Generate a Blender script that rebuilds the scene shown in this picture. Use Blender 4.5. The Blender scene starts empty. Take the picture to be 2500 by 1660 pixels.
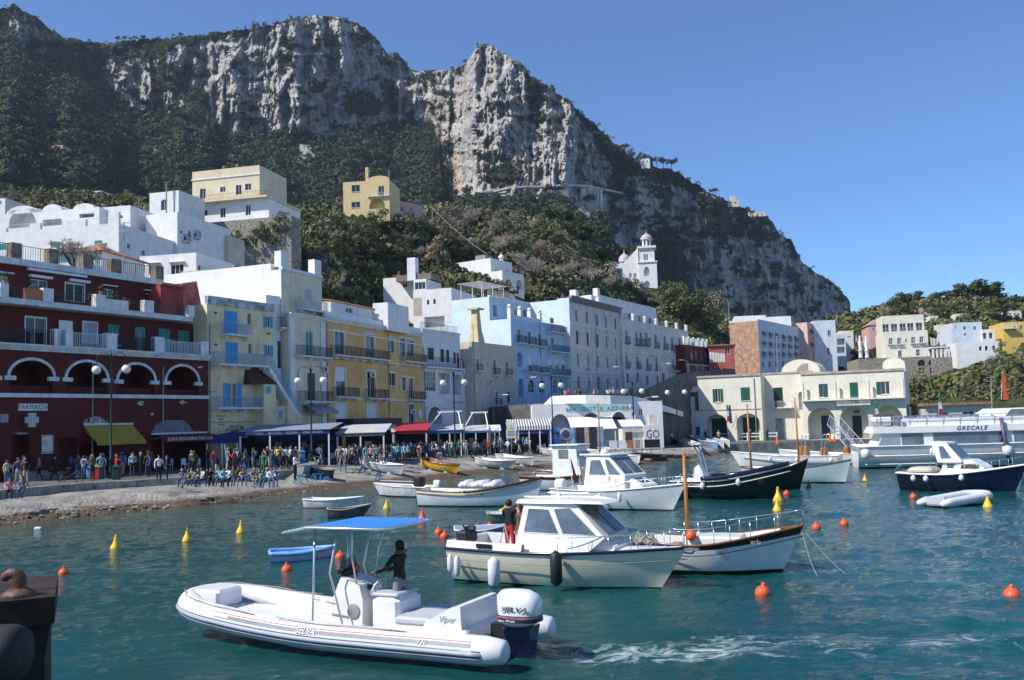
import bpy,math,random
import numpy as np
from math import sin,cos,pi,radians,atan,atan2,sqrt,hypot
from mathutils import Vector,Matrix,noise as mnoise
random.seed(7);RNG=np.random.default_rng(7)
S=bpy.context.scene
COL=S.collection
# --- camera, sky, sun, exposure
F_PX=2300.0;CAM_H=4.6;PITCH=atan(197/F_PX);ROLL=0.03
cam_d=bpy.data.cameras.new('camera');cam=bpy.data.objects.new('camera',cam_d);COL.objects.link(cam)
cam.location=(0,0,CAM_H)
cam.matrix_world=Matrix.Translation((0,0,CAM_H))@Matrix.Rotation(pi/2+PITCH,4,'X')@Matrix.Rotation(-ROLL,4,'Z')
cam_d.sensor_width=36.0;cam_d.lens=F_PX/2500*36.0;cam_d.clip_start=0.1;cam_d.clip_end=8000
S.camera=cam
SUN_A=radians(67);SUN_EL=radians(47)
SUN_DIR=Vector((-sin(SUN_A)*cos(SUN_EL),-cos(SUN_A)*cos(SUN_EL),sin(SUN_EL)))
w=bpy.data.worlds.new('World');S.world=w;w.use_nodes=True
nt=w.node_tree;nt.nodes.clear()
sky=nt.nodes.new('ShaderNodeTexSky');sky.sky_type='NISHITA';sky.sun_disc=False
sky.sun_elevation=SUN_EL;sky.sun_rotation=atan2(SUN_DIR.x,SUN_DIR.y)
sky.air_density=1.0;sky.dust_density=0.0;sky.ozone_density=10.0;sky.altitude=2000
bg=nt.nodes.new('ShaderNodeBackground');bg.inputs['Strength'].default_value=0.13
wo=nt.nodes.new('ShaderNodeOutputWorld')
nt.links.new(sky.outputs[0],bg.inputs[0]);nt.links.new(bg.outputs[0],wo.inputs[0])
sun_d=bpy.data.lights.new('sun','SUN');sun_d.energy=4.6;sun_d.angle=radians(0.53);sun_d.color=(1.0,0.945,0.86)
sun=bpy.data.objects.new('sun',sun_d);COL.objects.link(sun)
sun.rotation_euler=SUN_DIR.to_track_quat('Z','Y').to_euler();sun.location=(-200,-100,300)
S.view_settings.view_transform='Standard';S.view_settings.look='None'
S.view_settings.exposure=0.45;S.view_settings.gamma=1.0;S.view_settings.use_curve_mapping=False
S.render.engine='CYCLES'
S.cycles.max_bounces=7;S.cycles.diffuse_bounces=2;S.cycles.glossy_bounces=3;S.cycles.transmission_bounces=4
S.cycles.transparent_max_bounces=6;S.cycles.volume_bounces=0
S.cycles.use_denoising=True;S.cycles.caustics_reflective=False;S.cycles.caustics_refractive=False
S.cycles.sample_clamp_indirect=6.0
# --- surveying: sight lines from the camera station to real distances
_cp,_sp=cos(PITCH),sin(PITCH)
_cr,_sr=cos(ROLL),sin(ROLL)
def ray(u,v):
 a=u-1250.0;b=830.0-v
 a2=a*_cr+b*_sr;b2=-a*_sr+b*_cr
 return np.array((a2,F_PX*_cp-b2*_sp,F_PX*_sp+b2*_cp))
def at(u,v,Y):
 r=ray(u,v);k=Y/r[1]
 return Vector((r[0]*k,Y,CAM_H+r[2]*k))
def onz(u,v,z):
 r=ray(u,v);k=(z-CAM_H)/r[2]
 return Vector((r[0]*k,r[1]*k,z))
def hz(u):return 1027.0-0.03*(u-1250)
def colX(u,Y,v=None):
 return at(u,hz(u)if v is None else v,Y).x
SURVEY={'a':(0,0,2.8),'b':(830,0,2.8),'c':(1500,300,3.135),'d':(0,480,3.92),'e':(0,840,3.92),'f':(480,600,3.267),'g':(900,620,3.564),'h':(1340,680,3.564),'i':(1640,700,2.7465),'j':(440,980,3.81),'k':(860,1000,2.812),'l':(1600,1020,2.6245),'m':(420,1240,2.513),'n':(1060,1200,2.362),'o':(0,1240,3.734),'p':(1300,1350,1.968),'0':(0,0,.9446),'r':(860,990,5.905),'s':(1240,960,5.135)}
def q(k,x,y):
 o=SURVEY[k];return(o[0]+x/o[2],o[1]+y/o[2])
 # --- noise (numpy)
_perm=np.random.default_rng(3).permutation(512).astype(np.int64)
_grad=np.random.default_rng(4).uniform(-1,1,512)
def _h(i,j):return _grad[(_perm[(i&255)]+j*57+_perm[(j&255)])&511]
def vnoise(x,y):
 x=np.asarray(x,float);y=np.asarray(y,float)
 i=np.floor(x).astype(np.int64);j=np.floor(y).astype(np.int64)
 fx=x-i;fy=y-j;fx=fx*fx*(3-2*fx);fy=fy*fy*(3-2*fy)
 return(_h(i,j)*(1-fx)+_h(i+1,j)*fx)*(1-fy)+(_h(i,j+1)*(1-fx)+_h(i+1,j+1)*fx)*fy
def fbm(x,y,o=4,g=.5):
 s=0;a=1;t=0
 for k in range(o):
  s=s+a*vnoise(x+17.3*k,y-9.1*k);t+=a;a*=g;x=x*2.03;y=y*2.03
 return s/t
 # --- materials
MATS={}
def lin(c):
 return tuple((x/12.92 if x<=.04045 else((x+.055)/1.055)**2.4)for x in c)
def rgb(r,g,b):return lin((r/255,g/255,b/255))
def mat(name,col,rough=.7,var=.12,scale=1.2,bump=.15,bscale=14,metal=0,spec=.4,streak=0,detail=3,alpha=None,col2=None,coat=0,trans=0,stretch=None):
 if name in MATS:return MATS[name]
 m=bpy.data.materials.new(name);m.use_nodes=True;MATS[name]=m
 t=m.node_tree;b=t.nodes['Principled BSDF'];L=t.links.new
 b.inputs['Roughness'].default_value=rough;b.inputs['Metallic'].default_value=metal
 b.inputs['Specular IOR Level'].default_value=spec
 if coat:b.inputs['Coat Weight'].default_value=coat;b.inputs['Coat Roughness'].default_value=.08
 if trans:b.inputs['Transmission Weight'].default_value=trans
 if alpha is not None:b.inputs['Alpha'].default_value=alpha
 c4=(*col,1)
 if var or bump:
  tc=t.nodes.new('ShaderNodeTexCoord')
  src=tc.outputs['Object']
  if stretch:
   mp=t.nodes.new('ShaderNodeMapping');mp.inputs['Scale'].default_value=stretch;L(src,mp.inputs[0]);src=mp.outputs[0]
 if var:
  n=t.nodes.new('ShaderNodeTexNoise');n.inputs['Scale'].default_value=scale;n.inputs['Detail'].default_value=detail+2;n.inputs['Roughness'].default_value=.65
  L(src,n.inputs['Vector'])
  r=t.nodes.new('ShaderNodeValToRGB')
  a=col2 if col2 else tuple(max(0,x*(1-var*1.8))for x in col);z=tuple(min(1,x*(1+var*.7))for x in col)
  r.color_ramp.elements[0].position=.3;r.color_ramp.elements[0].color=(*a,1)
  r.color_ramp.elements[1].position=.62;r.color_ramp.elements[1].color=(*z,1)
  L(n.outputs[0],r.inputs[0]);out=r.outputs[0]
  if streak:
   mp=t.nodes.new('ShaderNodeMapping');mp.inputs['Scale'].default_value=(2.2,2.2,.22);L(tc.outputs['Object'],mp.inputs[0])
   n2=t.nodes.new('ShaderNodeTexNoise');n2.inputs['Scale'].default_value=1.0;n2.inputs['Detail'].default_value=5;L(mp.outputs[0],n2.inputs['Vector'])
   r2=t.nodes.new('ShaderNodeValToRGB');r2.color_ramp.elements[0].position=.52;r2.color_ramp.elements[1].position=.75
   r2.color_ramp.elements[0].color=(0,0,0,1);r2.color_ramp.elements[1].color=(streak,streak,streak,1);L(n2.outputs[0],r2.inputs[0])
   mx=t.nodes.new('ShaderNodeMix');mx.data_type='RGBA';L(r2.outputs[0],mx.inputs['Factor']);L(out,mx.inputs['A'])
   mx.inputs['B'].default_value=(col[0]*.38+.02,col[1]*.37+.02,col[2]*.36+.02,1);out=mx.outputs['Result']
  L(out,b.inputs['Base Color'])
 else:b.inputs['Base Color'].default_value=c4
 if bump:
  n3=t.nodes.new('ShaderNodeTexNoise');n3.inputs['Scale'].default_value=bscale;n3.inputs['Detail'].default_value=4;L(src,n3.inputs['Vector'])
  bp=t.nodes.new('ShaderNodeBump');bp.inputs['Strength'].default_value=bump;bp.inputs['Distance'].default_value=.05
  L(n3.outputs[0],bp.inputs['Height']);L(bp.outputs[0],b.inputs['Normal'])
 return m
def paint(name,col,rough=.3):return mat(name,col,rough,var=.05,scale=3,bump=0,spec=.5)
def emis(m,col,s):
 b=m.node_tree.nodes['Principled BSDF'];b.inputs['Emission Color'].default_value=(*col,1);b.inputs['Emission Strength'].default_value=s
 # --- meshes and objects
def tag(o,label=None,cat=None,group=None,kind=None):
 if label:o['label']=label
 if cat:o['category']=cat
 if group:o['group']=group
 if kind:o['kind']=kind
 return o
def link(name,data,parent=None,loc=None,rotz=0):
 o=bpy.data.objects.new(name,data);COL.objects.link(o)
 if parent:o.parent=parent
 if loc is not None:o.location=loc
 if rotz:o.rotation_euler=(0,0,rotz)
 return o
def empty(name,loc=(0,0,0),rotz=0,label=None,cat=None,group=None):
 o=link(name,None,None,loc,rotz);o.empty_display_size=.2
 return tag(o,label,cat,group)
def copy_tree(o,parent=None):
 c=o.copy();COL.objects.link(c);c.parent=parent
 for ch in list(o.children):copy_tree(ch,c)
 return c
def np_mesh(name,V,F,mats,parent=None,smooth=True,mi=None,attr=None):
 V=np.asarray(V,np.float32);F=np.asarray(F,np.int32);n=F.shape[1]
 me=bpy.data.meshes.new(name);me.vertices.add(len(V));me.vertices.foreach_set('co',V.ravel())
 me.loops.add(F.size);me.loops.foreach_set('vertex_index',F.ravel())
 me.polygons.add(len(F));me.polygons.foreach_set('loop_start',np.arange(0,F.size,n,dtype=np.int32))
 me.polygons.foreach_set('use_smooth',np.full(len(F),smooth))
 for m in(mats if isinstance(mats,(list,tuple))else[mats]):me.materials.append(m)
 if mi is not None:me.polygons.foreach_set('material_index',np.asarray(mi,np.int32))
 if attr:
  for k,a in attr.items():
   at_=me.attributes.new(k,'FLOAT','POINT');at_.data.foreach_set('value',np.asarray(a,np.float32))
 me.update(calc_edges=True)
 return link(name,me,parent)
class MB:
 def __init__(s):s.v=[];s.f=[];s.m=[];s.s=[];s.M=None;s.mi=0;s.sm=False
 def pts(s,P):
  k=len(s.v)
  if s.M is not None:P=[s.M@Vector(p)for p in P]
  s.v+=[tuple(p)for p in P];return k
 def fc(s,idx):s.f.append(tuple(idx));s.m.append(s.mi);s.s.append(s.sm)
 def quad(s,a,b,c,d):k=s.pts((a,b,c,d));s.fc((k,k+1,k+2,k+3));return s
 def poly(s,P):k=s.pts(P);s.fc(range(k,k+len(P)));return s
 def box(s,x0,x1,y0,y1,z0,z1):
  k=s.pts([(x0,y0,z0),(x1,y0,z0),(x1,y1,z0),(x0,y1,z0),(x0,y0,z1),(x1,y0,z1),(x1,y1,z1),(x0,y1,z1)])
  for f in((0,3,2,1),(4,5,6,7),(0,1,5,4),(1,2,6,5),(2,3,7,6),(3,0,4,7)):s.fc([k+i for i in f])
  return s
 def cbox(s,c,d):return s.box(c[0]-d[0]/2,c[0]+d[0]/2,c[1]-d[1]/2,c[1]+d[1]/2,c[2]-d[2]/2,c[2]+d[2]/2)
 def bbox(s,x0,x1,y0,y1,z0,z1,b=.02):
  X=(x0,x0+b,x1-b,x1);ring=[(x0+b,y0),(x1-b,y0),(x1,y0+b),(x1,y1-b),(x1-b,y1),(x0+b,y1),(x0,y1-b),(x0,y0+b)]
  cx=(x0+x1)/2;cy=(y0+y1)/2
  def ins(p):return(p[0]-math.copysign(min(b,abs(p[0]-cx)),p[0]-cx),p[1]-math.copysign(min(b,abs(p[1]-cy)),p[1]-cy))
  R=[[(*ins(p),z0)for p in ring],[(*p,z0+b)for p in ring],[(*p,z1-b)for p in ring],[(*ins(p),z1)for p in ring]]
  return s.rings(R,caps=True)
 def rings(s,R,caps=True,closed=True,cap_lo=None):
  n=len(R[0]);ks=[s.pts(r)for r in R]
  for a,b in zip(ks,ks[1:]):
   for i in range(n if closed else n-1):
    j=(i+1)%n;s.fc((a+i,a+j,b+j,b+i))
  if caps:
   s.fc([ks[0]+i for i in range(n)][::-1]);s.fc([ks[-1]+i for i in range(n)])
  return s
 def tube(s,P,r,n=6,caps=True,closed=False):
  P=[Vector(p)for p in P];rr=r if isinstance(r,(list,tuple))else[r]*len(P);R=[];up=None
  for i,p in enumerate(P):
   if closed:d=P[(i+1)%len(P)]-P[i-1]
   else:d=P[min(i+1,len(P)-1)]-P[max(i-1,0)]
   d=d.normalized()if d.length>1e-9 else Vector((0,0,1))
   if up is None:up=Vector((0,0,1))if abs(d.z)<.9 else Vector((1,0,0))
   a=d.cross(up)
   if a.length<1e-4:a=d.orthogonal()
   a.normalize();b=a.cross(d).normalized();up=b
   R.append([p+a*(rr[i]*cos(2*pi*k/n))+b*(rr[i]*sin(2*pi*k/n))for k in range(n)])
  if closed:R.append(R[0]);caps=False
  s.rings(R,caps);return s
 def lathe(s,prof,n=12,c=(0,0,0)):
  R=[[(c[0]+r*cos(2*pi*k/n),c[1]+r*sin(2*pi*k/n),c[2]+z)for k in range(n)]for r,z in prof]
  return s.rings(R,True)
 def ball(s,c,r,n=10,m=7,sz=1):
  return s.lathe([(max(r*sin(pi*i/m),.001),-r*sz*cos(pi*i/m))for i in range(m+1)],n,c)
 def prism(s,P,y0,y1):
  k=s.pts([(x,y0,z)for x,z in P]+[(x,y1,z)for x,z in P]);n=len(P)
  s.fc(range(k,k+n));s.fc([k+n+i for i in range(n)][::-1])
  for i in range(n):j=(i+1)%n;s.fc((k+j,k+i,k+n+i,k+n+j))
  return s
 def build(s,name,mats,parent=None,smooth=False,loc=None,rotz=0):
  me=bpy.data.meshes.new(name);me.from_pydata(s.v,[],s.f)
  for m in(mats if isinstance(mats,(list,tuple))else[mats]):me.materials.append(m)
  me.polygons.foreach_set('material_index',s.m)
  me.polygons.foreach_set('use_smooth',[bool(x or smooth)for x in s.s])
  me.update()
  return link(name,me,parent,loc,rotz)
def text(name,body,size,m,parent,M4,align='CENTER',ext=.004,shear=0,spacing=1.0,sx=1.0,bold=0):
 cu=bpy.data.curves.new(name,'FONT');cu.body=body;cu.size=size;cu.align_x=align;cu.align_y='CENTER'
 cu.extrude=ext;cu.shear=shear;cu.space_character=spacing;cu.offset=bold;cu.resolution_u=2
 cu.materials.append(m);o=bpy.data.objects.new(name,cu);COL.objects.link(o)
 if parent:o.parent=parent
 o.matrix_local=M4@Matrix.Diagonal((sx,1,1,1))
 return o
def fonts_to_meshes():
 bpy.context.view_layer.update();dg=bpy.context.evaluated_depsgraph_get()
 for o in[x for x in bpy.data.objects if x.type=="FONT"]:
  me=bpy.data.meshes.new_from_object(o.evaluated_get(dg));n=link(o.name,me,o.parent);n.matrix_local=o.matrix_local.copy();nm=o.name;bpy.data.objects.remove(o);n.name="lettering"
def facing(x,y,z):
 return Matrix.Translation((x,y,z))@Matrix.Rotation(pi/2,4,'X')
 # --- terrain: the cliffs, the hill behind the town
def interp(u,pts):return np.interp(u,[p[0]for p in pts],[p[1]for p in pts])
SKY_L=[(-140,40),(-40,25),(0,20),(22,22),(28,9),(36,10),(54,24),(80,40),(104,56),(114,72),(136,74),(146,91),(171,95),(200,102),(257,107),(307,100),(357,97),(443,91),(500,84),(557,77),(600,71),(657,62),(714,46),(761,39),(821,43),(866,54),(901,77),(926,102),(941,125),(955,136),(964,128),(984,146),(1001,168),(1019,175),(1051,171),(1076,175),(1098,168),(1116,166),(1141,150),(1157,130),(1163,115),(1187,109),(1212,116),(1223,127),(1259,148),(1280,160),(1294,184),(1323,205),(1352,212),(1357,229),(1387,241),(1416,277),(1455,306),(1501,350),(1541,380),(1564,398),(1653,418),(1672,437),(1698,450),(1730,469),(1774,491),(1806,504),(1838,520),(1873,526),(1889,546),(1902,571),(1931,587),(1947,619),(1956,638),(1991,667),(2026,686),(2055,711),(2070,728),(2076,745)]
TOP_Y=[(-140,850),(30,845),(110,880),(250,960),(420,950),(600,935),(690,930),(740,955),(830,985),(960,1025),(1040,1020),(1100,960),(1160,880),(1300,850),(1400,845),(1460,870),(1560,905),(1750,980),(1900,1050),(2076,1150)]
BASE_L=[(-140,150),(25,100),(110,150),(180,160),(240,205),(300,262),(345,285),(420,270),(445,215),(500,240),(530,320),(600,338),(690,335),(810,345),(850,318),(960,312),(1050,310),(1072,380),(1080,440),(1240,462),(1460,470),(1560,640),(1640,700),(1760,760),(1900,780),(2076,800)]
def cliff_surface():
 U=np.concatenate([np.linspace(-140,1000,430),np.linspace(1002,2076,420)])
 nr_c,nr_f=210,70
 vt=interp(U,SKY_L)+3.0*vnoise(U/9,U*0)+2.0*vnoise(U/3.1,U*0+5)
 vb=np.maximum(interp(U,BASE_L),vt+12);Yt=interp(U,TOP_Y)
 v_low=np.maximum(vb+60,840.0)+0*U
 e_t=(hz(U)-vt)/F_PX;e_b=(hz(U)-vb)/F_PX
 Zt=e_t*Yt
 lean=0.36+.12*vnoise(U/160,U*0+3)
 lean=np.where(U>1480,.20,lean)
 Yb=(Yt-lean*Zt)/(1-lean*e_b)
 Zb=e_b*Yb
 rows=[]
 for k in range(nr_c):
  t=k/(nr_c-1);v=vt+(vb-vt)*t;e=(hz(U)-v)/F_PX
  Y=(Yt-lean*Zt)/(1-lean*e)
  rows.append((v,Y))
 ta=0.62+.1*vnoise(U/120,U*0+8)
 for k in range(1,nr_f):
  t=(k/(nr_f-1))**1.1;v=vb+(v_low-vb)*t;e=(hz(U)-v)/F_PX
  Y=(Zb-ta*Yb)/(e-ta);Y=np.maximum(Y,430)
  rows.append((v,Y))
 V=np.array([r[0]for r in rows]);Y=np.array([r[1]for r in rows]);UU=np.repeat(U[None],len(rows),0)
 cl=np.zeros_like(V);cl[:nr_c]=1
 tt=np.linspace(0,1,nr_c)[:,None]
 cl[:nr_c]=np.clip(np.minimum(tt*40+.15,1),0,1)
 # buttresses, flutes and ledges, pushed in depth; metres
 wx=UU+11*fbm(UU/60,V/70,3)+3*vnoise(UU/13,V/11);wy=V+16*vnoise(UU/40,V/30)
 ridge=1-np.abs(vnoise(wx/62,wy/480))
 ridge2=1-np.abs(vnoise(wx/24+7,wy/260+3))
 ridge3=1-np.abs(vnoise(wx/9.5+3,wy/130+9))
 ledge=vnoise(wx/120,wy/17)
 leftm=np.clip((1040-UU)/60,0,1)
 amp=.3+1.1*np.clip(vnoise(UU/70+5,V/90)+.45,0,1);ridge4=1-np.abs(vnoise((UU*.8+V*.55)/46,(V*.8-UU*.5)/210+4))
 dY=-(36*(ridge-.6)+amp*(15+6*leftm)*(ridge2-.6)+amp*6*(ridge3-.6)+16*(ridge4-.6))-8*ledge-8*fbm(UU/9,V/15,4)-4*fbm(UU/3.6,V/7,2)
 dYf=-22*fbm(UU/90,V/80,3)-7*fbm(UU/20,V/16,3)
 near=np.clip((V-vb[None])/25,0,1)
 d=np.where(cl>0,dY,dYf*near+dY*(1-near))
 edge=np.clip((V-vt[None])/6,.1,1)
 Y=Y+d*edge
 # positions along the sight lines
 a=UU-1250;b=830-V
 a2=a*_cr+b*_sr;b2=-a*_sr+b*_cr
 ry=F_PX*_cp-b2*_sp;rz=F_PX*_sp+b2*_cp
 X=a2*Y/ry;Z=CAM_H+rz*Y/ry
 # back of the ridge
 P=np.stack([X,Y,Z],-1)
 ex=(np.array([0,30,-4.]),np.array([0,160,-60.]),np.array([0,500,-340.]))
 back=np.stack([P[0]+e_ for e_ in ex[::-1]])
 P=np.concatenate([back,P]);UV=np.concatenate([np.repeat(np.stack([U,vt],-1)[None],3,0),np.stack([UU,V],-1)])
 # right flank of the headland
 fl=P[:,-1:,:]+np.array([[[25,260,0]]]);P=np.concatenate([P,fl],1);UV=np.concatenate([UV,UV[:,-1:]+np.array([[[6.,0]]])],1)
 n,m=P.shape[:2]
 i=np.arange(n-1)[:,None]*m+np.arange(m-1)[None]
 F=np.stack([i,i+m,i+m+1,i+1],-1).reshape(-1,4)
 return P,UV,F,n,m
P,UV,F,nR,nC=cliff_surface()
def in_poly(u,v,poly):
 ins=np.zeros(u.shape,bool);n=len(poly)
 for i in range(n):
  x1,y1=poly[i];x2,y2=poly[i-1]
  c=((y1>v)!=(y2>v))&(u<(x2-x1)*(v-y1)/(y2-y1+1e-9)+x1);ins^=c
 return ins
ROCKS=[[(28,0),(60,20),(108,60),(115,150),(85,145),(30,100),(24,60)],[(245,190),(262,145),(320,128),(400,155),(435,118),(520,100),(600,85),(690,58),(760,44),(830,46),(900,80),(950,135),(1010,175),(1120,165),(1160,115),(1215,118),(1270,160),(1300,230),(1350,215),(1400,270),(1455,340),(1500,420),(1500,520),(1420,540),(1330,530),(1120,520),(1090,450),(1065,425),(1075,350),(1060,300),(1010,295),(960,300),(890,310),(820,340),(790,340),(740,325),(690,330),(560,335),(520,320),(510,235),(455,220),(420,270),(340,280),(300,240)],[(1540,430),(1700,470),(1740,480),(1870,540),(1940,620),(2000,680),(2080,740),(2080,830),(1780,830),(1660,730),(1600,700),(1520,640),(1470,560)],[(728,345),(765,345),(765,395),(728,395)],[(180,128),(204,128),(204,160),(178,160)]]
SHRUBS=[[(355,165),(400,170),(450,215),(430,235),(380,215)],[(700,90),(722,130),(718,165),(700,150)],[(850,225),(905,225),(935,250),(925,290),(850,280),(835,255)],[(1040,155),(1070,170),(1060,210),(1040,190)],[(1185,420),(1250,395),(1275,440),(1200,470)],[(1095,240),(1112,240),(1110,290),(1095,290)],[(1300,200),(1325,240),(1320,330),(1305,300)],[(930,200),(960,200),(965,250),(935,250)],[(755,190),(800,200),(790,230),(750,225)],[(1100,475),(1200,490),(1330,480),(1400,500),(1400,560),(1100,560)],[(1600,560),(1660,560),(1680,660),(1640,720),(1580,650)],[(1700,470),(1760,490),(1800,560),(1770,600),(1720,520)],[(1790,520),(1860,540),(1880,590),(1840,600)]]
u0,v0=UV[...,0],UV[...,1]
wu=u0+10*fbm(u0/18,v0/18,3)+5*vnoise(u0/5,v0/5);wv=v0+12*fbm(u0/16+9,v0/16,3)+5*vnoise(u0/5+3,v0/5)
rock=np.zeros(u0.shape,bool)
for p_ in ROCKS:rock|=in_poly(wu,wv,p_)
for p_ in SHRUBS:rock&=~in_poly(wu,wv,p_)
patch=fbm(u0/22,v0/14,4)
thr=np.where(u0<1040,.42,np.where(u0<1480,.50,.24))
rock&=~(patch>thr)
speck=fbm(u0/9+30,v0/13,3)
rock|=(speck>.5)&(u0<1000)&(v0<380)&(v0>200)&(u0>300)
veg=(~rock).astype(np.float32)
tone=np.where(u0<1060,0.0,np.where(u0<1480,1.0,.25)).astype(np.float32)
def cliff_material():
 m=bpy.data.materials.new('limestone_and_scrub');m.use_nodes=True;t=m.node_tree;b=t.nodes['Principled BSDF'];L=t.links.new;N=t.nodes.new
 tc=N('ShaderNodeTexCoord');mp=N('ShaderNodeMapping');mp.inputs['Scale'].default_value=(.06,.06,.014);L(tc.outputs['Object'],mp.inputs[0])
 n1=N('ShaderNodeTexNoise');n1.inputs['Scale'].default_value=2.2;n1.inputs['Detail'].default_value=9;n1.inputs['Roughness'].default_value=.66;L(mp.outputs[0],n1.inputs['Vector'])
 r1=N('ShaderNodeValToRGB');e=r1.color_ramp.elements;e[0].position=.33;e[0].color=(.10,.098,.094,1);e[1].position=.72;e[1].color=(.53,.515,.485,1)
 x=e.new(.43);x.color=(.26,.25,.237,1);x=e.new(.55);x.color=(.36,.345,.32,1)
 L(n1.outputs[0],r1.inputs[0])
 n2=N('ShaderNodeTexNoise');n2.inputs['Scale'].default_value=.016;n2.inputs['Detail'].default_value=4;L(tc.outputs['Object'],n2.inputs['Vector'])
 r2=N('ShaderNodeValToRGB');r2.color_ramp.elements[0].position=.5;r2.color_ramp.elements[1].position=.68;L(n2.outputs[0],r2.inputs[0])
 at1=N('ShaderNodeAttribute');at1.attribute_name='tone'
 mu=N('ShaderNodeMath');mu.operation='MULTIPLY';L(r2.outputs[0],mu.inputs[0]);L(at1.outputs['Fac'],mu.inputs[1])
 mx=N('ShaderNodeMix');mx.data_type='RGBA';mx.blend_type='MULTIPLY';L(mu.outputs[0],mx.inputs['Factor']);L(r1.outputs[0],mx.inputs['A']);mx.inputs['B'].default_value=(1.08,.88,.74,1)
 n3=N('ShaderNodeTexNoise');n3.inputs['Scale'].default_value=.12;n3.inputs['Detail'].default_value=8;L(tc.outputs['Object'],n3.inputs['Vector'])
 r3=N('ShaderNodeValToRGB');e=r3.color_ramp.elements;e[0].position=.35;e[0].color=(.008,.013,.007,1);e[1].position=.7;e[1].color=(.045,.058,.02,1);L(n3.outputs[0],r3.inputs[0])
 at2=N('ShaderNodeAttribute');at2.attribute_name='veg'
 mv=N('ShaderNodeMix');mv.data_type='RGBA';L(at2.outputs['Fac'],mv.inputs['Factor']);L(mx.outputs['Result'],mv.inputs['A']);L(r3.outputs[0],mv.inputs['B'])
 L(mv.outputs['Result'],b.inputs['Base Color']);b.inputs['Roughness'].default_value=.9;b.inputs['Specular IOR Level'].default_value=.15
 bp=N('ShaderNodeBump');bp.inputs['Strength'].default_value=.7;bp.inputs['Distance'].default_value=2.2;L(n1.outputs[0],bp.inputs['Height']);L(bp.outputs[0],b.inputs['Normal'])
 return m
mo=np_mesh('mountain',P.reshape(-1,3),F,cliff_material(),smooth=False,attr={'veg':veg.ravel(),'tone':tone.ravel()})
tag(mo,'grey limestone cliffs with dark scrub rising behind the town','mountain',kind='structure')
# tree crowns of the woods: displaced little domes, thousands of them
def ico():
 t=(1+5**.5)/2
 v=[(-1,t,0),(1,t,0),(-1,-t,0),(1,-t,0),(0,-1,t),(0,1,t),(0,-1,-t),(0,1,-t),(t,0,-1),(t,0,1),(-t,0,-1),(-t,0,1)]
 f=[(0,11,5),(0,5,1),(0,1,7),(0,7,10),(0,10,11),(1,5,9),(5,11,4),(11,10,2),(10,7,6),(7,1,8),(3,9,4),(3,4,2),(3,2,6),(3,6,8),(3,8,9),(4,9,5),(2,4,11),(6,2,10),(8,6,7),(9,8,1)]
 v=[Vector(x).normalized()for x in v];mid={};g=[]
 def md(a,b):
  k=(min(a,b),max(a,b))
  if k not in mid:mid[k]=len(v);v.append(((v[a]+v[b])/2).normalized())
  return mid[k]
 for a,b,c in f:
  x,y,z=md(a,b),md(b,c),md(c,a);g+=[(a,x,z),(x,b,y),(z,y,c),(x,y,z)]
 return np.array([tuple(x)for x in v]),np.array(g)
ICO_V,ICO_F=ico()
def domes(name,C,R,m,parent=None,squash=.85,rough=.32,mi=None):
 C=np.asarray(C);R=np.asarray(R);n=len(C);k=len(ICO_V)
 disp=1+RNG.uniform(-rough,rough,(n,k,1));sc=R[:,None,None]*(1+RNG.uniform(-.25,.25,(n,1,3)))
 V=ICO_V[None]*disp*sc;V[...,2]*=squash;V+=C[:,None]
 F=ICO_F[None]+(np.arange(n)*k)[:,None,None]
 return np_mesh(name,V.reshape(-1,3),F.reshape(-1,3),m,parent,smooth=False,mi=None if mi is None else np.repeat(mi,len(ICO_F)))
def clumps(name,C,R,m,per=30,mi=None,squash=.8,f=1.0):
 C=np.asarray(C);R=np.asarray(R);n=len(C);k=np.repeat(np.arange(n),per);N=len(k)
 d=RNG.normal(size=(N,3));d[:,2]=np.abs(d[:,2])*1.0-.25;d/=np.linalg.norm(d,axis=1)[:,None]
 p=C[k]+d*(R[k]*RNG.uniform(.7,1.08,N))[:,None]*np.array([1,1,squash])
 d2=d+RNG.normal(size=(N,3))*.45;d2/=np.linalg.norm(d2,axis=1)[:,None]
 t=np.cross(d2,RNG.normal(size=(N,3)));t/=np.linalg.norm(t,axis=1)[:,None]+1e-9;w_=np.cross(d2,t)
 s=(R[k]*RNG.uniform(.22,.5,N)*f)[:,None]
 V=np.stack([p-t*s,p+w_*s*.8,p+t*s*RNG.uniform(.6,1.2,(N,1)),p-w_*s*.7],1).reshape(-1,3)
 return np_mesh(name,V,np.arange(N*4).reshape(-1,4),m,smooth=False,mi=None if mi is None else np.repeat(mi,per))
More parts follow.
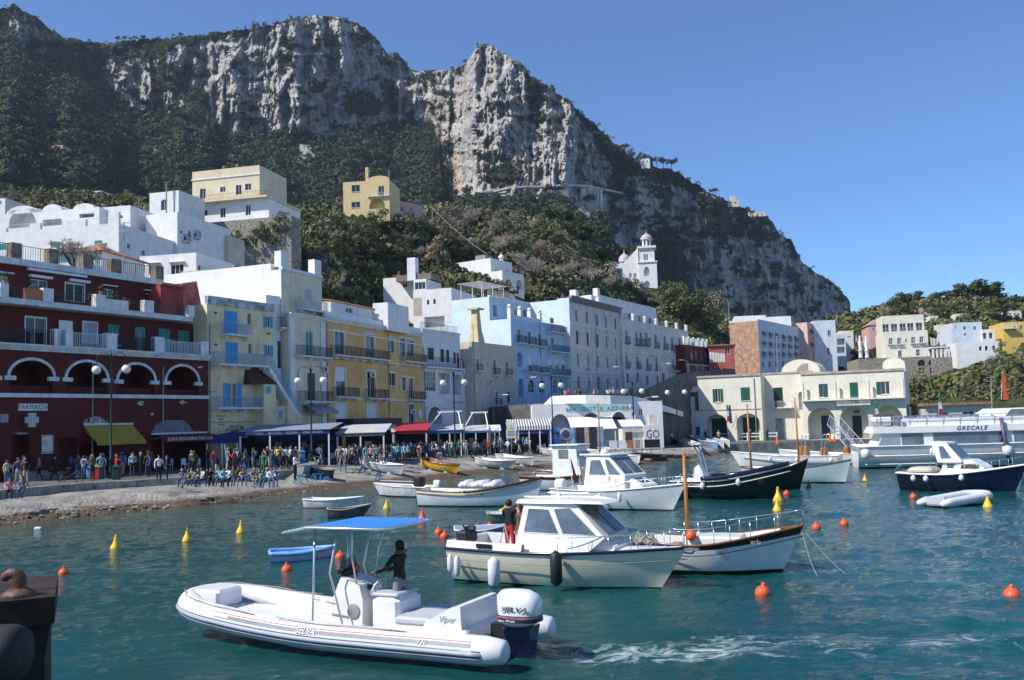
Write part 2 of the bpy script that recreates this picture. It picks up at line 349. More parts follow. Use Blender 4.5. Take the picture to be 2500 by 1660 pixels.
def leafmat(name,dark,light,scale=.6,yellow=None):
 if name in MATS:return MATS[name]
 m=bpy.data.materials.new(name);m.use_nodes=True;MATS[name]=m;t=m.node_tree;b=t.nodes['Principled BSDF'];L=t.links.new;N=t.nodes.new
 tc=N('ShaderNodeTexCoord');n=N('ShaderNodeTexNoise');n.inputs['Scale'].default_value=scale;n.inputs['Detail'].default_value=6;n.inputs['Roughness'].default_value=.7;L(tc.outputs['Object'],n.inputs['Vector'])
 r=N('ShaderNodeValToRGB');e=r.color_ramp.elements;e[0].position=.34;e[0].color=(*dark,1);e[1].position=.66;e[1].color=(*light,1);L(n.outputs[0],r.inputs[0])
 oi=N('ShaderNodeObjectInfo');hs=N('ShaderNodeHueSaturation');mr=N('ShaderNodeMapRange');mr.inputs['To Min'].default_value=.75;mr.inputs['To Max'].default_value=1.25
 L(oi.outputs['Random'],mr.inputs['Value']);L(mr.outputs[0],hs.inputs['Value']);L(r.outputs[0],hs.inputs['Color']);L(hs.outputs[0],b.inputs['Base Color'])
 b.inputs['Roughness'].default_value=.75;b.inputs['Specular IOR Level'].default_value=.25
 bp=N('ShaderNodeBump');bp.inputs['Strength'].default_value=.9;bp.inputs['Distance'].default_value=1.0/max(scale,.1)*.35;L(n.outputs[0],bp.inputs['Height']);L(bp.outputs[0],b.inputs['Normal'])
 return m
Pf=P.reshape(-1,3);vegf=veg.ravel();uf=u0.ravel();vf=v0.ravel()
cand=np.where((vegf>.5)&(vf<720)&(uf>-130)&(np.arange(len(vegf))>=4*nC))[0]
# even out: more crowns on the forest slope, fewer on ledges
wgt=np.where(vf[cand]>interp(uf[cand],BASE_L),5.0,1.0);wgt=wgt/wgt.sum()
pick=RNG.choice(cand,9500,replace=False,p=wgt)
Rr=RNG.uniform(2.6,6.0,len(pick))*np.where(vf[pick]>interp(uf[pick],BASE_L)-5,1.0,.55)
Rr*=np.where(vf[pick]<interp(uf[pick],SKY_L)+14,.62,1)
Cc=Pf[pick]+np.stack([RNG.uniform(-3,3,len(pick)),RNG.uniform(-5,2,len(pick)),Rr*.15],-1)
fm=[leafmat('wood_dark',(.014,.025,.012),(.045,.066,.026),.2),leafmat('wood_olive',(.022,.031,.014),(.068,.08,.034),.2),leafmat('wood_green',(.016,.034,.011),(.055,.095,.024),.2)]
mi=RNG.choice(3,len(pick),p=(.62,.22,.16))
tag(clumps('forest',Cc,Rr,fm,54,mi=mi,f=.66),'dark evergreen wood covering the slopes below the cliffs','forest',kind='stuff')
def mtn(u,v):
 k=int(np.argmin((uf[3*nC:]-u)**2+(vf[3*nC:]-v)**2))+3*nC
 return Vector(Pf[k])
 # the town hill
HB_Y=[(-200,92),(0,92),(500,108),(755,122),(1035,146),(1262,176),(1393,195),(1515,215),(1680,245),(1800,250),(2000,235),(2200,215),(2700,190)]
HB_Z=[(-200,6),(500,6),(755,6),(1035,8),(1262,12),(1393,15),(1680,16),(1800,14),(2000,8),(2200,4),(2700,4)]
HT_Y=[(-200,235),(0,240),(480,255),(700,262),(1000,295),(1300,330),(1540,330),(1640,345),(1850,390),(2000,400),(2200,380),(2700,350)]
HT_V=[(-200,480),(0,478),(130,470),(360,492),(480,535),(560,552),(700,520),(830,505),(1000,520),(1100,505),(1200,520),(1300,530),(1400,555),(1500,640),(1560,690),(1640,735),(1750,775),(1850,800),(1990,800),(2090,770),(2200,745),(2350,730),(2500,735),(2700,740)]
PADS=[]
def hill_pt(u,t):
 yb=float(interp(u,HB_Y));zb=float(interp(u,HB_Z));yt=float(interp(u,HT_Y));vt=float(interp(u,HT_V))
 tp=at(u,vt,yt);Y=yb+(yt-yb)*t;s=t**.85
 Z=zb+(tp.z-zb)*s
 bump=2.6*float(fbm(u/45.,t*7.,3))*(1-abs(2*t-1)**4)
 X=colX(u,Y);Z+=bump
 for c_,r_ in PADS:Z=max(Z,c_.z-.5-max(0,hypot(X-c_.x,Y-c_.y)-r_*.8)*1.5)
 for c_,r_ in PADS:Z=min(Z,c_.z-.5+max(0,hypot(X-c_.x,Y-c_.y)-r_*.8)*2.2)
 return Vector((X,Y,Z))
def hill_at(u,v):
 lo,hi=0.,1.
 for _ in range(26):
  mdl=(lo+hi)/2;p=hill_pt(u,mdl);vv=hz(u)-(p.z-CAM_H)/p.y*F_PX
  if vv>v:lo=mdl
  else:hi=mdl
 return hill_pt(u,(lo+hi)/2)
YV={n:hill_at(*q('i',x,y)).y-4 for n,x,y in(('oct',1980,372),('porch',2120,362),('wing',2050,440),('yel',2300,345),('rose',1400,350),('arc',1560,575))}
for k_,x_,y_,Y_,r_ in(('g',555,565,184,14),('g',260,470,196,12),('g',1160,310,222,14),('g',1260,340,219,10),('d',600,520,130,32),('d',500,310,142,24),('d',1500,560,140,20),('a',1120,1470,170,9),('a',1600,1510,192,17),('b',180,1440,230,15),('b',450,1510,240,10),('a',520,1392,250,12),('c',240,1250,300,16),('c',80,1210,304,16),('d',1650,770,112,14),('d',2080,570,152,8),('i',720,560,240,26),('i',880,480,262,14),('i',1030,500,268,14),('i',1190,475,288,14),('i',1560,595,YV['arc'],26),('i',1600,480,YV['arc']+9,13),('i',2000,375,YV['oct'],17),('i',2050,440,YV['wing'],14),('i',2290,350,YV['yel'],15),('h',1300,850,206,14),('h',1520,810,216,18),('h',900,880,195,26),('d',900,690,101,14),('g',640,1200,150,20)):
 c_=at(*q(k_,x_,y_),Y_);f_=1+r_*.72/c_.y;PADS.append((Vector((c_.x*f_,c_.y*f_,c_.z)),r_))
us=np.linspace(-200,2700,300);ts=np.linspace(0,1,64)
HP=np.array([[tuple(hill_pt(float(u),float(t)))for u in us]for t in ts])
bk=HP[-1]+np.array([0,60,-3.]);bk2=HP[-1]+np.array([0,300,-40.]);fr=HP[0].copy();fr[:,2]=0.6;fr[:,1]-=.3
HPx=np.concatenate([fr[None],HP,bk[None],bk2[None]])
n,m=HPx.shape[:2];i=np.arange(n-1)[:,None]*m+np.arange(m-1)[None]
hillm=mat('scrub_earth',(.045,.05,.022),.95,var=.5,scale=.25,bump=.6,bscale=2,col2=(.012,.02,.008),spec=.1)
tag(np_mesh('hillside',HPx.reshape(-1,3),np.stack([i,i+1,i+m+1,i+m],-1).reshape(-1,4),hillm,smooth=False),'green terraced hillside behind the waterfront houses','hillside',kind='structure')
# --- water
def water():
 ys=np.concatenate([np.geomspace(5.5,120,430),np.array([140,170,220,300,500,900,2000,5000])])
 xs=np.linspace(-1,1,430)
 Yg=np.repeat(ys[:,None],len(xs),1);Xg=xs[None]*(0.64*Yg+4)
 k=np.clip((130-Yg)/40,0,1)
 calm=np.clip((Xg+22)/26,.38,1)
 Z=.055*fbm(Xg*.22+Yg*.1,Yg*.5-Xg*.06,2)+.075*fbm(Xg*.7+4,Yg*1.15+Xg*.25,3)+.035*fbm(Xg*2.6,Yg*3.4,2)
 # wake behind the rubber boat: swells that spread to the right
 wx=Xg+.2;wy=Yg-(18.9+.03*wx)
 on=np.clip(wx/1.5,0,1)*np.exp(-(wy/(1.0+.12*np.clip(wx,0,40)))**2)
 Z=Z*calm+on*(.16*fbm(Xg*.55,Yg*1.3,3)+.06*np.sin(wy*2.1-wx*.5))
 Z=Z*k*.95
 P=np.stack([Xg,Yg,Z],-1);n,m=P.shape[:2];i=np.arange(n-1)[:,None]*m+np.arange(m-1)[None]
 foam=np.clip(on*(1.15-.055*np.clip(wx,0,20)),0,1)
 mt=bpy.data.materials.new('sea_water');mt.use_nodes=True;t=mt.node_tree;b=t.nodes['Principled BSDF'];L=t.links.new;N=t.nodes.new
 tc=N('ShaderNodeTexCoord');mp=N('ShaderNodeMapping');mp.inputs['Scale'].default_value=(1,1.7,1);L(tc.outputs['Object'],mp.inputs[0])
 n1=N('ShaderNodeTexNoise');n1.inputs['Scale'].default_value=1.7;n1.inputs['Detail'].default_value=6;n1.inputs['Roughness'].default_value=.6;n1.inputs['Distortion'].default_value=.6;L(mp.outputs[0],n1.inputs['Vector'])
 bp=N('ShaderNodeBump');bp.inputs['Strength'].default_value=.95;bp.inputs['Distance'].default_value=.11;L(n1.outputs[0],bp.inputs['Height'])
 n2=N('ShaderNodeTexNoise');n2.inputs['Scale'].default_value=.12;n2.inputs['Detail'].default_value=4;L(tc.outputs['Object'],n2.inputs['Vector'])
 r=N('ShaderNodeValToRGB');e=r.color_ramp.elements;e[0].position=.3;e[0].color=(.0025,.039,.037,1);e[1].position=.72;e[1].color=(.005,.074,.077,1);L(n2.outputs[0],r.inputs[0])
 # sandy shallows along the slip: colour of the bottom
 sx=N('ShaderNodeSeparateXYZ');L(tc.outputs['Object'],sx.inputs[0])
 sh=N('ShaderNodeAttribute');sh.attribute_name='shallow'
 ms=N('ShaderNodeMix');ms.data_type='RGBA';L(sh.outputs['Fac'],ms.inputs['Factor']);L(r.outputs[0],ms.inputs['A']);ms.inputs['B'].default_value=(.075,.085,.05,1)
 # foam
 fo=N('ShaderNodeAttribute');fo.attribute_name='foam'
 mf=N('ShaderNodeMapping');mf.inputs['Scale'].default_value=(.8,1.5,1);L(tc.outputs['Object'],mf.inputs[0])
 n3=N('ShaderNodeTexNoise');n3.inputs['Scale'].default_value=1.5;n3.inputs['Detail'].default_value=9;n3.inputs['Roughness'].default_value=.72;n3.inputs['Distortion'].default_value=1.4;L(mf.outputs[0],n3.inputs['Vector'])
 ad=N('ShaderNodeMath');ad.operation='MULTIPLY_ADD';L(fo.outputs['Fac'],ad.inputs[0]);ad.inputs[1].default_value=.34;L(n3.outputs[0],ad.inputs[2])
 rf=N('ShaderNodeValToRGB');rf.color_ramp.elements[0].position=.77;rf.color_ramp.elements[1].position=.98;L(ad.outputs[0],rf.inputs[0])
 m2=N('ShaderNodeMix');m2.data_type='RGBA';L(rf.outputs[0],m2.inputs['Factor']);L(ms.outputs['Result'],m2.inputs['A']);m2.inputs['B'].default_value=(.50,.60,.63,1)
 L(m2.outputs['Result'],b.inputs['Base Color']);L(bp.outputs[0],b.inputs['Normal'])
 b.inputs['Roughness'].default_value=.06;b.inputs['IOR'].default_value=1.333
 # depth of the bottom near the slip: distance to the shore line
 sh_a=np.exp(-np.clip(shore_dist(Xg,Yg),0,99)/2.6)*.9
 sh_a+=.28*np.exp(-np.clip(shore_dist(Xg,Yg),0,99)/11)
 o=np_mesh('water',P.reshape(-1,3),np.stack([i,i+1,i+m+1,i+m],-1).reshape(-1,4),mt,smooth=True,attr={'foam':foam.ravel(),'shallow':sh_a.ravel()})
 tag(o,'teal harbour water with ripples and a foaming wake','water',kind='structure')
 # shore line of the slip (native sight lines on the water level)
SHORE=[(-120,1302),(0,1281),(150,1267),(300,1251),(450,1236),(580,1222),(700,1207),(850,1190),(1000,1178),(1150,1160),(1300,1148),(1440,1137),(1560,1132),(1650,1124),(1760,1108)]
SHORE_W=[onz(u,v,0)for u,v in SHORE]
def shore_dist(X,Y):
 xs=np.array([p.x for p in SHORE_W]);ys=np.array([p.y for p in SHORE_W])
 d=np.full(X.shape,1e9)
 for k in range(len(xs)-1):
  ax,ay,bx,by=xs[k],ys[k],xs[k+1],ys[k+1];dx,dy=bx-ax,by-ay
  t=np.clip(((X-ax)*dx+(Y-ay)*dy)/(dx*dx+dy*dy),0,1)
  d=np.minimum(d,np.hypot(X-ax-t*dx,Y-ay-t*dy))
 return d
water()
# --- building kit
M_WHITE=mat('whitewash',(.76,.76,.75),.8,var=.07,scale=.7,bump=.2,bscale=6,streak=.22)
M_TRIM=mat('white_trim',(.72,.72,.71),.7,var=.10,scale=2,bump=.1,streak=.3)
M_FRAME=mat('white_frame',(.78,.78,.77),.45,var=.06,scale=4,bump=0)
M_GLASS=mat('window_glass',(.025,.032,.038),.06,var=.3,scale=.9,bump=.02,bscale=1.2,spec=.6)
M_DARKGLASS=mat('dark_opening',(.012,.012,.013),.5,var=.2,bump=0)
M_IRON=mat('black_iron',(.025,.027,.03),.5,var=.1,bump=0,metal=.3)
M_IRONW=mat('white_iron',(.62,.64,.66),.5,var=.1,bump=0)
M_IRONB=mat('blue_iron',(.20,.38,.55),.5,var=.1,bump=0)
M_TILE=mat('terracotta',(.33,.16,.10),.85,var=.3,scale=5,bump=.3)
M_BROWN=mat('brown_wood',(.07,.03,.02),.6,var=.3,scale=4,bump=.1)
M_GREEN=mat('green_shutter',(.012,.10,.065),.55,var=.15,scale=3,bump=.1)
M_DKGREEN=mat('dark_green_door',(.008,.04,.03),.5,var=.2,scale=3,bump=.1)
M_TEAL=mat('teal_blind',(.03,.25,.24),.6,var=.12,scale=2,bump=.1)
M_BLUE=mat('blue_shutter',(.035,.27,.62),.5,var=.12,scale=2.5,bump=.1)
M_CONC=mat('grey_concrete',(.30,.29,.28),.9,var=.25,scale=1.5,bump=.3)
M_ROOFC=mat('flat_roof',(.42,.40,.37),.9,var=.2,scale=.8,bump=.2)
class Wallface:
 """One wall plane of a building: fm maps (along, inward, up) to building coordinates."""
 def __init__(s,b,fm,s0,s1,z0,z1):s.b=b;s.fm=fm;s.r=(s0,s1,z0,z1);s.ops=[]
 def bx(s,mb,a0,a1,d0,d1,z0,z1):
  k=mb.pts([s.fm(*p)for p in((a0,d0,z0),(a1,d0,z0),(a1,d1,z0),(a0,d1,z0),(a0,d0,z1),(a1,d0,z1),(a1,d1,z1),(a0,d1,z1))])
  for f in((0,3,2,1),(4,5,6,7),(0,1,5,4),(1,2,6,5),(2,3,7,6),(3,0,4,7)):mb.fc([k+i for i in f])
 def mesh(s,mb):
  s0,s1,z0,z1=s.r;fm=s.fm
  ops=[o for o in s.ops if o[0]<s1 and o[1]>s0]
  S_=sorted({s0,s1,*[min(max(x,s0),s1)for o in ops for x in o[:2]]});Z_=sorted({z0,z1,*[min(max(x,z0),z1)for o in ops for x in o[2:4]]})
  for a,b in zip(S_,S_[1:]):
   run=None
   for c,d in zip(Z_,Z_[1:]):
    am,cm=(a+b)/2,(c+d)/2
    hole=any(o[0]<am<o[1]and o[2]<cm<o[3]for o in ops)
    if hole:
     if run:mb.quad(fm(a,0,run[0]),fm(b,0,run[0]),fm(b,0,run[1]),fm(a,0,run[1]));run=None
    else:run=(run[0]if run else c,d)
   if run:mb.quad(fm(a,0,run[0]),fm(b,0,run[0]),fm(b,0,run[1]),fm(a,0,run[1]))
  for(a,b,c,d,dep,arch,back)in ops:
   if arch:
    sp=d-min(arch,(d-c)*.95);n=12;cx=(a+b)/2;rx=(b-a)/2
    cur=[(cx-rx*cos(pi*k/n),sp+(d-sp)*sin(pi*k/n))for k in range(n+1)]
    for(p0,q0),(p1,q1)in zip(cur,cur[1:]):
     mb.quad(fm(p0,0,q0),fm(p1,0,q1),fm(p1,0,d),fm(p0,0,d));mb.quad(fm(p0,0,q0),fm(p1,0,q1),fm(p1,dep,q1),fm(p0,dep,q0))
   else:sp=d;mb.quad(fm(a,0,d),fm(b,0,d),fm(b,dep,d),fm(a,dep,d))
   mb.quad(fm(a,0,c),fm(a,0,sp),fm(a,dep,sp),fm(a,dep,c));mb.quad(fm(b,0,c),fm(b,0,sp),fm(b,dep,sp),fm(b,dep,c));mb.quad(fm(a,0,c),fm(b,0,c),fm(b,dep,c),fm(a,dep,c))
   if back:mb.quad(fm(a,dep,c),fm(b,dep,c),fm(b,dep,d),fm(a,dep,d))
 def recess(s,a,b,c,d,dep=2.0,arch=0):s.ops.append((a,b,c,d,dep,arch,True))
 def window(s,a,b,c,d,frame=None,dep=.16,arch=0,mull=1,bars=0,trim=None,tw=.14,sill=False,shut=None,open_=None,roll=None,hood=False,pane=None,name='window',label=None):
  E=s.b.root;frame=frame or M_FRAME;s.ops.append((a,b,c,d,dep,arch,False));fw=.055
  mb=MB();mb.__class__=MB;bx=lambda*r:s.bx(mb,*r)
  bx(a,a+fw,dep-.06,dep,c,d);bx(b-fw,b,dep-.06,dep,c,d);bx(a+fw,b-fw,dep-.06,dep,c,c+fw);bx(a+fw,b-fw,dep-.06,dep,d-fw,d)
  for k in range(1,mull+1):x=a+(b-a)*k/(mull+1);bx(x-fw*.55,x+fw*.55,dep-.055,dep,c+fw,d-fw)
  for k in range(1,bars+1):z=c+(d-c)*k/(bars+1);bx(a+fw,b-fw,dep-.05,dep,z-.018,z+.018)
  w_=mb.build(name,frame,E)
  if label:w_['label']=label
  p=MB();p.quad(s.fm(a,dep-.02,c),s.fm(b,dep-.02,c),s.fm(b,dep-.02,d),s.fm(a,dep-.02,d));p.build('pane',pane or M_GLASS,w_)
  if trim:
   t=MB();bx=lambda*r:s.bx(t,*r)
   bx(a-tw,a,-.04,.03,c,d+tw);bx(b,b+tw,-.04,.03,c,d+tw);bx(a,b,-.04,.03,d,d+tw);t.build('surround',trim,w_)
  if hood:t=MB();s.bx(t,a-.22,b+.22,-.32,.02,d+.22,d+.30);t.build('hood',M_TRIM if hood is True else hood,w_)
  if sill:t=MB();s.bx(t,a-.1,b+.1,-.09,.05,c-.08,c);t.build('sill',M_TRIM,w_)
  if shut:
   for x0,x1 in((a,(a+b)/2-.008),((a+b)/2+.008,b)):s.leaf(x0,x1,.01,.05,c,d,shut,w_)
  if open_:
   wd=(b-a)/2;s.leaf(a-wd,a-.01,-.055,-.015,c,d,open_,w_);s.leaf(b+.01,b+wd,-.055,-.015,c,d,open_,w_)
  if roll:
   m_,fr=roll;t=MB();n=max(2,int((d-c)*fr/.12))
   for k in range(n):z=d-(d-c)*fr*(k+1)/n;s.bx(t,a+.01,b-.01,.03+.008*(k%2),.07,z,z+(d-c)*fr/n-.012)
   t.build('roller_blind',m_,w_)
  return w_
 def leaf(s,a,b,d0,d1,c,d,m_,par):
  t=MB();s.bx(t,a,b,d0+.012,d1,c,d);fw=.06
  s.bx(t,a,a+fw,d0,d0+.012,c,d);s.bx(t,b-fw,b,d0,d0+.012,c,d)
  n=max(4,int((d-c)/.16))
  for k in range(n):z=c+.04+(d-c-.08)*k/n;s.bx(t,a+fw,b-fw,d0+.001,d0+.012,z,z+(d-c)/n*.55)
  t.build('shutter',m_,par)
 def balcony(s,a,b,z,proj=.9,h=1.0,rail=None,slab=None,t=.16,step=.13,solid=None):
  E=s.b.root;m=MB();s.bx(m,a,b,-proj,.02,z-t,z);s.bx(m,a-.04,b+.04,-proj-.04,.02,z-t*.55,z-t*.2)
  for x in np.linspace(a+.25,b-.25,max(2,int((b-a)/1.8)+1)):s.bx(m,x-.06,x+.06,-proj*.7,.02,z-t-.22,z-t)
  o=m.build('balcony',slab or M_TRIM,E)
  s.railing(a+.03,b-.03,z,-proj+.04,h,rail or M_IRON,o,step,ends=proj-.06);return o
 def railing(s,a,b,z,d,h,m_,par,step=.13,ends=0,bw=.011):
  m=MB();bx=lambda*r:s.bx(m,*r)
  bx(a,b,d-.02,d+.02,z+h-.04,z+h);bx(a,b,d-.012,d+.012,z+.07,z+.095)
  n=max(2,int((b-a)/step))
  for k in range(n+1):x=a+(b-a)*k/n;w_=.02 if k%8==0 else bw;bx(x-w_,x+w_,d-w_,d+w_,z,z+h-.04)
  if ends:
   for x in(a,b):
    bx(x-.02,x+.02,d,d+ends,z+h-.04,z+h)
    for k in range(1,int(ends/step)):bx(x-bw,x+bw,d+k*step-bw,d+k*step+bw,z,z+h-.04)
  return m.build('railing',m_,par)
 def strip(s,name,m_,a,b,z0,z1,d0=-.1,d1=.05,par=None):
  m=MB();s.bx(m,a,b,d0,d1,z0,z1);return m.build(name,m_,par or s.b.root)
class Building:
 def __init__(s,name,label,ref,ang,z0=1.45,cat='building',group=None):
  uR,YR=ref[:2];vR=ref[2]if len(ref)>2 else None;s.ang=radians(ang);s.d=np.array((sin(s.ang),cos(s.ang)));s.A=np.array((colX(uR,YR,vR),YR));s.z0=z0
  s.n=np.array((-cos(s.ang),sin(s.ang)))
  s.root=empty(name,(s.A[0],s.A[1],z0),atan2(s.d[1],s.d[0]),label,cat,group)
 def sz(s,u,v,off=0):
  r=ray(u,v);o=s.A+s.n*off;k=(o@s.n)/(r[:2]@s.n)
  p=r[:2]*k;return((p-s.A)@s.d,CAM_H+r[2]*k-s.z0)
 def yz(s,u,v,x=0):
  r=ray(u,v);o=s.A+s.d*x;k=(o@s.d)/(r[:2]@s.d)
  p=r[:2]*k;return((p-s.A)@s.n,CAM_H+r[2]*k-s.z0)
 def Z(s,u,v,off=0):return s.sz(u,v,off)[1]
 def X(s,u,off=0):return s.sz(u,hz(u),off)[0]
 def front(s,s0,s1,z0,z1,off=0):return Wallface(s,lambda a,d,z:(a,off+d,z),s0,s1,z0,z1)
 def flank(s,x,y0,y1,z0,z1,sign=1):return Wallface(s,lambda a,d,z:(x+sign*d,a,z),y0,y1,z0,z1)
 def shell(s,fr,depth,m_,flank=None,off=0,name='wall',roof=M_ROOFC,parapet=0,pm=None,right=None):
  s0,s1,z0,z1=fr.r;mb=MB();fr.mesh(mb)
  if flank:flank.mesh(mb)
  else:mb.quad((s0,off,z0),(s0,off+depth,z0),(s0,off+depth,z1),(s0,off,z1))
  if right:right.mesh(mb)
  else:mb.quad((s1,off,z0),(s1,off+depth,z0),(s1,off+depth,z1),(s1,off,z1))
  mb.quad((s0,off+depth,z0),(s1,off+depth,z0),(s1,off+depth,z1),(s0,off+depth,z1))
  o=mb.build(name,m_,s.root)
  if roof:r=MB();r.quad((s0,off,z1-.003),(s1,off,z1-.003),(s1,off+depth,z1-.003),(s0,off+depth,z1-.003));r.build('roof',roof,s.root)
  if parapet:
   p=MB();t=.25;p.box(s0,s1,off,off+t,z1,z1+parapet);p.box(s0,s0+t,off+t,off+depth,z1,z1+parapet);p.box(s1-t,s1,off+t,off+depth,z1,z1+parapet);p.box(s0+t,s1-t,off+depth-t,off+depth,z1,z1+parapet)
   p.build('parapet',pm or m_,s.root)
  return o
 def rect(s,k,x0,y0,x1,y1,off=0):
  xm=(x0+x1)/2;a=s.sz(*q(k,x0,(y0+y1)/2),off)[0];b=s.sz(*q(k,x1,(y0+y1)/2),off)[0]
  return a,b,s.sz(*q(k,xm,y1),off)[1],s.sz(*q(k,xm,y0),off)[1]
 def frect(s,k,x0,y0,x1,y1,x=0):
  xm=(x0+x1)/2;a=s.yz(*q(k,x0,(y0+y1)/2),x)[0];b=s.yz(*q(k,x1,(y0+y1)/2),x)[0]
  return min(a,b),max(a,b),s.yz(*q(k,xm,y1),x)[1],s.yz(*q(k,xm,y0),x)[1]
 def box(s,name,m_,x0,x1,y0,y1,z0,z1,par=None):m=MB();m.box(x0,x1,y0,y1,z0,z1);return m.build(name,m_,par or s.root)
 def awning(s,a,b,z1,z0,proj,m_,val=.25,name='awning',off=0,ribs=True,back=0):
  m=MB();y0=off-back
  m.quad((a,y0-.02,z1),(b,y0-.02,z1),(b,y0-proj,z0),(a,y0-proj,z0));m.quad((a,y0-.02,z1-.03),(b,y0-.02,z1-.03),(b,y0-proj,z0-.03),(a,y0-proj,z0-.03))
  m.quad((a,y0-proj,z0),(b,y0-proj,z0),(b,y0-proj-.01,z0-val),(a,y0-proj-.01,z0-val))
  o=m.build(name,m_,s.root)
  if ribs:
   r=MB();r.box(a,b,y0-.16,y0,z1,z1+.14)
   for x in(a+.15,b-.15):r.tube([(x,y0-.05,z1-.4),(x,y0-proj+.05,z0-.05)],.02,5)
   r.build('awning_frame',M_IRONW,o)
  return o
def arch_trim(fr,a,b,spring,crown,m_,w_=.28,d=-.07,n=14,name='arch_moulding'):
 mb=MB();cx=(a+b)/2;rx=(b-a)/2;ry=crown-spring
 I=[(cx-rx*cos(pi*k/n),spring+ry*sin(pi*k/n))for k in range(n+1)];O=[(cx-(rx+w_)*cos(pi*k/n),spring+(ry+w_)*sin(pi*k/n))for k in range(n+1)]
 for k in range(n):
  (p0,q0),(p1,q1),(P0,Q0),(P1,Q1)=I[k],I[k+1],O[k],O[k+1];fm=fr.fm
  mb.quad(fm(p0,d,q0),fm(p1,d,q1),fm(P1,d,Q1),fm(P0,d,Q0));mb.quad(fm(P0,d,Q0),fm(P1,d,Q1),fm(P1,.02,Q1),fm(P0,.02,Q0));mb.quad(fm(p0,d,q0),fm(p1,d,q1),fm(p1,.02,q1),fm(p0,.02,q0))
 return mb.build(name,m_,fr.b.root)
def steps_strip(fr,name,m_,a,b,z0,z1,proj=.35):
 m=MB();h=z1-z0
 for k,(f0,f1,p)in enumerate(((0,.35,.4),(.35,.7,.7),(.7,1,1))):fr.bx(m,a,b,-proj*p,.02,z0+h*f0,z0+h*f1)
 return m.build(name,m_,fr.b.root)
def aerial(x,y,z,h=2.5,label='',parent=None):
 m=MB();m.tube([(0,0,0),(0,0,h)],.03,5)
 for k,zz in enumerate((h,h-.4,h-.75)):
  m.tube([(-.6,0,zz),(.6,0,zz)],.018,4)
  for t in np.linspace(-.5,.5,5):m.tube([(t,-.3,zz),(t,.3,zz)],.012,4)
 o=m.build('television_aerial',M_IRON,parent,(x,y,z))
 return o
 # --- the waterfront row
 # --- dark red arcaded building
M_RED=mat('dark_red_plaster',(.10,.011,.008),.8,var=.22,scale=.5,bump=.2,streak=.35)
M_REDL=mat('brick_red_plaster',(.36,.055,.055),.8,var=.15,scale=.8,bump=.2)
M_BAND=mat('pale_band',(.62,.64,.67),.7,var=.16,scale=1.4,bump=.15,streak=.35)
b=Building('arcaded_house','dark red arcaded house with white cornices and pharmacy',(0,66),28)
sR=b.X(509);sL=b.X(-70)
zB=b.Z(*q('e',800,495));zC3=b.Z(*q('e',1000,100));zC3t=b.Z(*q('e',1000,60))
fr=b.front(sL,sR,0,zC3t)
for x0,x1,cr,sp,bo in((-420,-45,130,290,462),(92,508,150,300,466),(640,1022,168,318,474),(1132,1478,192,338,482),(1592,1896,208,352,490)):
 a,c,z0,z1=b.rect('e',x0,cr,x1,bo);spz=b.Z(*q('e',x0,sp))
 fr.recess(a,c,z0,z1,2.6,z1-spz);arch_trim(fr,a,c,spz,z1,M_BAND,.21)
 for x in(a,c):fr.strip('capital',M_BAND,x-.42,x+.42,spz-.28,spz+.02,-.14,.1)
 m=MB();fr.bx(m,a+.3,a+1.3,2.4,2.59,z0,z0+2.1);m.build('door',M_BLUE if x0==640 else M_DARKGLASS,b.root)
 m=MB();fr.bx(m,a+.02,c-.02,.35,.42,z0,z0+.55);m.build('planter_wall',M_RED,b.root)
fr.strip('string_course',M_BAND,sL,sR,zB-.12,zB+.17,-.18)
steps_strip(fr,'cornice',M_BAND,sL,sR,zC3,zC3t+.14,.45)
for r_,dep in(((115,868,290,1165),1.0),((760,950,1060,1200),2.5),((1452,905,1962,1190),3.0),((560,900,740,1180),.8)):a,c,z0,z1=b.rect('e',*r_);fr.recess(a,c,max(z0,.02),z1,dep)
a,c,z0,z1=b.rect('e',392,865,520,1042);w_=fr.window(a,c,z0,z1,name='shop_window',mull=0)
m=MB();fr.bx(m,a+.1,c-.1,.05,.08,z0+.1,z1-.1);m.build('poster',mat('beach_poster',(.55,.50,.42),.4,var=.5,scale=1.2,bump=0,col2=(.08,.16,.3)),w_)
a,c,z0,z1=b.rect('e',800,690,1040,756);fr.window(a,c,z0,z1,arch=z1-z0-.1,name='lunette',mull=2)
# lattice lunette over the fish shop
a,c,z0,z1=b.rect('e',1446,702,1862,862);fr.ops.append((a,c,z0,z1,.2,z1-z0-.05,True));cx=(a+c)/2;m=MB()
for k in range(-14,15):
 for sg in(-1,1):
  x0_=cx+k*.22;pp=[]
  for z in np.linspace(0,z1-z0,9):
   x=x0_+sg*z*.9;rx=(c-a)/2;hh=(z1-z0)*sqrt(max(0,1-((x-cx)/rx)**2))if abs(x-cx)<rx else-1
   if z<=hh:pp.append((x,.06+.015*sg,z0+z))
  if len(pp)>1:m.tube(pp,.022,4)
m.build('lattice',mat('white_lattice',(.5,.55,.62),.5,bump=0),b.root)
b.shell(fr,14,M_RED,off=0,roof=M_ROOFC)
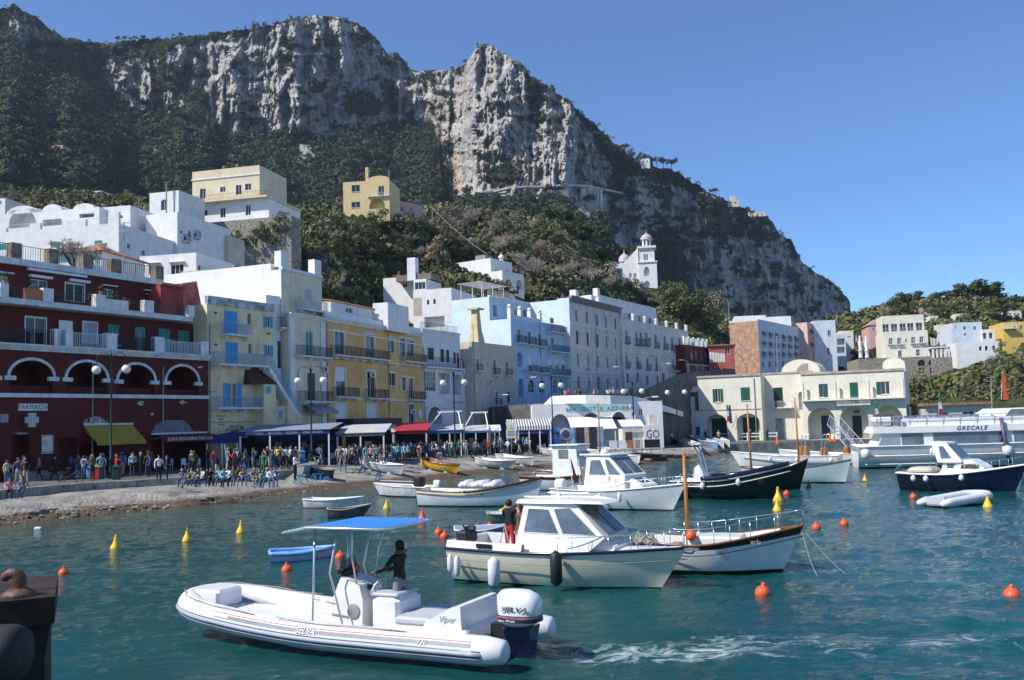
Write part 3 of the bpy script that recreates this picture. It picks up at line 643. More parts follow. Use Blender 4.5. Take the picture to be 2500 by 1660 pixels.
# signs
def sign(bd,k,x0,y0,x1,y1,body,mb_,mt_,size=.62,off=0,d=.06,name='sign',**kw):
 a,c,z0,z1=bd.rect(k,x0,y0,x1,y1,off);o=bd.box(name,mb_,a,c,off-d,off-.002,z0,z1)
 if body:text('lettering',body,(z1-z0)*size*1.35,mt_,o,facing((a+c)/2,off-d-.004,(z0+z1)/2),**kw)
 return o
M_INK=mat('dark_ink',(.03,.035,.05),.6,bump=0,var=0);M_WTXT=mat('white_lettering',(.8,.8,.8),.6,bump=0,var=0);M_BOARD=mat('sign_board',(.66,.67,.66),.5,var=.05,bump=0)
sign(b,'e',172,565,452,632,'FARMACIA',M_BOARD,M_INK,.66,spacing=1.12)
sign(b,'e',118,840,286,862,'FARMACIA',M_INK,M_WTXT,.7)
sign(b,'e',0,665,75,745,'',mat('grey_panel',(.25,.27,.3),.4,bump=0),M_INK,.5,name='notice_panel')
a,c,z0,z1=b.rect('e',205,655,330,790);m=MB();xm,zm=(a+c)/2,(z0+z1)/2
m.box(a,c,-.5,-.35,zm-.22,zm+.22);m.box(xm-.28,xm+.28,-.51,-.34,z0,z1);m.tube([(xm,-.4,zm),(xm,0,zm)],.04,5);m.build('pharmacy_cross',mat('cross_case',(.45,.47,.42),.35,bump=0),b.root)
a,c,z0,z1=b.rect('e',815,770,1290,945);M_YAWN=mat('yellow_canvas',(.42,.27,.035),.8,var=.06,bump=.1)
b.awning(a-.2,c-.25,z1,z0+.12,1.6,M_YAWN,.22)
a,c,z0,z1=b.rect('e',1442,866,2000,922);M_RAWN=mat('red_canvas',(.13,.012,.016),.8,var=.08,bump=.1)
o=b.awning(a,c-.3,z1+.1,z0+.42,1.3,M_RAWN,.5);text('lettering','SUSHI PESCHERIA FISH LAB',.40,M_WTXT,o,facing((a+c-.3)/2,-1.33,z0+.17),spacing=1.02)
m=MB()
for k in range(5):m.box(a+.6+.02*k,a+3.6-.3*k,-1.35+.3*k,-1.05+.3*k,0,.17*(k+1))
# plaster losses
for k,(x0,y0,x1,y1)in enumerate(((1292,530,1395,605),(1690,525,1800,580),(1880,195,1960,235),(1430,640,1480,690))):
 a,c,z0,z1=b.rect('e',x0,y0,x1,y1);m=MB();cx,cz=(a+c)/2,(z0+z1)/2;n=22
 for j in range(3):
  ox,oz=random.uniform(-.35,.35)*(c-a),random.uniform(-.35,.35)*(z1-z0);f_=.75 if j==0 else .3
  m.poly([(cx+ox*(j>0)+(c-a)/2*f_*random.uniform(.45,1)*cos(2*pi*i/n),-.004-.001*j,cz+oz*(j>0)+(z1-z0)/2*f_*random.uniform(.45,1)*sin(2*pi*i/n))for i in range(n)])
 m.build('bare_plaster_patch',mat('bare_plaster',(.48,.45,.44),.9,var=.2,scale=3),b.root)
 # shop steps
m=MB();a,c,z0,z1=b.rect('e',90,1160,430,1180)
for k in range(4):m.box(a,c,-1.6+.4*k,-.002,.15*k,.15*(k+1))
m.build('steps',M_CONC,b.root)
# first terrace level
o1=1.8;zt1=zC3t+.16;zC2=b.Z(*q('d',900,1105),.4);sR1=b.X(503,.4)
fB=b.front(sL,sR1,zt1-.3,zC2,o1)
R=lambda*r:b.rect('d',*r,o1)
fB.window(*R(242,1162,436,1452),mull=1,trim=M_FRAME,tw=.08,name='french_window')
fB.window(*R(562,1190,696,1470),shut=M_FRAME,name='shuttered_window');fB.window(*R(796,1210,925,1402),shut=mat('grey_louvre',(.35,.4,.48),.6,bump=0),trim=M_FRAME,tw=.1)
fB.window(*R(1036,1230,1146,1412),roll=(M_TEAL,.4),sill=True);fB.window(*R(1292,1255,1395,1502),roll=(M_TEAL,.22),name='french_window')
fB.window(*R(1520,1270,1631,1482),roll=(M_TEAL,.95));fB.window(*R(1706,1287,1815,1490),roll=(M_TEAL,1.))
b.shell(fB,10,M_RED,off=o1,roof=M_ROOFC)
fB.strip('roof_slab',M_BAND,sL,b.X(474,.3),zC2,zC2+.42,-1.35,8)
fB0=b.front(sL,sR,0,1,.12)
for x0,x1,mr in((-200,520,M_IRON),(640,1020,M_IRONW),(1125,1485,M_IRON),(1575,1925,M_IRONW)):
 a=b.rect('d',x0,1400,x1,1480)[0];c=b.rect('d',x0,1400,x1,1480)[1];fB0.railing(a,c,zt1,0,1.05,mr,b.root,.16,bw=.022)
for x0,x1 in((522,560),(632,700),(1022,1124),(1486,1576),(1926,2000)):
 a,c=b.rect('d',x0,1400,x1,1480)[:2];fB0.strip('terrace_pillar',M_TRIM,a,c,zt1,zt1+1.2,-.1,.45)
 # top terrace level
o2=3.6;zt2=zC2+.425;zC1=b.Z(*q('d',800,742),o2-.4);sR2=b.X(394,o2)
fC=b.front(sL,sR2,zt2-.1,zC1,o2);R=lambda*r:b.rect('d',*r,o2)
fC.window(*R(625,840,805,1010),frame=M_FRAME,name='french_window',pane=M_DKGREEN,trim=M_FRAME,tw=.07);fC.window(*R(290,800,460,960),name='french_window',hood=True);fC.window(*R(990,888,1085,1030),hood=True);fC.window(*R(1392,935,1482,1075),name='french_window',hood=True);fC.window(*R(-40,765,85,960),frame=M_FRAME,pane=M_BLUE,hood=True)
b.shell(fC,8,M_RED,off=o2,roof=M_ROOFC)
fC.strip('parapet',M_BAND,sL,sR2,zC1,zC1+.5,-.25,.2)
fC0=b.front(sL,sR,0,1,.62)
for x0,x1 in((5,85),(415,515),(920,1015),(1385,1475),(1810,1862)):a,c=b.rect('d',x0,1000,x1,1080,.5)[:2];fC0.strip('terrace_pillar',M_TRIM,a,c,zt2,zt2+1.0,-.1,.4)
for x0,x1 in((-200,5),(85,245),(515,920),(1240,1385),(1475,1810)):a,c=b.rect('d',x0,1000,x1,1080,.5)[:2];fC0.railing(a,c,zt2,.1,.9,M_IRON,b.root,.16)
a,c=b.rect('d',247,1000,413,1010,.5)[:2];fC0.strip('terracotta_screen',mat('orange_brick',(.5,.17,.10),.8),a,c,zt2,zt2+.85,0,.2)
a,c=b.rect('d',1015,1000,1240,1010,.5)[:2];fC0.strip('draped_screen',M_TRIM,a,c,zt2,zt2+.75,0,.25)
m=MB()
for x0,x1,y0 in((250,810,735),(270,480,775),(650,840,815)):a,c,z0,z1=R(x0,y0-12,x1,y0+12);fC.bx(m,a,c,-.35,-.05,z0,z1)
m.build('awning_box',M_TRIM,b.root)
fC0=b.front(sL,sR,0,1,o2+.1)
for k,(x0,x1,y0,y1)in enumerate(((120,220,490,605),(480,570,535,650),(805,895,582,690),(1075,1170,622,740),(1500,1575,690,780))):
 a,c=b.rect('d',x0,y0,x1,y1,o2)[:2];fC0.strip('roof_pillar',mat('weathered_pillar',(.24,.19,.14),.9,var=.35,scale=2,streak=.4),a,c,zC1+.5,zC1+1.75,0,.7)
for x0,x1 in((-100,120),(220,480),(570,805),(895,1075),(1170,1500)):a,c=b.rect('d',x0,600,x1,605,o2)[:2];fC0.railing(a,c,zC1+.5,.2,1.15,M_IRON,b.root,.2)
# lit brick-red annexe on the end of the terrace
a,c,z0,z1=b.rect('d',1585,860,1800,1130,1.6);fD=b.front(a,c,zt2-.05,z1,2.2);fl=b.flank(a,2.2,7,zt2-.05,z1)
d0=b.rect('d',1635,920,1705,1130,2.2);fD.window(*d0,pane=M_REDL,frame=mat('red_door_frame',(.25,.05,.05),.6),name='door',roll=(mat('red_door',(.28,.06,.06),.6),.98));b.shell(fD,4.8,M_REDL,fl,off=2.2)
b.box('tiled_eave',M_TILE,a-.3,c+.2,1.7,2.3,z1,z1+.18)
m=MB();x0_=c+.25;m.prism([(x0_,zt2-2.6),(x0_+2.9,zt2-2.6),(x0_+2.5,zt2+.6),(x0_+1.7,z1+.9),(x0_,z1+.5)],2.6,6.5)
m.build('party_wall',mat('flaking_pink_plaster',(.40,.15,.12),.9,var=.5,scale=.7,bump=.3,col2=(.34,.04,.045)),b.root)
RED=b
# potted plants on the terraces
M_POT=mat('terracotta_pot',(.36,.15,.08),.8,bump=.1)
def leaf_tuft(mb,c,r,n=40,s=.12,up=.6):
 for _ in range(n):
  d=Vector((random.gauss(0,1),random.gauss(0,1),random.gauss(up,.7))).normalized();p=Vector(c)+d*r*random.uniform(.35,1)
  t=d.orthogonal().normalized()*s*random.uniform(.6,1.3);w_=d.cross(t).normalized()*s*random.uniform(.3,.6)
  mb.quad(p-t,p+w_,p+t+d*s*.4,p-w_)
def pot_plant(p,h,lab,parent=None,m_=None,pot=M_POT):
 e=empty('potted_plant',p,0,lab,'plant','potted plants');m=MB();m.lathe([(h*.16,0),(h*.22,h*.38),(h*.24,h*.4)],8);m.build('pot',pot,e)
 m=MB();leaf_tuft(m,(0,0,h*.6),h*.45,46,h*.13);m.build('foliage',m_ or leafmat('pot_leaf',(.02,.05,.012),(.09,.14,.04),3),e);return e
def on_b(bd,k,x,y,off,z):s_,_=bd.sz(*q(k,x,y),off);p=bd.A+bd.d*s_+bd.n*off;return Vector((p[0],p[1],bd.z0+z))
for x,h,l in((45,.9,'small cactus pot on the white terrace pillar of red house'),(965,.8,'dry grass pot on white pillar beside the draped screen')):pot_plant(on_b(b,'d',x,950,.8,zt2+1.0),h,l)
for x,h,l in((330,1.3,'broad green plant behind the orange brick screen'),(895,1.2,'leafy plant standing beside the red house french window'),(1080,1.5,'bushy plant behind the draped terrace screen'),(1200,1.1,'orange potted shrub at end of draped screen')):pot_plant(on_b(b,'d',x,950,1.3,zt2),h,l)
# --- pale yellow house with blue shutters and an outside stair
M_PALE=mat('pale_yellow_plaster',(.72,.61,.38),.85,var=.14,scale=.6,bump=.2,streak=.30)
M_GREYCAP=mat('stained_coping',(.40,.43,.46),.9,var=.45,scale=1.2,bump=.2)
b=Building('stair_house','pale yellow house with bright blue shutters and outside stair',(505,83),28);F_='f'
sL=.05;sR=b.X(671);zT=b.Z(*q('f',350,500));fr=b.front(sL,sR,0,zT)
def arched(f_,r_,fm_=M_FRAME,**k):a,c,z0,z1=r_;f_.window(a,c,z0,z1,frame=fm_,arch=(c-a)/2,mull=0,**k)
R=lambda*r:b.rect('f',*r)
fr.window(*R(220,525,326,708),shut=M_BLUE,name='shuttered_door');fr.balcony(*R(190,600,388,700)[:2],R(190,600,388,715)[2],rail=M_IRONB)
arched(fr,R(405,545,438,630));fr.window(*R(552,568,588,658),open_=M_BLUE)
fr.window(*R(228,765,329,942),shut=M_BLUE,name='shuttered_door');arched(fr,R(412,775,441,862));fr.window(*R(555,790,590,878),open_=M_BLUE)
zb2=R(110,900,510,948)[2];bl2=R(112,900,506,948);fr.balcony(bl2[0],bl2[1],zb2,1.15,1.05,M_IRONB,M_WHITE)
dz=R(250,1090,322,1284);fr.window(*dz,name='french_window',open_=M_BLUE);zb1=R(190,1200,465,1288)[2];bl1=R(110,1200,462,1288);fr.balcony(bl1[0],bl1[1],zb1,1.0,.95,M_IRONB,M_WHITE)
fr.window(*R(612,1066,671,1198),shut=M_BLUE,name='door');arched(fr,R(581,1146,610,1214),M_BLUE)
for x,y in((150,538),(152,785),(573,704)):a,c,z0,z1=R(x-12,y-8,x+12,y+8);fr.strip('vent',M_INK,a,c,z0,z1,-.02,.02)
# ground storey with arched window, wider to the left
a,c,z0,z1=R(230,1425,386,1480);fr.window(a,c,z0,z1,arch=z1-z0-.1,mull=3)
b.shell(fr,12,M_PALE,b.flank(sL,0,12,0,zT),roof=M_ROOFC);fr.strip('coping',M_GREYCAP,sL,sR,zT,zT+.75,-.12,.3)
# bay with brown hood
bay=R(465,1105,562,1305);m=MB();m.box(bay[0],bay[1],-1.1,0,bay[2]-1.6,bay[3]);m.build('bay',M_PALE,b.root)
m=MB();m.rings([[(bay[0]-1.5,-.9,bay[3]),(bay[1]+.1,-1.2,bay[3]),(bay[1]+.1,0,bay[3]),(bay[0]-1.5,0,bay[3])],[(bay[0]-1.2,-.1,bay[3]+1.6),(bay[1]-.3,-.1,bay[3]+1.6),(bay[1]-.3,0,bay[3]+1.6),(bay[0]-1.2,0,bay[3]+1.6)]]);m.build('bay_hood',M_BROWN,b.root)
fbay=b.front(0,1,0,1,-1.1);mb_=MB();a,c,z0,z1=R(487,1115,520,1175)
for nm,x0,x1,y0,y1 in(('bay_window',a,c,z0,z1),):fbay.bx(mb_,x0,x1,-.03,.02,y0,y1-.1);mb_.build(nm,M_BLUE,b.root)
b2_=R(562,1275,655,1440);m=MB();m.box(b2_[0],b2_[1],-.9,0,0,b2_[3]);m.build('porch',M_PALE,b.root);a,c,z0,z1=R(598,1312,625,1372);b.box('porch_window',M_BLUE,a,c,-.93,-.88,z0,z1)
# stair
sa=R(500,950,510,950)[1];sb_=R(735,1330,750,1340)[1];zb_=R(740,1330,750,1345)[2];n=22;m=MB();rl=MB()
for k in range(n):
 x0=sa+(sb_-sa)*k/n;x1=sa+(sb_-sa)*(k+1)/n;z=zb2-(zb2-zb_)*(k+1)/n
 m.box(x0,x1,-1.2,-.01,z-.45,z+.02)
 rl.box(x0-.012,x0+.012,-1.18,-1.155,z,z+1.0);xm_=(x0+x1)/2;rl.box(xm_-.012,xm_+.012,-1.18,-1.155,z,z+1.0)
m.build('stair',M_WHITE,b.root);rl.tube([(sa,-1.17,zb2+1.0),(sb_,-1.17,zb_+1.0)],.03,5);rl.build('stair_railing',M_IRONB,b.root)
m=MB();m.prism([(b2_[1],0),(sb_+.4,0),(sb_+.4,zb_),(sb_,zb_),(b2_[1],min(zb2-.5,zb_+(zb2-zb_)*(sb_-b2_[1])/(sb_-sa)-.45))],-1.15,-.02);m.build('stair_wall',M_PALE,b.root)
tx=R(155,1345,232,1432);th=(tx[3]-tx[2])
for k,(t_,s_)in enumerate((('RISTORANTE',.3),('Angelo',.36),('e',.25),('Raimondo',.27))):text('lettering',t_,s_*th*.72,M_INK,b.root,facing((tx[0]+tx[1])/2,-.01,tx[3]-th*(.12+.25*k)),shear=.2 if k else 0)
# white recess with green blind, right of the stair house
zr=b.Z(*q('f',680,395));fw=b.front(sR+.02,b.X(706),0,zr,1.0);R1=lambda*r:b.rect('f',*r,1.0)
fw.window(*R1(645,475,705,590),name='french_window',pane=M_FRAME,trim=M_TRIM,tw=.05);bw_=R1(640,600,733,660);fw.balcony(bw_[0],bw_[1],bw_[2],.7,rail=M_IRON)
gb=R1(645,757,736,976);fw.window(*gb,roll=(mat('green_canvas',(.008,.085,.07),.8),1.0),name='covered_opening');b.shell(fw,10,M_WHITE,off=1.0)
YEL=b
# --- tall cream house with pilasters and a big white flank
M_CREAM=mat('cream_plaster',(.68,.62,.47),.85,var=.12,scale=.6,bump=.2,streak=.28)
p0=YEL.A+YEL.d*YEL.X(705);Y0=float(p0[1])+.3
b=Building('pilaster_house','tall cream house with white pilasters beside the stair house',(706,Y0),22)
sR=b.X(797);zc=b.Z(*q('f',880,588));zt=b.Z(*q('f',880,240),.9);R=lambda*r:b.rect('f',*r)
fr=b.front(.02,sR,0,zc)
fr.window(*R(872,685,930,872),name='french_window',pane=M_TEAL);r_=R(782,800,1050,882);fr.balcony(r_[0],sR-.05,r_[2],.9,rail=M_IRON)
fr.window(*R(885,1010,945,1226),name='french_window',shut=M_DKGREEN);r_=R(800,1150,1060,1237);fr.balcony(r_[0],sR-.05,r_[2],1.0,rail=M_IRON,slab=M_WHITE)
for z in(R(780,1230,1050,1232)[2],R(780,880,1050,882)[2]):fr.strip('string_course',M_TRIM,.02,sR,z-.35,z-.17,-.1)
for x0,x1 in((.05,.95),(sR-.95,sR-.05)):fr.strip('pilaster',M_TRIM,x0,x1,2.8,zc-.02,-.13,.02)
b.shell(fr,3,M_CREAM,roof=M_ROOFC);steps_strip(fr,'cornice',M_TRIM,.02,sR,zc,zc+.4,.35)
f2=b.front(.03,b.X(790,.8),zc-.01,zt,.8);w0=b.rect('f',862,350,920,440,.8);f2.window(*w0,shut=mat('grey_shutter',(.42,.45,.47),.6));r_=b.rect('f',800,450,1040,522,.8);f2.balcony(r_[0],f2.r[1]-.02,r_[2],.75,rail=M_IRONW)
flk=b.flank(.03,.8,24,zc-.01,zt);b.shell(f2,23.2,M_CREAM,flk,off=.8);f2.strip('cornice',M_TRIM,.03,f2.r[1],zt,zt+.3,-.15,.3)
ov=MB();ov.quad((.028,.8,zc+.02),(.028,24,zc+.02),(.028,24,zt),(.028,.8,zt));ov.build('whitewashed_flank',M_WHITE,b.root)
for x in(.03,f2.r[1]-1.3):b.box('roof_pier',M_WHITE,x,x+1.25,.8,1.6,zt+.3,zt+1.9);aerial(x+.6,1.2,zt+1.9,1.6,parent=b.root)
b.box('parapet_block',M_WHITE,.03,.5,2,24,zt,zt+.7)
r_=R(840,1268,1075,1335);b.awning(r_[0],sR,r_[3]+.1,r_[2]+.2,1.6,mat('grey_canvas',(.30,.32,.34),.8),.25)
CRM=b
# --- ochre house
M_OCHRE=mat('ochre_plaster',(.70,.43,.17),.85,var=.13,scale=.5,bump=.2,streak=.3)
p0=CRM.A+CRM.d*CRM.X(797);b=Building('ochre_house','ochre house with white window surrounds and iron balconies',(797,float(p0[1])-.2),20)
sR=b.X(1033);zT=b.Z(*q('f',1400,668));R=lambda*r:b.rect('f',*r);fr=b.front(.02,sR,0,zT)
for r_ in((1100,688,1176,866),(1348,712,1416,886),(1108,1255,1193,1405),(1362,1260,1434,1400)):fr.window(*R(*r_),trim=M_TRIM,tw=.2,name='french_window',roll=(M_FRAME,.85)if r_[1]>1200 else None)
for r_ in((1524,740,1574,850),(1620,740,1662,880),(1678,750,1732,880),(1536,1010,1586,1116),(1634,1042,1669,1152)):fr.window(*R(*r_),trim=M_TRIM,tw=.17,sill=True)
fr.window(*R(1110,978,1184,1196),trim=M_TRIM,tw=.2,name='french_window',roll=(M_FRAME,.45));fr.window(*R(1360,998,1425,1206),trim=M_TRIM,tw=.2,name='french_window');fr.window(*R(1690,1050,1728,1216),trim=M_TRIM,tw=.15,name='french_window');fr.window(*R(1692,1258,1738,1425),trim=M_TRIM,tw=.12,name='door')
for r_,mr in(((1062,800,1500,886),M_IRON),((1622,850,1795,922),mat('olive_iron',(.12,.12,.05),.6)),((1085,1110,1250,1202),M_IRON),((1340,1130,1488,1213),M_IRON),((1682,1145,1790,1224),M_IRON)):
 a,c,z0,_=R(*r_);fr.balcony(max(a,.1),min(c,sR),z0,.85,1.0,mr)
for y in(918,1215):z=R(1300,y-2,1700,y)[2];fr.strip('string_course',M_TRIM,.02,sR,z-.25,z-.08,-.08)
fr.strip('frieze',M_TRIM,.02,sR,zT-.95,zT-.8,-.06);b.shell(fr,12,M_OCHRE);steps_strip(fr,'cornice',M_TRIM,.02,sR,zT,zT+.55,.5);fr.strip('parapet',M_WHITE,.02,sR,zT+.55,zT+1.1,0,.3)
s_,z_=b.sz(*q('f',1780,1335));m=MB();m.M=Matrix.Translation((s_,-.02,z_))@Matrix.Rotation(pi/2,4,'X');m.lathe([(.3,0),(.55,.0),(.6,.05),(.5,.08)],16);m.build('oval_plaque',M_TRIM,b.root)
r_=R(1110,1375,1505,1430);b.box('dark_fascia',mat('navy_fascia',(.012,.016,.04),.6),r_[0],r_[1],-2.2,-.02,r_[2],r_[3])
OCH=b
# small white roof house behind the ochre one
p0=b.A+b.d*b.X(810)+b.n*7;b=Building('roof_house','small white house with tiled eaves on the ochre house roof',(812,float(p0[1])),20,z0=OCH.z0+zT)
zT2=b.Z(*q('f',1200,470));fr=b.front(0,b.X(1002),0,zT2);fr.window(*b.rect('f',1632,545,1668,605),pane=M_GREEN,name='door');fr.window(*b.rect('f',1190,500,1245,540));b.shell(fr,6,M_WHITE,b.flank(0,0,6,0,zT2))
m=MB()
for k in range(40):x=fr.r[1]*k/40;m.tube([(x,-.25,zT2+.02),(x,1.5,zT2+.3)],.11,6)
m.build('eave_tiles',M_TILE,b.root);r2=b.rect('f',1475,490,1575,590);b.box('stair_head',M_WHITE,r2[0]-2.2,r2[1],-2.0,-.01,0,r2[3])
# --- generic house from surveyed corners
def house(name,label,k,xl,xr,yt,yb,Y,ang,depth,m_,wins=(),fw=(),par=.35,cat='house',group=None,sink=5,roof=M_ROOFC,frame=None,shutm=None,trim=None,rail=None,slab=None,flm=None,top=None,rw=(),rx=None):
 uL,vm=q(k,xl,(yt+yb)/2);uR=q(k,xr,0)[0];xm=(xl+xr)/2
 b=Building(name,label,(uL,Y,vm),ang,0,cat,group);L=b.sz(uR,vm)[0]
 z1=b.sz(*q(k,xm,yt))[1];zb=b.sz(*q(k,xm,yb))[1];z0=zb-sink
 b.z0=0;fr=b.front(0,L,z0,z1);fl=b.flank(0,0,depth,z0,z1);rt=b.flank(L,0,depth,z0,z1,-1)
 def put(face,rect,w_):
  st=w_[4]if len(w_)>4 else ''
  a,c,d,e=rect
  if 'o' in st:face.recess(a,c,d,e,1.6,(c-a)/2 if 'a' in st else 0);return
  kw=dict(frame=frame,trim=trim if trim and 't' not in st else None,tw=.12)
  if 'a' in st:kw.update(arch=(c-a)/2,trim=None)
  if 'g' in st:kw.update(shut=shutm or M_GREEN)
  if 'G' in st:kw.update(open_=shutm or M_GREEN)
  if 'r' in st:kw.update(roll=(shutm or M_FRAME,.6))
  if 'h' in st:kw.update(hood=True)
  if 's' in st:kw.update(sill=True)
  if 'k' in st:kw.update(pane=M_DARKGLASS)
  big=(c-a)*F_PX/Y>14
  kw.update(mull=2 if 'w' in st else(1 if(c-a)>.7 else 0),bars=1 if 'm' in st else 0)
  face.window(a,c,d,e,name='door' if 'd' in st else 'window',**kw)
  if 'b' in st:face.balcony(a-.35,c+.35,d-.02,.6,.95,rail or M_IRON,slab,step=.18)
 for w_ in wins:put(fr,b.rect(k,*w_[:4]),w_)
 for w_ in fw:put(fl,b.frect(k,*w_[:4],0),w_)
 for w_ in rw:put(rt,b.frect(k,*w_[:4],L),w_)
 b.shell(fr,depth,m_,fl,parapet=par,roof=roof,right=rt,pm=M_WHITE if par and m_ is M_WHITE else None)
 if flm:o=MB();o.quad((-.004,.01,z0),(-.004,depth,z0),(-.004,depth,z1),(-.004,.01,z1));o.build('painted_flank',flm,b.root)
 b.L,b.z1,b.fr,b.fl,b.zb,b.dep=L,z1,fr,fl,zb,depth
 return b
 # --- white house with the big archway
p0=OCH.A+OCH.d*OCH.X(1033)
b=Building('archway_house','white house with large ground floor archway right of ochre house',(1034,float(p0[1])+.3),28)
R=lambda*r:b.rect('g',*r);sM=b.X(q('g',812,0)[0]);sR=b.X(q('g',1010,0)[0]);zT=b.Z(*q('g',640,692));zT2=b.Z(*q('g',905,1020));M_WSH=mat('cool_whitewash',(.70,.71,.72),.85,var=.08,scale=.7,bump=.2,streak=.32)
fr=b.front(.02,sM,0,zT)
for r_ in((513,812,566,915),(623,824,655,935),(673,832,700,938),(736,852,758,950),(766,858,786,990)):fr.window(*R(*r_),shut=M_BROWN,trim=M_TRIM,tw=.1)
z1_=R(480,980,800,985)[2];fr.railing(.1,sM-.1,z1_,-.5,1.3,M_IRON,b.root,.2);fr.strip('balcony',M_TRIM,.05,sM,z1_-.2,z1_,-.7)
fr.window(*R(486,1018,582,1190),mull=4,bars=3,name='studio_window')
for r_ in((606,1034,708,1212),(726,1048,806,1222)):fr.recess(*R(*r_),1.2)
a,c,z0,z1=R(512,1330,640,1510);z1=R(512,1325,640,1510)[3];fr.recess(a,c,0.02,z1,4,(c-a)/2);arch_trim(fr,a,c,z1-(c-a)/2,z1,M_TRIM,.5)
b.shell(fr,12,M_WSH);fr.strip('coping',M_TRIM,.02,sM,zT,zT+.25,-.1,.3);fr.railing(.3,sM-.2,zT+.25,.3,.9,M_IRON,b.root,.2)
f2=b.front(sM+.01,sR,0,zT2)
for r_ in((838,1056,900,1240),(917,1062,990,1246)):f2.recess(*R(*r_),1.3)
f2.window(*R(862,1342,902,1412),bars=1);f2.window(*R(750,1325,778,1400))if False else None
b.shell(f2,8,M_WSH);f2.strip('coping',M_TRIM,sM,sR,zT2,zT2+.3,-.12,.25)
for x in np.linspace(sM+.1,sR-.4,5):b.box('terrace_post',M_TRIM,x,x+.35,0,.35,zT2+.3,zT2+1.5)
f2.railing(sM+.2,sR-.1,zT2+.3,.15,1.0,M_IRON,b.root,.16)
r_=R(690,1268,836,1310);o=b.box('name_tiles',M_BOARD,r_[0],r_[1],-.05,-.01,r_[2]-.1,r_[3]+.1);text('lettering','V. BAGATERIA',.5,M_INK,o,facing((r_[0]+r_[1])/2,-.055,(r_[2]+r_[3])/2))
WAR=b
# --- beige house with sculpted chimney
M_BEIGE=mat('beige_plaster',(.58,.51,.41),.85,var=.12,scale=.7,bump=.2,streak=.25)
p0=WAR.A+WAR.d*(sM+1.5);Yb_=float((WAR.A+WAR.d*sR)[1])
W_=[(936,905,960,1012,'b'),(1082,915,1108,1045,'db'),(1192,932,1216,1052,'db'),(1200,1196,1228,1286,'dg'),(1100,1190,1125,1310,'db'),(1042,1175,1052,1260),(1030,940,1042,990)]
b=house('beige_house','beige house with sculpted yellow chimney beside the blue hotel','g',905,1283,800,1400,Yb_-5,29,11,M_BEIGE,W_,trim=M_TRIM,sink=8,shutm=M_DKGREEN)
for r_ in((1142,905,1166,960),(1144,1082,1170,1240)):pass
x_,z_=b.sz(*q('g',990,770));m=MB();m.rings([[(x_-w1,1-d1,z)for w1,d1 in((w_,w_),(-w_,w_),(-w_,-w_),(w_,-w_))]for w_,z in((.95,z_-.2),(.6,z_+1.6),(.42,z_+4.6))]);m.box(x_-.9,x_+.9,.1,1.9,z_+4.6,z_+4.85);m.build('chimney',mat('chimney_yellow',(.6,.5,.3),.8),b.root)
for dx,h in((-4,3.6),(-6,4.2),(-2,3)):aerial(dx+4,4,b.z1,h,parent=b.root)
BEI=b
# --- light blue hotel
M_SKYB=mat('light_blue_plaster',(.42,.58,.76),.85,var=.09,scale=.5,bump=.2,streak=.14);M_PALEB=mat('pale_blue_whitewash',(.58,.70,.78),.85,var=.06,scale=.5,bump=.2,streak=.14)
b=Building('blue_hotel','light blue hotel with small balconies and white crenellated terrace',(1254,143.5),30,0)
R=lambda*r:b.rect('g',*r);s1=b.X(q('g',1535,0)[0]);s2=b.X(q('g',1768,0)[0]);zt=b.Z(*q('g',1400,592));zq=b.Z(*q('g',1650,620));zg=3
fr=b.front(0,s1,zg,zt);fl=b.flank(0,0,12,zg,zt)
for r_ in((1288,660,1322,770),(1382,678,1410,785),(1474,695,1500,800)):a,c,z0,z1=R(*r_);fr.window(a,c,z0,z1,trim=M_TRIM,tw=.15);fr.balcony(a-.7,c+.9,z0,.7,1.0,M_IRON,M_WHITE)
for r_ in((1388,890,1420,1020),(1482,905,1514,1030)):a,c,z0,z1=R(*r_);fr.window(a,c,z0,z1,trim=M_TRIM,tw=.12,roll=(M_FRAME,.6));fr.balcony(a-.3,c+1.0,z0,.7,1.0,M_IRON,M_WHITE)
a,c,z0,z1=R(1294,852,1336,978);fr.recess(a,c,z0,z1,.8,(c-a)/2);a,c,z0,z1=R(1305,1078,1345,1245);fr.recess(a,c,z0,z1,1.5,(c-a)/2)
for r_ in((1388,1088,1438,1202),(1484,1090,1530,1205)):a,c,z0,z1=R(*r_);fr.window(a,c,z0,z1,arch=(c-a)/2,bars=2,mull=1,name='arched_window');arch_trim(fr,a,c,z1-(c-a)/2,z1,M_TRIM,.14)
b.shell(fr,12,M_SKYB,fl)
o=MB();o.quad((-.004,.01,zg),(-.004,12,zg),(-.004,12,zt),(-.004,.01,zt));o.build('whitewashed_flank',M_PALEB,b.root)
for k in range(4):x=k*(s1-.6)/3;b.box('crenel_post',M_TRIM,x,x+.6,0,.6,zt,zt+1.7);m=MB();m.ball((x+.3,.3,zt+1.95),.35,8,6);m.build('finial',M_TRIM,b.root,smooth=True)
fr.strip('parapet',M_PALEB,.6,s1-.6,zt,zt+.7,.1,.35)
f2=b.front(s1+.01,s2,zg,zq)
for r_ in((1578,565,1606,604),(1582,732,1612,782)):f2.window(*R(*r_),trim=M_TRIM,tw=.1)
for x0 in(1564,1622,1678,1732):f2.window(*R(x0,915,x0+30,1005),trim=M_TRIM,tw=.1,roll=(M_FRAME,.5))
for x0,x1,y in((1546,1685,688),(1550,1765,852),(1560,1768,1056)):a,c,z0,_=R(x0,y-40,x1,y);f2.balcony(a,c,z0,1.0,1.05,M_IRON,M_WHITE)
for x0 in(1600,1652,1712):a,c,z0,z1=R(x0,1085,x0+44,1200);f2.recess(a,c,z0,z1,.9,(c-a)/2);arch_trim(f2,a,c,z1-(c-a)/2,z1,M_TRIM,.22)
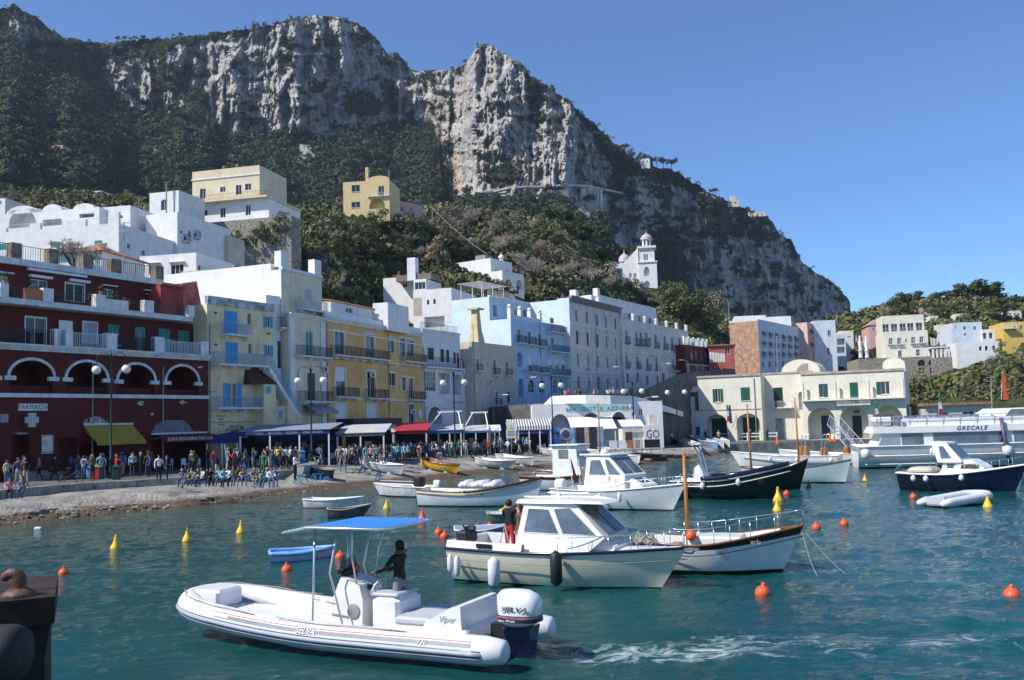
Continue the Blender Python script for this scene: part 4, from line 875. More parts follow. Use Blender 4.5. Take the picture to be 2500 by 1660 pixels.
b.shell(f2,14,M_SKYB);r_=R(1600,850,1728,890);text('lettering','Relais Maresca',(r_[3]-r_[2])*.95,mat('pale_lettering',(.75,.8,.85),.6,bump=0,var=0),b.root,facing((r_[0]+r_[1])/2,-.01,(r_[2]+r_[3])/2))
# recessed upper storey with the long pale flank
ou=6.5;sA=b.X(q('g',1078,0)[0],ou);sB=b.X(q('g',1625,0)[0],ou);zu=b.Z(*q('g',1340,430),ou);yb_=b.yz(*q('g',722,480),sA)[0]
f3=b.front(sA,sB,zt-3,zu,ou);f3.recess(*b.rect('g',1082,448,1118,548,ou),1.5)
for x0 in(1290,1370,1455):f3.window(*b.rect('g',x0-25,485,x0+5,560,ou),trim=None)
b.shell(f3,yb_-ou,M_SKYB,b.flank(sA,ou,yb_,zg,zu),off=ou)
o=MB();o.quad((sA-.005,ou,zg),(sA-.005,yb_,zg),(sA-.005,yb_,zu),(sA-.005,ou,zu));o.build('whitewashed_flank',M_PALEB,b.root)
f3.strip('coping',M_TRIM,sA,sB,zu,zu+.25,-.15,.3);f3.railing(sA+.2,sA+9,zu+.25,.3,1.0,M_IRONW,b.root,.3)
m=MB()
for x in(sA+1,sA+4.5,sA+8):
 for y in(ou+2,ou+6):m.box(x-.05,x+.05,y-.05,y+.05,zu,zu+2.6)
for y in(ou+2,ou+6):m.box(sA+.5,sA+8.5,y-.05,y+.05,zu+2.6,zu+2.7)
for x in np.linspace(sA+.6,sA+8.4,9):m.box(x-.03,x+.03,ou+1.5,ou+6.5,zu+2.7,zu+2.76)
m.build('pergola',M_IRONW,b.root)
BLU=b
# --- white terraced hotel climbing behind
house('terraced_hotel','white terraced hotel block with tall beige shutter behind blue hotel','g',388,722,310,560,186,108,14,M_WHITE,[(390,386,465,546,'g'),(506,405,528,446),(562,397,584,440),(486,548,660,640,'o')],par=0,shutm=mat('beige_shutter',(.5,.45,.36),.6),sink=14)
house('upper_hotel_wing','white upper hotel wing with glazed corner room on the hillside','g',128,400,215,470,196,106,10,M_WHITE,[(296,258,336,296)],sink=14,par=.2)
house('glazed_pavilion','small white pavilion with wide window and wooden screen above','g',392,500,232,320,190,108,8,M_WHITE,[(402,250,494,312,'w')],par=.2,sink=1)
b=house('screened_terrace','brown slatted screen with white chimney on top of hotel wing','g',238,545,180,235,193,107,5,mat('brown_screen',(.22,.17,.14),.8,var=.3,scale=3),par=0,sink=0,cat='terrace');x_,z_=b.sz(*q('g',375,130));b.box('chimney',M_WHITE,x_-.9,x_+.9,-.3,1.5,b.zb,z_+2.2)
b=house('hill_villa','white cubic villa with arched loggia above the blue hotel','g',1065,1250,78,300,226,34,11,M_WHITE,[(1098,110,1128,165,'r'),(1190,145,1218,170),(1102,250,1130,280)],[(900,110,900,110)]if False else(),par=.5)
x_,z_=b.sz(*q('g',1212,75));m=MB();m.lathe([(.5,0),(.5,1.6),(.75,1.7),(.75,2.1),(.2,2.6)],8,(x_,2,b.z1));m.build('chimney',M_WHITE,b.root);m=MB();m.box(2,5,3,6,b.z1+.5,b.z1+2);m.build('water_tank',M_CONC,b.root)
house('loggia_wing','white arched loggia wing attached below the cubic villa','g',1165,1352,180,330,219,34,8,M_WHITE,[(1190,225,1245,305,'oa'),(1285,232,1338,312,'oa')],par=.4)
# --- grey apartment house
M_GREYW=mat('grey_white_plaster',(.68,.62,.55),.88,var=.14,scale=.5,bump=.2,streak=.36);M_RUST=mat('dark_red_shutter',(.10,.02,.02),.6)
W_=[]
for row,sl in(((228,275,248,378),(320,293,342,397),(408,312,430,415),(487,333,505,430),(568,350,587,445)),''),(((235,460,255,565),(328,475,345,578),(412,490,430,592),(493,503,510,603),(573,517,588,613)),'g'),(((243,645,262,752),(335,658,352,762),(420,667,437,770),(500,677,517,775),(582,687,597,785)),''),(((248,845,270,955),(343,852,360,962),(424,850,446,972),(505,865,525,970),(586,868,606,975)),'d'):
 W_+=[(*r_,sl if not(sl=='g' and r_[0]>440)else '')for r_ in row]
b=house('grey_apartments','tall grey white apartment house with five narrow window columns','h',190,628,238,985,158.5,27.5,16,M_GREYW,W_,par=0,sink=4,trim=M_TRIM,shutm=M_RUST,flm=M_PALEB,cat='building')
for y in(430,622,810):z=b.rect('h',380,y,440,y+4)[2];b.fr.strip('string_course',M_TRIM,0,b.L,z-.12,z+.1,-.1)
steps_strip(b.fr,'cornice',M_CONC,0,b.L,b.z1,b.z1+.6,.7)
for k in range(26):x=b.L*(k+.5)/26;b.box('cornice_bracket',M_CONC,x-.1,x+.1,-.5,-.01,b.z1-.45,b.z1)
b.box('chimney',M_TRIM,b.L*.32,b.L*.32+1.3,2,3.2,b.z1+.6,b.z1+2.6);b.box('roof_box',M_WHITE,b.L*.62,b.L*.62+2,2,4,b.z1+.6,b.z1+2.4)
for x in(.1,.5,.8):aerial(b.L*x,3,b.z1+.6,3.5,parent=b.root)
GRY=b
# --- white terraced apartments
W_=[]
for x,y in((664,457),(752,472),(790,475),(838,478),(920,492),(998,505),(1062,515),(1128,525)):W_.append((x,y,x+20,y+95,'db'))
for x,y in((668,665),(760,672),(848,685),(925,690)):W_.append((x,y,x+20,y+95,'db'))
for x,y in((1072,705),(1135,710)):W_.append((x,y,x+16,y+70,''))
for x,y in((672,820),(762,810),(845,840),(935,835),(985,820)):W_.append((x,y,x+24,y+85,'da' if x==762 else 'd'))
b=house('white_apartments','long white apartment house with bracketed balconies and terrace roof','h',628,1222,405,880,178.5,30,15,mat('worn_white_plaster',(.72,.68,.61),.88,var=.13,scale=.5,bump=.2,streak=.4),W_,par=0,sink=6,trim=M_TRIM,slab=M_CONC,cat='building')
for k in range(7):x=b.L*(.02+.158*k);b.box('terrace_post',M_WHITE,x,x+1.0,0,.5,b.z1,b.z1+1.35)
b.fr.railing(.5,b.L-.5,b.z1,.3,1.0,M_IRON,b.root,.3);b.fr.balcony(b.L*.66,b.L*.99,b.rect('h',1000,790,1180,798)[2],1.0,1.0,M_IRON)
f3=b.front(.5,b.L*.80,b.z1-.5,b.z1+4.6,4.5)
for t in(.1,.3,.48,.66,.85):f3.window(t*b.L*.8,t*b.L*.8+1.3,b.z1+.3,b.z1+2.5,name='french_window')
b.shell(f3,9,M_WSH,b.flank(.5,4.5,13.5,b.z1-.5,b.z1+4.6),off=4.5,parapet=.3)
for x,h in((.02,3.4),(.2,4.2),(.55,3.0)):aerial(b.L*x+1,6,b.z1+4.6,h,parent=b.root)
b.box('chimney',M_WHITE,.4,1.5,4.6,5.6,b.z1+4.6,b.z1+6.2)
WAP=b
# --- dark red house with arched windows, brick red neighbour
b=house('red_arched_house','small dark red house with white arched windows and balustrade','h',1186,1392,592,850,203,33,10,mat('deep_red_plaster',(.16,.022,.025),.8,var=.12,bump=.2),[(1236,605,1257,715,'a'),(1270,610,1300,722,'a'),(1312,622,1342,735,'a'),(1352,632,1374,740,'a'),(1203,755,1222,860,'d'),(1240,755,1262,850,'a'),(1283,765,1303,840),(1328,775,1348,840),(1362,780,1378,840)],par=.2,frame=M_FRAME,trim=M_TRIM,sink=4)
b.fr.balcony(.2,b.L-.2,b.rect('h',1230,740,1380,748)[2],.8,1.0,M_IRON);b.fr.railing(.2,b.L-.2,b.z1+.2,.2,1.5,M_IRONW,b.root,.25,bw=.05)
for k in range(6):x=b.L*k/5;b.box('balustrade_post',M_TRIM,min(x,b.L-.4),min(x,b.L-.4)+.4,0,.4,b.z1+.2,b.z1+1.9)
M_TERRA=mat('terracotta_plaster',(.40,.12,.09),.85,var=.12,scale=.6,bump=.2)
b=house('terracotta_house','terracotta red house with tiled roof edge and white posts','h',1392,1618,580,800,212,100,14,M_TERRA,[(1535,598,1572,652,'k')],par=0,sink=4,rw=[(1640,600,1655,650,'a'),(1670,600,1685,650,'a')])
b.fr.strip('tiled_eave',M_TILE,-.3,b.L+.3,b.z1,b.z1+.3,-.4,14)
for k in range(6):x=b.L*(.02+.1*k);b.fr.strip('white_post',M_TRIM,x,x+.45,b.rect('h',1400,640,1410,730)[2],b.rect('h',1400,640,1410,730)[3]-.1*k,-2.2,-1.8)
# --- bar on the curved terrace
b=Building('terrace_bar','white and light blue terrace bar with arches and curved parapet',(1392,113.5),90,.9,'bar');R=lambda*r:b.rect('h',*r)
sl,sr=b.X(1300),b.X(1618);zc=b.Z(*q('h',450,1075));zp=b.Z(*q('h',300,1012));fr=b.front(sl,sr,0,zc);m0,m1=b.X(q('h',178,0)[0]),b.X(q('h',692,0)[0])
for r_ in((262,1163,468,1330),(528,1155,690,1330),(0,1175,195,1330)):a,c,z0,z1=R(*r_);fr.recess(a,c,.02,z1,1.6,(z1-.02)*.55);arch_trim(fr,a,c,z1-(z1-.02)*.55,z1,M_WHITE,.2)
fr.window(*R(782,1130,815,1185));fr.window(*R(722,1158,750,1200),pane=M_CONC)
b.shell(fr,14,M_WHITE)
M_PANEL=mat('aqua_paint',(.36,.60,.66),.7,var=.07,bump=.1);o=MB();zz0=R(300,1160,400,1165)[2]
o.box(m0,m1,-.03,-.005,zz0+.15,zc-.02);pn=o.build('blue_panel',M_PANEL,b.root)
lt=R(190,1110,690,1150);text('lettering','BAR  GROTTA  AZZURRA',(lt[3]-lt[2])*1.2,mat('bar_lettering',(.03,.17,.24),.6,bump=0,var=0),pn,facing((lt[0]+lt[1])/2,-.045,(lt[2]+lt[3])/2),spacing=1.08)
for x0,x1,y0,y1,n in((320,400,1172,1228,4),(555,640,1180,1240,2)):
 a,c,z0,z1=R(x0,y0,x1,y1);m=MB();m.box(a,c,.3,.9,z0,z1)
 o=m.build('air_unit',M_TRIM if n==2 else M_IRON,b.root);m=MB()
 for i in range(2):
  for j in range(2):m.M=Matrix.Translation((a+(c-a)*(.25+.5*i),.29,z0+(z1-z0)*(.27+.46*j)))@Matrix.Rotation(pi/2,4,'X');m.lathe([(.05,0),(.32,.01),(.36,.03)],12)
 m.build('fan',M_CONC,o)
 # bulging parapet, ramp down to the left and to the right
Pp=[(1296,124,1040,1055),(1318,121,996,1012),(1346,117,966,985),(1380,113.4,964,984),(1430,111.6,963,984),(1490,111.4,964,985),(1540,113,965,985),(1575,116,972,989),(1610,121,985,1000),(1668,132,1004,1016)]
m=MB();Rg=[]
for u,Yv,vt_,vb_ in Pp:
 p=at(u,vt_,Yv);p2=at(u,vb_,Yv);p.x-=b.A[0];p.y-=b.A[1];z1,z0=p.z-b.z0,p2.z-b.z0
 Rg.append([(p.x,p.y,z0),(p.x,p.y,z1),(p.x,p.y+.45,z1),(p.x,p.y+.45,z0)])
m.rings(Rg);m.build('curved_parapet',M_WHITE,b.root);b.root.rotation_euler=(0,0,0)
BAR=b;BAR_Z=b.z0+zc
# road level behind it: retaining wall and upper street
m=MB();tp=[(1200,132),(1346,119),(1430,117),(1500,117),(1545,118),(1580,120),(1612,124),(1668,134),(1760,165),(1800,190)]
zr=lambda u:float(np.interp(u,[1200,1500,1560,1680,1760,1830],[6.7,6.9,7.6,11.0,12.5,13.5]))
A_=[(colX(u,y),y,zr(u))for u,y in tp];B_=[(p[0]*1.45,p[1]*1.42,p[2]+1.0)for p in A_];C_=[(p[0],p[1],.5)for p in A_]
k0=m.pts(A_);k1=m.pts(B_);k2=m.pts(C_)
for i in range(len(A_)-1):m.fc((k0+i,k0+i+1,k1+i+1,k1+i));m.fc((k2+i,k2+i+1,k0+i+1,k0+i))
tag(m.build('upper_street',mat('dark_stone_wall',(.11,.11,.115),.9,var=.3,scale=.7,bump=.4,bscale=2)),'raised street terrace with dark retaining wall behind the bar','street',kind='structure')
UP=A_
# --- custom house
M_CUST=mat('ivory_plaster',(.71,.68,.56),.85,var=.07,scale=.6,bump=.2,streak=.18);M_CAP=mat('pinkish_coping',(.45,.36,.30),.8,var=.2)
b=Building('harbour_office','ivory harbour office with green shutters and vaulted roof',(1707,139),115.5,.8);R=lambda*r:b.rect('i',*r);I_='i'
s1=b.X(q('i',607,0)[0]);s0=b.X(q('i',78,0)[0]);sw=b.X(q('i',880,0)[0]);se=b.X(q('i',1570,0)[0]);zt=b.Z(*q('i',400,600));zl=b.Z(*q('i',130,828))
fr=b.front(0,s1,0,zt)
a,c,z0,z1=R(292,682,326,770);fr.window(a,c,z0,z1,open_=M_GREEN,sill=True);fr.window(*R(463,671,525,760),shut=M_GREEN,sill=True)
for x0,x1,y in((232,372,852),(436,592,846)):
 a,c,z0,z1=R(x0,y,x1,1025);fr.recess(a,c,.02,z1,1.7,(c-a)/2*.85)
 xm_=(a+c)/2;b.box('door',M_DKGREEN,xm_-1.1,xm_+1.1,1.6,1.69,.02,3.3);b.box('door_sign',M_BOARD,xm_-1.4,xm_+1.4,1.5,1.6,3.35,3.75)
b.shell(fr,12,M_CUST,name='wing');fr.strip('coping',M_CAP,-.1,s1+.1,zt,zt+.3,-.15,.3);fr.strip('string_course',M_CAP,0,s1,zl-.08,zl+.06,-.07)
fo=b.front(s0,0,0,zl,.05);a,c,z0,z1=R(160,935,190,1022);fo.window(a,c,.02,z1,shut=M_GREEN,name='door');b.shell(fo,10,M_CUST,off=.05,name='low_wing')
b.box('terrace_pier',M_CUST,s0,s0+1.7,.1,1.6,zl,zl+2.1);r_=R(80,680,180,695);b.awning(r_[0],-.05,r_[3]+.3,r_[2],2,M_TRIM,.2,off=2.5)
r_=R(112,855,188,900);m=MB();m.prism([(r_[0],r_[2])]+[((r_[0]+r_[1])/2-(r_[1]-r_[0])/2*cos(pi*k/10),r_[2]+(r_[3]-r_[2])*sin(pi*k/10))for k in range(11)]+[(r_[1],r_[2])],-.04,.03);m.build('arched_sign',M_BOARD,b.root)
# recessed middle
om=3.0;Rm=lambda*r:b.rect('i',*r,om);zm=b.Z(*q('i',720,582),om);fm_=b.front(s1-.3,sw+1.2,0,zm,om)
fm_.window(*Rm(684,672,746,803),shut=M_DKGREEN,name='door');a,c,z0,z1=Rm(690,750,812,806);fm_.balcony(a,c,z0,1.0,.95,M_IRONW,M_CUST);a,c,z0,z1=Rm(696,880,750,1015);fm_.recess(a,c,.02,z1,1.0);a,c,z0,z1=Rm(850,700,880,820);fm_.recess(a,c,z0,z1,.5,(c-a))
b.shell(fm_,9,M_CUST,off=om,name='middle_block');fm_.strip('coping',M_CAP,s1-.3,sw+1.2,zm,zm+.25,-.1,.3)
# barrel vault with its half-moon opening
v0_,v1_=b.X(q('i',750,0)[0],om+1),b.X(q('i',1010,0)[0],om+1);zb_,zc_=zm-1,b.Z(*q('i',880,482),om+1);n=16;cx=(v0_+v1_)/2
cur=[(cx-(v1_-v0_)/2*cos(pi*k/n),zm+.2+(zc_-zm-.2)*sin(pi*k/n))for k in range(n+1)]
m=MB();m.prism([(v0_,zb_)]+cur+[(v1_,zb_)],om+1,om+9);m.build('vault',M_CUST,b.root)
m=MB();h0,h1=b.X(q('i',848,0)[0],om),b.X(q('i',922,0)[0],om);zq1=b.Z(*q('i',918,505),om)
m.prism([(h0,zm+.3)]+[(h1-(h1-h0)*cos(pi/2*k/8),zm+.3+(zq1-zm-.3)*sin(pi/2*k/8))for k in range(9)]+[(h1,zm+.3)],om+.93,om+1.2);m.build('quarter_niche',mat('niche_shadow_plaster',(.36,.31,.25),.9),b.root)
# east wing with arcade
ow=-.4;Rw=lambda*r:b.rect('i',*r,ow);sw=b.X(q('i',880,0)[0],ow);se=b.X(q('i',1572,0)[0],ow);ze=b.Z(*q('i',1220,572),ow);zf=b.Z(*q('i',1220,745),ow);fe=b.front(sw,se,0,ze,ow);fe2=b.flank(se,ow,11,0,ze,-1)
for x0,x1,y in((912,1096,806),(1126,1322,799),(1346,1552,790)):a,c,z0,z1=Rw(x0,y,x1,1010);fe.recess(a,c,.02,z1,2.3,min((c-a)/2,z1*.55))
for x0,x1 in((990,1046),(1202,1264),(1420,1480)):a,c,_,z1=Rw(x0,862,x1,1005);b.box('door',M_DKGREEN if x0<1100 else M_DARKGLASS,a,c,ow+2.2,ow+2.29,.02,z1)
a,c,z0,z1=Rw(1015,648,1046,738);
fe.window(*Rw(986,648,1046,738),sill=True,pane=M_GLASS);fe.leaf(*Rw(1016,648,1046,738)[:2],-.03,.03,*Rw(1016,648,1046,738)[2:],M_GREEN,b.root)
fe.window(*Rw(1195,638,1252,780),shut=M_GREEN,name='door');a,c,z0,_=Rw(1112,740,1332,786);fe.balcony(a,c,z0,.9,1.0,M_IRONW,M_CUST)
a,c,z0,z1=Rw(1404,632,1462,718);fe.window(a,c,z0,z1,sill=True);fe.leaf(a-(c-a)*.55,a-.02,-.06,-.02,z0,z1,M_GREEN,b.root)
for x in(885,1103,1325,1555):a=b.sz(*q('i',x,700),ow)[0];m=MB();m.tube([(a,ow-.75,zf),(a,ow-.75,zf+2.3)],.16,8);m.build('column',M_CUST,b.root)
fe.strip('terrace_ledge',M_CUST,sw,se,zf-.2,zf,-.95)
for y0_ in(4,7.5):fe2.window(y0_,y0_+.9,zf+.3,zf+2.3,pane=M_DARKGLASS)
b.shell(fe,11,M_CUST,off=ow,name='wing',right=fe2);fe.strip('coping',M_CAP,sw-.1,se+.1,ze,ze+.3,-.15,.3)
m=MB();x_=se-3.2;m.prism([(x_,ze)]+[(x_+1.5-1.5*cos(pi*k/10),ze+1.2+1.0*sin(pi*k/10))for k in range(11)]+[(x_+3,ze)],8,10.8);m.build('roof_turret',M_CUST,b.root)
b.box('plaque',mat('blue_plaque',(.05,.09,.22),.5),*Rw(1208,826,1250,842)[:2],ow+2.2,ow+2.3,*Rw(1208,826,1250,842)[2:])
CUS=b
# low annexe by the ferry berth
b=house('quay_annexe','low pale annexe with tiled roof edge behind the ferry','i',1700,2145,790,870,124,101,8,mat('grey_cream_plaster',(.52,.49,.43),.85,var=.15),[(1780,840,1855,870,'k'),(1950,832,2030,868,'k')],par=0,sink=4)
b.fr.strip('tiled_eave',M_TILE,-.3,b.L+.2,b.z1,b.z1+.35,-.5,8)
# --- houses on the hill
M_CRV=mat('cream_villa_plaster',(.68,.58,.40),.85,var=.07,scale=.5,bump=.2,streak=.12);M_YLV=mat('yellow_villa_plaster',(.66,.52,.26),.85,var=.07,bump=.2);M_PINK=mat('pink_plaster',(.60,.36,.33),.85,var=.1,bump=.2)
M_STONE=mat('rubble_stone',(.30,.27,.22),.95,var=.45,scale=2.2,bump=.9,bscale=3);M_LBLUE=mat('bluish_white_plaster',(.60,.67,.74),.85,var=.1,scale=.5,bump=.2,streak=.3)
b=house('terrace_block','long white terrace block below the vaulted house','d',-120,1137,308,520,128,101,16,M_WHITE,[(485,437,576,494,'g'),(905,425,980,468,'g'),(-30,455,70,515,'g')],par=0,shutm=M_TEAL,rw=[(1215,455,1245,500,'g'),(1355,520,1385,565,'g')],sink=8)
for x0,x1,h in((285,385,.9),(635,820,.9),(1035,1137,1.6),(-120,60,.6)):a,c=b.rect('d',x0,290,x1,300)[:2];b.box('parapet',M_WHITE,a,c,0,.4,b.z1,b.z1+h)
for x0,x1 in((60,285),(385,635),(820,1035)):a,c=b.rect('d',x0,290,x1,300)[:2];b.fr.railing(a,c,b.z1,.2,1.0,M_IRONW,b.root,.2)
b=house('vaulted_house','cream white house with three barrel vaulted roofs on the hill','d',40,950,140,310,139,101,9,M_WHITE,[(82,125,345,300,'oa'),(410,220,590,282,'ow'),(760,165,900,205,'o')],par=0,sink=3)
for x0,x1,yc in((60,350,92),(400,590,78),(700,900,70)):
 a,c=b.rect('d',x0,130,x1,135)[:2];zc=b.sz(*q('d',(x0+x1)/2,yc))[1];zz=b.z1-.02
 m=MB();m.prism([(a,zz)]+[((a+c)/2-(c-a)/2*cos(pi*k/14),zz+(zc-zz)*sin(pi*k/14))for k in range(1,14)]+[(c,zz)],.0,9);m.build('barrel_vault',M_WHITE,b.root)
house('terrace_cube','white cubic house with low arch beside the vaulted house','d',952,1247,112,300,138,101,12,M_WHITE,[(1005,168,1178,215,'oa')],par=.2,sink=3)
house('white_cube_house','large plain white cube house with shaded balcony flank','d',1398,1697,185,560,139,106,14,M_WHITE,(),par=.3,rw=[(1720,290,1750,360,'r'),(1800,330,1830,385),(1860,350,1885,395,'b'),(1760,380,1785,430,'b')],sink=4)
b=house('arched_window_house','small white house with one arched window by the mast','a',1022,1222,1322,1470,170,106,8,M_WHITE,[(1100,1366,1142,1440,'a')],par=.2)
b=house('cream_villa','cream upper villa with long balcony over a white storey','a',1292,1838,1382,1502,181,104,13,M_WHITE,[(1352,1440,1418,1480,'w'),(1506,1424,1541,1490,'d'),(1678,1404,1713,1475,'d'),(1470,1380,1500,1395)],par=0,sink=.3)
za=b.z1+.35;zt=b.sz(*q('a',1550,1172),.8)[1];xa,xb=b.X(q('a',1316,0)[0],.8),b.X(q('a',1786,0)[0],.8);f3=b.front(xa,xb,za,zt,.8);R=lambda*r:b.rect('a',*r,.8)
for r_,d_ in(((1366,1293,1406,1362),1),((1505,1280,1541,1316),0),((1612,1268,1651,1333),1),((1675,1258,1716,1302),0)):f3.window(*R(*r_),trim=M_TRIM,tw=.1,name='french_window' if d_ else 'window')
b.shell(f3,11,M_CRV,off=.8,parapet=.5,right=b.flank(xb,.8,11.8,za,zt,-1));f3.strip('cornice',M_TRIM,xa-.2,xb+.2,zt-1.3,zt-1.05,-.15);b.fr.strip('balcony',M_CRV,-.9,b.L+.3,b.z1,za,-1.3,12.9)
b.fr.railing(-.8,b.L+.2,za,-1.2,1.0,M_IRON,b.root,.25)
for x in(.35,.55):m=MB();m.lathe([(.25,0),(.25,.9),(.4,1.0),(.35,1.4),(.1,1.6)],8,(xa+(xb-xa)*x,4,zt+.5));m.build('chimney_pot',M_TILE,b.root,smooth=True)
b=house('villa_stone_terrace','rubble stone retaining wall under the cream villa','a',1290,1990,1506,1575,178.5,104,4,M_STONE,par=0,cat='wall',sink=9)
b=house('yellow_villa','pale yellow villa with round arch and curved gable','b',22,338,1240,1440,229,98,10,M_YLV,[(80,1268,136,1314,'s'),(78,1383,138,1422,'s'),(262,1275,302,1342,'d'),(200,1358,306,1430,'oa')],par=0,frame=M_FRAME,sink=3)
a,c=b.rect('b',188,1235,336,1240)[:2];m=MB();m.prism([(a,b.z1)]+[((a+c)/2-(c-a)/2*cos(pi*k/12),b.z1+.1+1.0*sin(pi*k/12))for k in range(13)]+[(c,b.z1)],0,.6);m.build('curved_gable',M_YLV,b.root)
x_=b.rect('b',172,1220,190,1230);b.box('chimney',M_YLV,x_[0],x_[1],.2,1.2,b.z1,b.z1+3.5);b.fr.balcony(a,c,b.rect('b',200,1330,330,1345)[2],.5,.9,M_IRONW)
house('pink_house','small pink house half hidden by bare shrubs','b',352,565,1395,1510,239,40,7,M_PINK,[(415,1415,435,1450),(480,1425,500,1450)],flm=M_WHITE)
house('far_white_house','low white house on the green terraces at left','a',520,692,1318,1385,252,100,9,M_WHITE,[(552,1332,572,1355,'g'),(628,1340,662,1368)],shutm=M_TEAL,par=.2);house('far_white_wing','white sloping wing joined to the low terrace house','a',358,522,1332,1370,256,100,7,M_WHITE,(),par=.1)
house('edge_white_house','sliver of white house at the left edge on the hill','a',-60,36,1365,1450,175,100,8,M_WHITE,[(0,1375,10,1400)],par=.1)
house('stone_hut','grey hut with dark open door below the stone terrace','d',1995,2185,395,560,150,104,5,M_BEIGE,[(2062,455,2120,545,'ok')],par=.2)
house('low_white_house','low white flat roofed house behind the red annexe','d',1335,1878,575,760,110,102,9,M_WHITE,[(1325,665,1386,732,'g'),(1424,662,1520,748,'wh'),(1634,652,1755,748,'wh')],par=.2,rw=[(1895,660,1925,720)],shutm=M_GREEN)
b=house('tiled_house','white house with hipped terracotta roof behind the red parapet','d',520,975,540,700,99,100,8,M_WHITE,(),par=0,roof=None)
m=MB();x0,x1,z=-.5,b.L+.5,b.z1;m.rings([[(x0,-.5,z),(x1,-.5,z),(x1,8.5,z),(x0,8.5,z)],[(x0+4,3.9,z+1.7),(x1-4,3.9,z+1.7),(x1-4,4.1,z+1.7),(x0+4,4.1,z+1.7)]]);m.build('hipped_roof',M_TILE,b.root)
house('cream_back_house','cream house block seen over the stair house roof','f',-120,132,215,320,108,100,8,M_CREAM,(),par=.2)
# church with its bell tower
b=Building('church','white church with onion domed bell tower on the hill',(q('c',188,0)[0],300),100,0,'church');Rc=lambda*r:b.rect('c',*r)
x0,x1,_,_=Rc(190,1000,305,1010);zb,z1_,z2_,z3_,z4_,z5_=[b.sz(*q('c',245,y))[1]for y in(1330,1072,962,945,890,832)]
f1=b.front(x0-.3,x1+.6,zb,z1_);f1.recess(*Rc(224,1105,268,1175),1.2,1.6);f1.recess(*Rc(228,1212,272,1290),.8,1.6);b.shell(f1,x1-x0+.9,M_WHITE,b.flank(x0-.3,0,x1-x0+.9,zb,z1_),right=b.flank(x1+.6,0,x1-x0+.9,zb,z1_,-1),name='tower');f1.strip('cornice',M_TRIM,x0-.6,x1+.9,z1_-.02,z1_+.35,-.3,x1-x0+1)
f2=b.front(x0,x1,z1_+.35,z2_,.2);f2.recess(*Rc(224,1005,238,1055),.8,.6);f2.recess(*Rc(242,1003,256,1055),.8,.6);b.shell(f2,x1-x0,M_WHITE,off=.2,name='belfry');f2.strip('cornice',M_TRIM,x0-.6,x1+.6,z2_,z3_,-.6,x1-x0+.6)
cx,cy=(x0+x1)/2,.2+(x1-x0)/2;r_=(x1-x0)*.36;m=MB();m.lathe([(r_,z3_),(r_,z4_)],8,(cx,cy,0));m.build('drum',M_WHITE,b.root);m=MB()
for k in range(8):an=2*pi*(k+.5)/8;m.box(cx+r_*.93*cos(an)-.22,cx+r_*.93*cos(an)+.22,cy+r_*.93*sin(an)-.22,cy+r_*.93*sin(an)+.22,z3_+.4,z4_-.4)
m.build('drum_window',M_DARKGLASS,b.root)
def onion(cx,cy,z,r,h):return[(r*1.12,0),(r*1.12,h*.06),(r,h*.08),(r*1.08,h*.25),(r*1.0,h*.42),(r*.75,h*.6),(r*.4,h*.75),(r*.14,h*.85),(r*.07,h),(.01,h*1.25)]
m=MB();m.lathe(onion(0,0,0,r_*1.05,z5_-z4_),16,(cx,cy,z4_));m.build('onion_dome',mat('grey_rose_dome',(.50,.44,.44),.6,var=.1),b.root,smooth=True)
n0,n1,_,_=Rc(-95,1100,190,1110);zn=b.sz(*q('c',60,1090))[1];f4=b.front(n0,x0-.35,zb-2,zn,1.0)
for r_2 in((112,1150,132,1185),(146,1150,166,1185)):f4.recess(*Rc(*r_2),.6,.5)
b.shell(f4,12,M_WHITE,off=1.0,name='nave',parapet=.6);d0,d1,dz,dt=Rc(22,1012,114,1062);m=MB();m.lathe([((d1-d0)*.42,0),((d1-d0)*.42,1.8)],8,((d0+d1)/2,6,zn));m.build('drum',M_WHITE,b.root);m=MB();m.lathe(onion(0,0,0,(d1-d0)*.46,3.4),16,((d0+d1)/2,6,zn+1.8));m.build('small_dome',MATS['grey_rose_dome'],b.root,smooth=True)
m=MB();m.prism([(x0-6,zn),(x0-.4,zn),(x0-.4,zn+5.5)],1.2,2.2);m.build('buttress_wall',M_WHITE,b.root)
# --- houses on the right
b=house('long_apartments','long bluish white apartment row with iron balconies uphill','i',585,882,262,555,236,34,7.5,M_LBLUE,[(x,int(y+(x-600)*s_),x+14,int(y+(x-600)*s_+h),st)for y,s_,h,st in((298,.16,34,'db'),(358,.10,34,'db'),(425,.02,36,'db'),(500,-.04,40,'dk'))for x in(606,650,694,738,780,822,860)],par=.4,trim=M_TRIM,cat='building',flm=mat('bare_brick_gable',(.42,.27,.18),.95,var=.4,scale=1.0,bump=.6,col2=(.25,.11,.07)))
house('rooftop_house','white rooftop house above the brick gable','i',420,632,205,245,252,100,10,M_WHITE,(),par=.3,sink=8);house('rooftop_annexe','white rooftop annexe with antennas beside the brick gable house','i',638,800,212,260,262,100,8,M_WHITE,(),par=.4,sink=8)
house('salmon_house','salmon pink narrow house with balconies among white houses','i',914,985,258,485,262,34,12,M_PINK,[(925,285,940,320,'b'),(955,290,968,322,'b'),(928,365,942,400,'b'),(958,365,970,400,'b')],flm=mat('salmon_plaster',(.66,.46,.38),.85,var=.1),par=.3)
house('tall_white_house','tall bluish white house with few windows on the slope','i',952,1104,236,505,266,99,11,M_LBLUE,[(1046,296,1068,334,'s'),(1040,405,1060,452,'s')],par=.3)
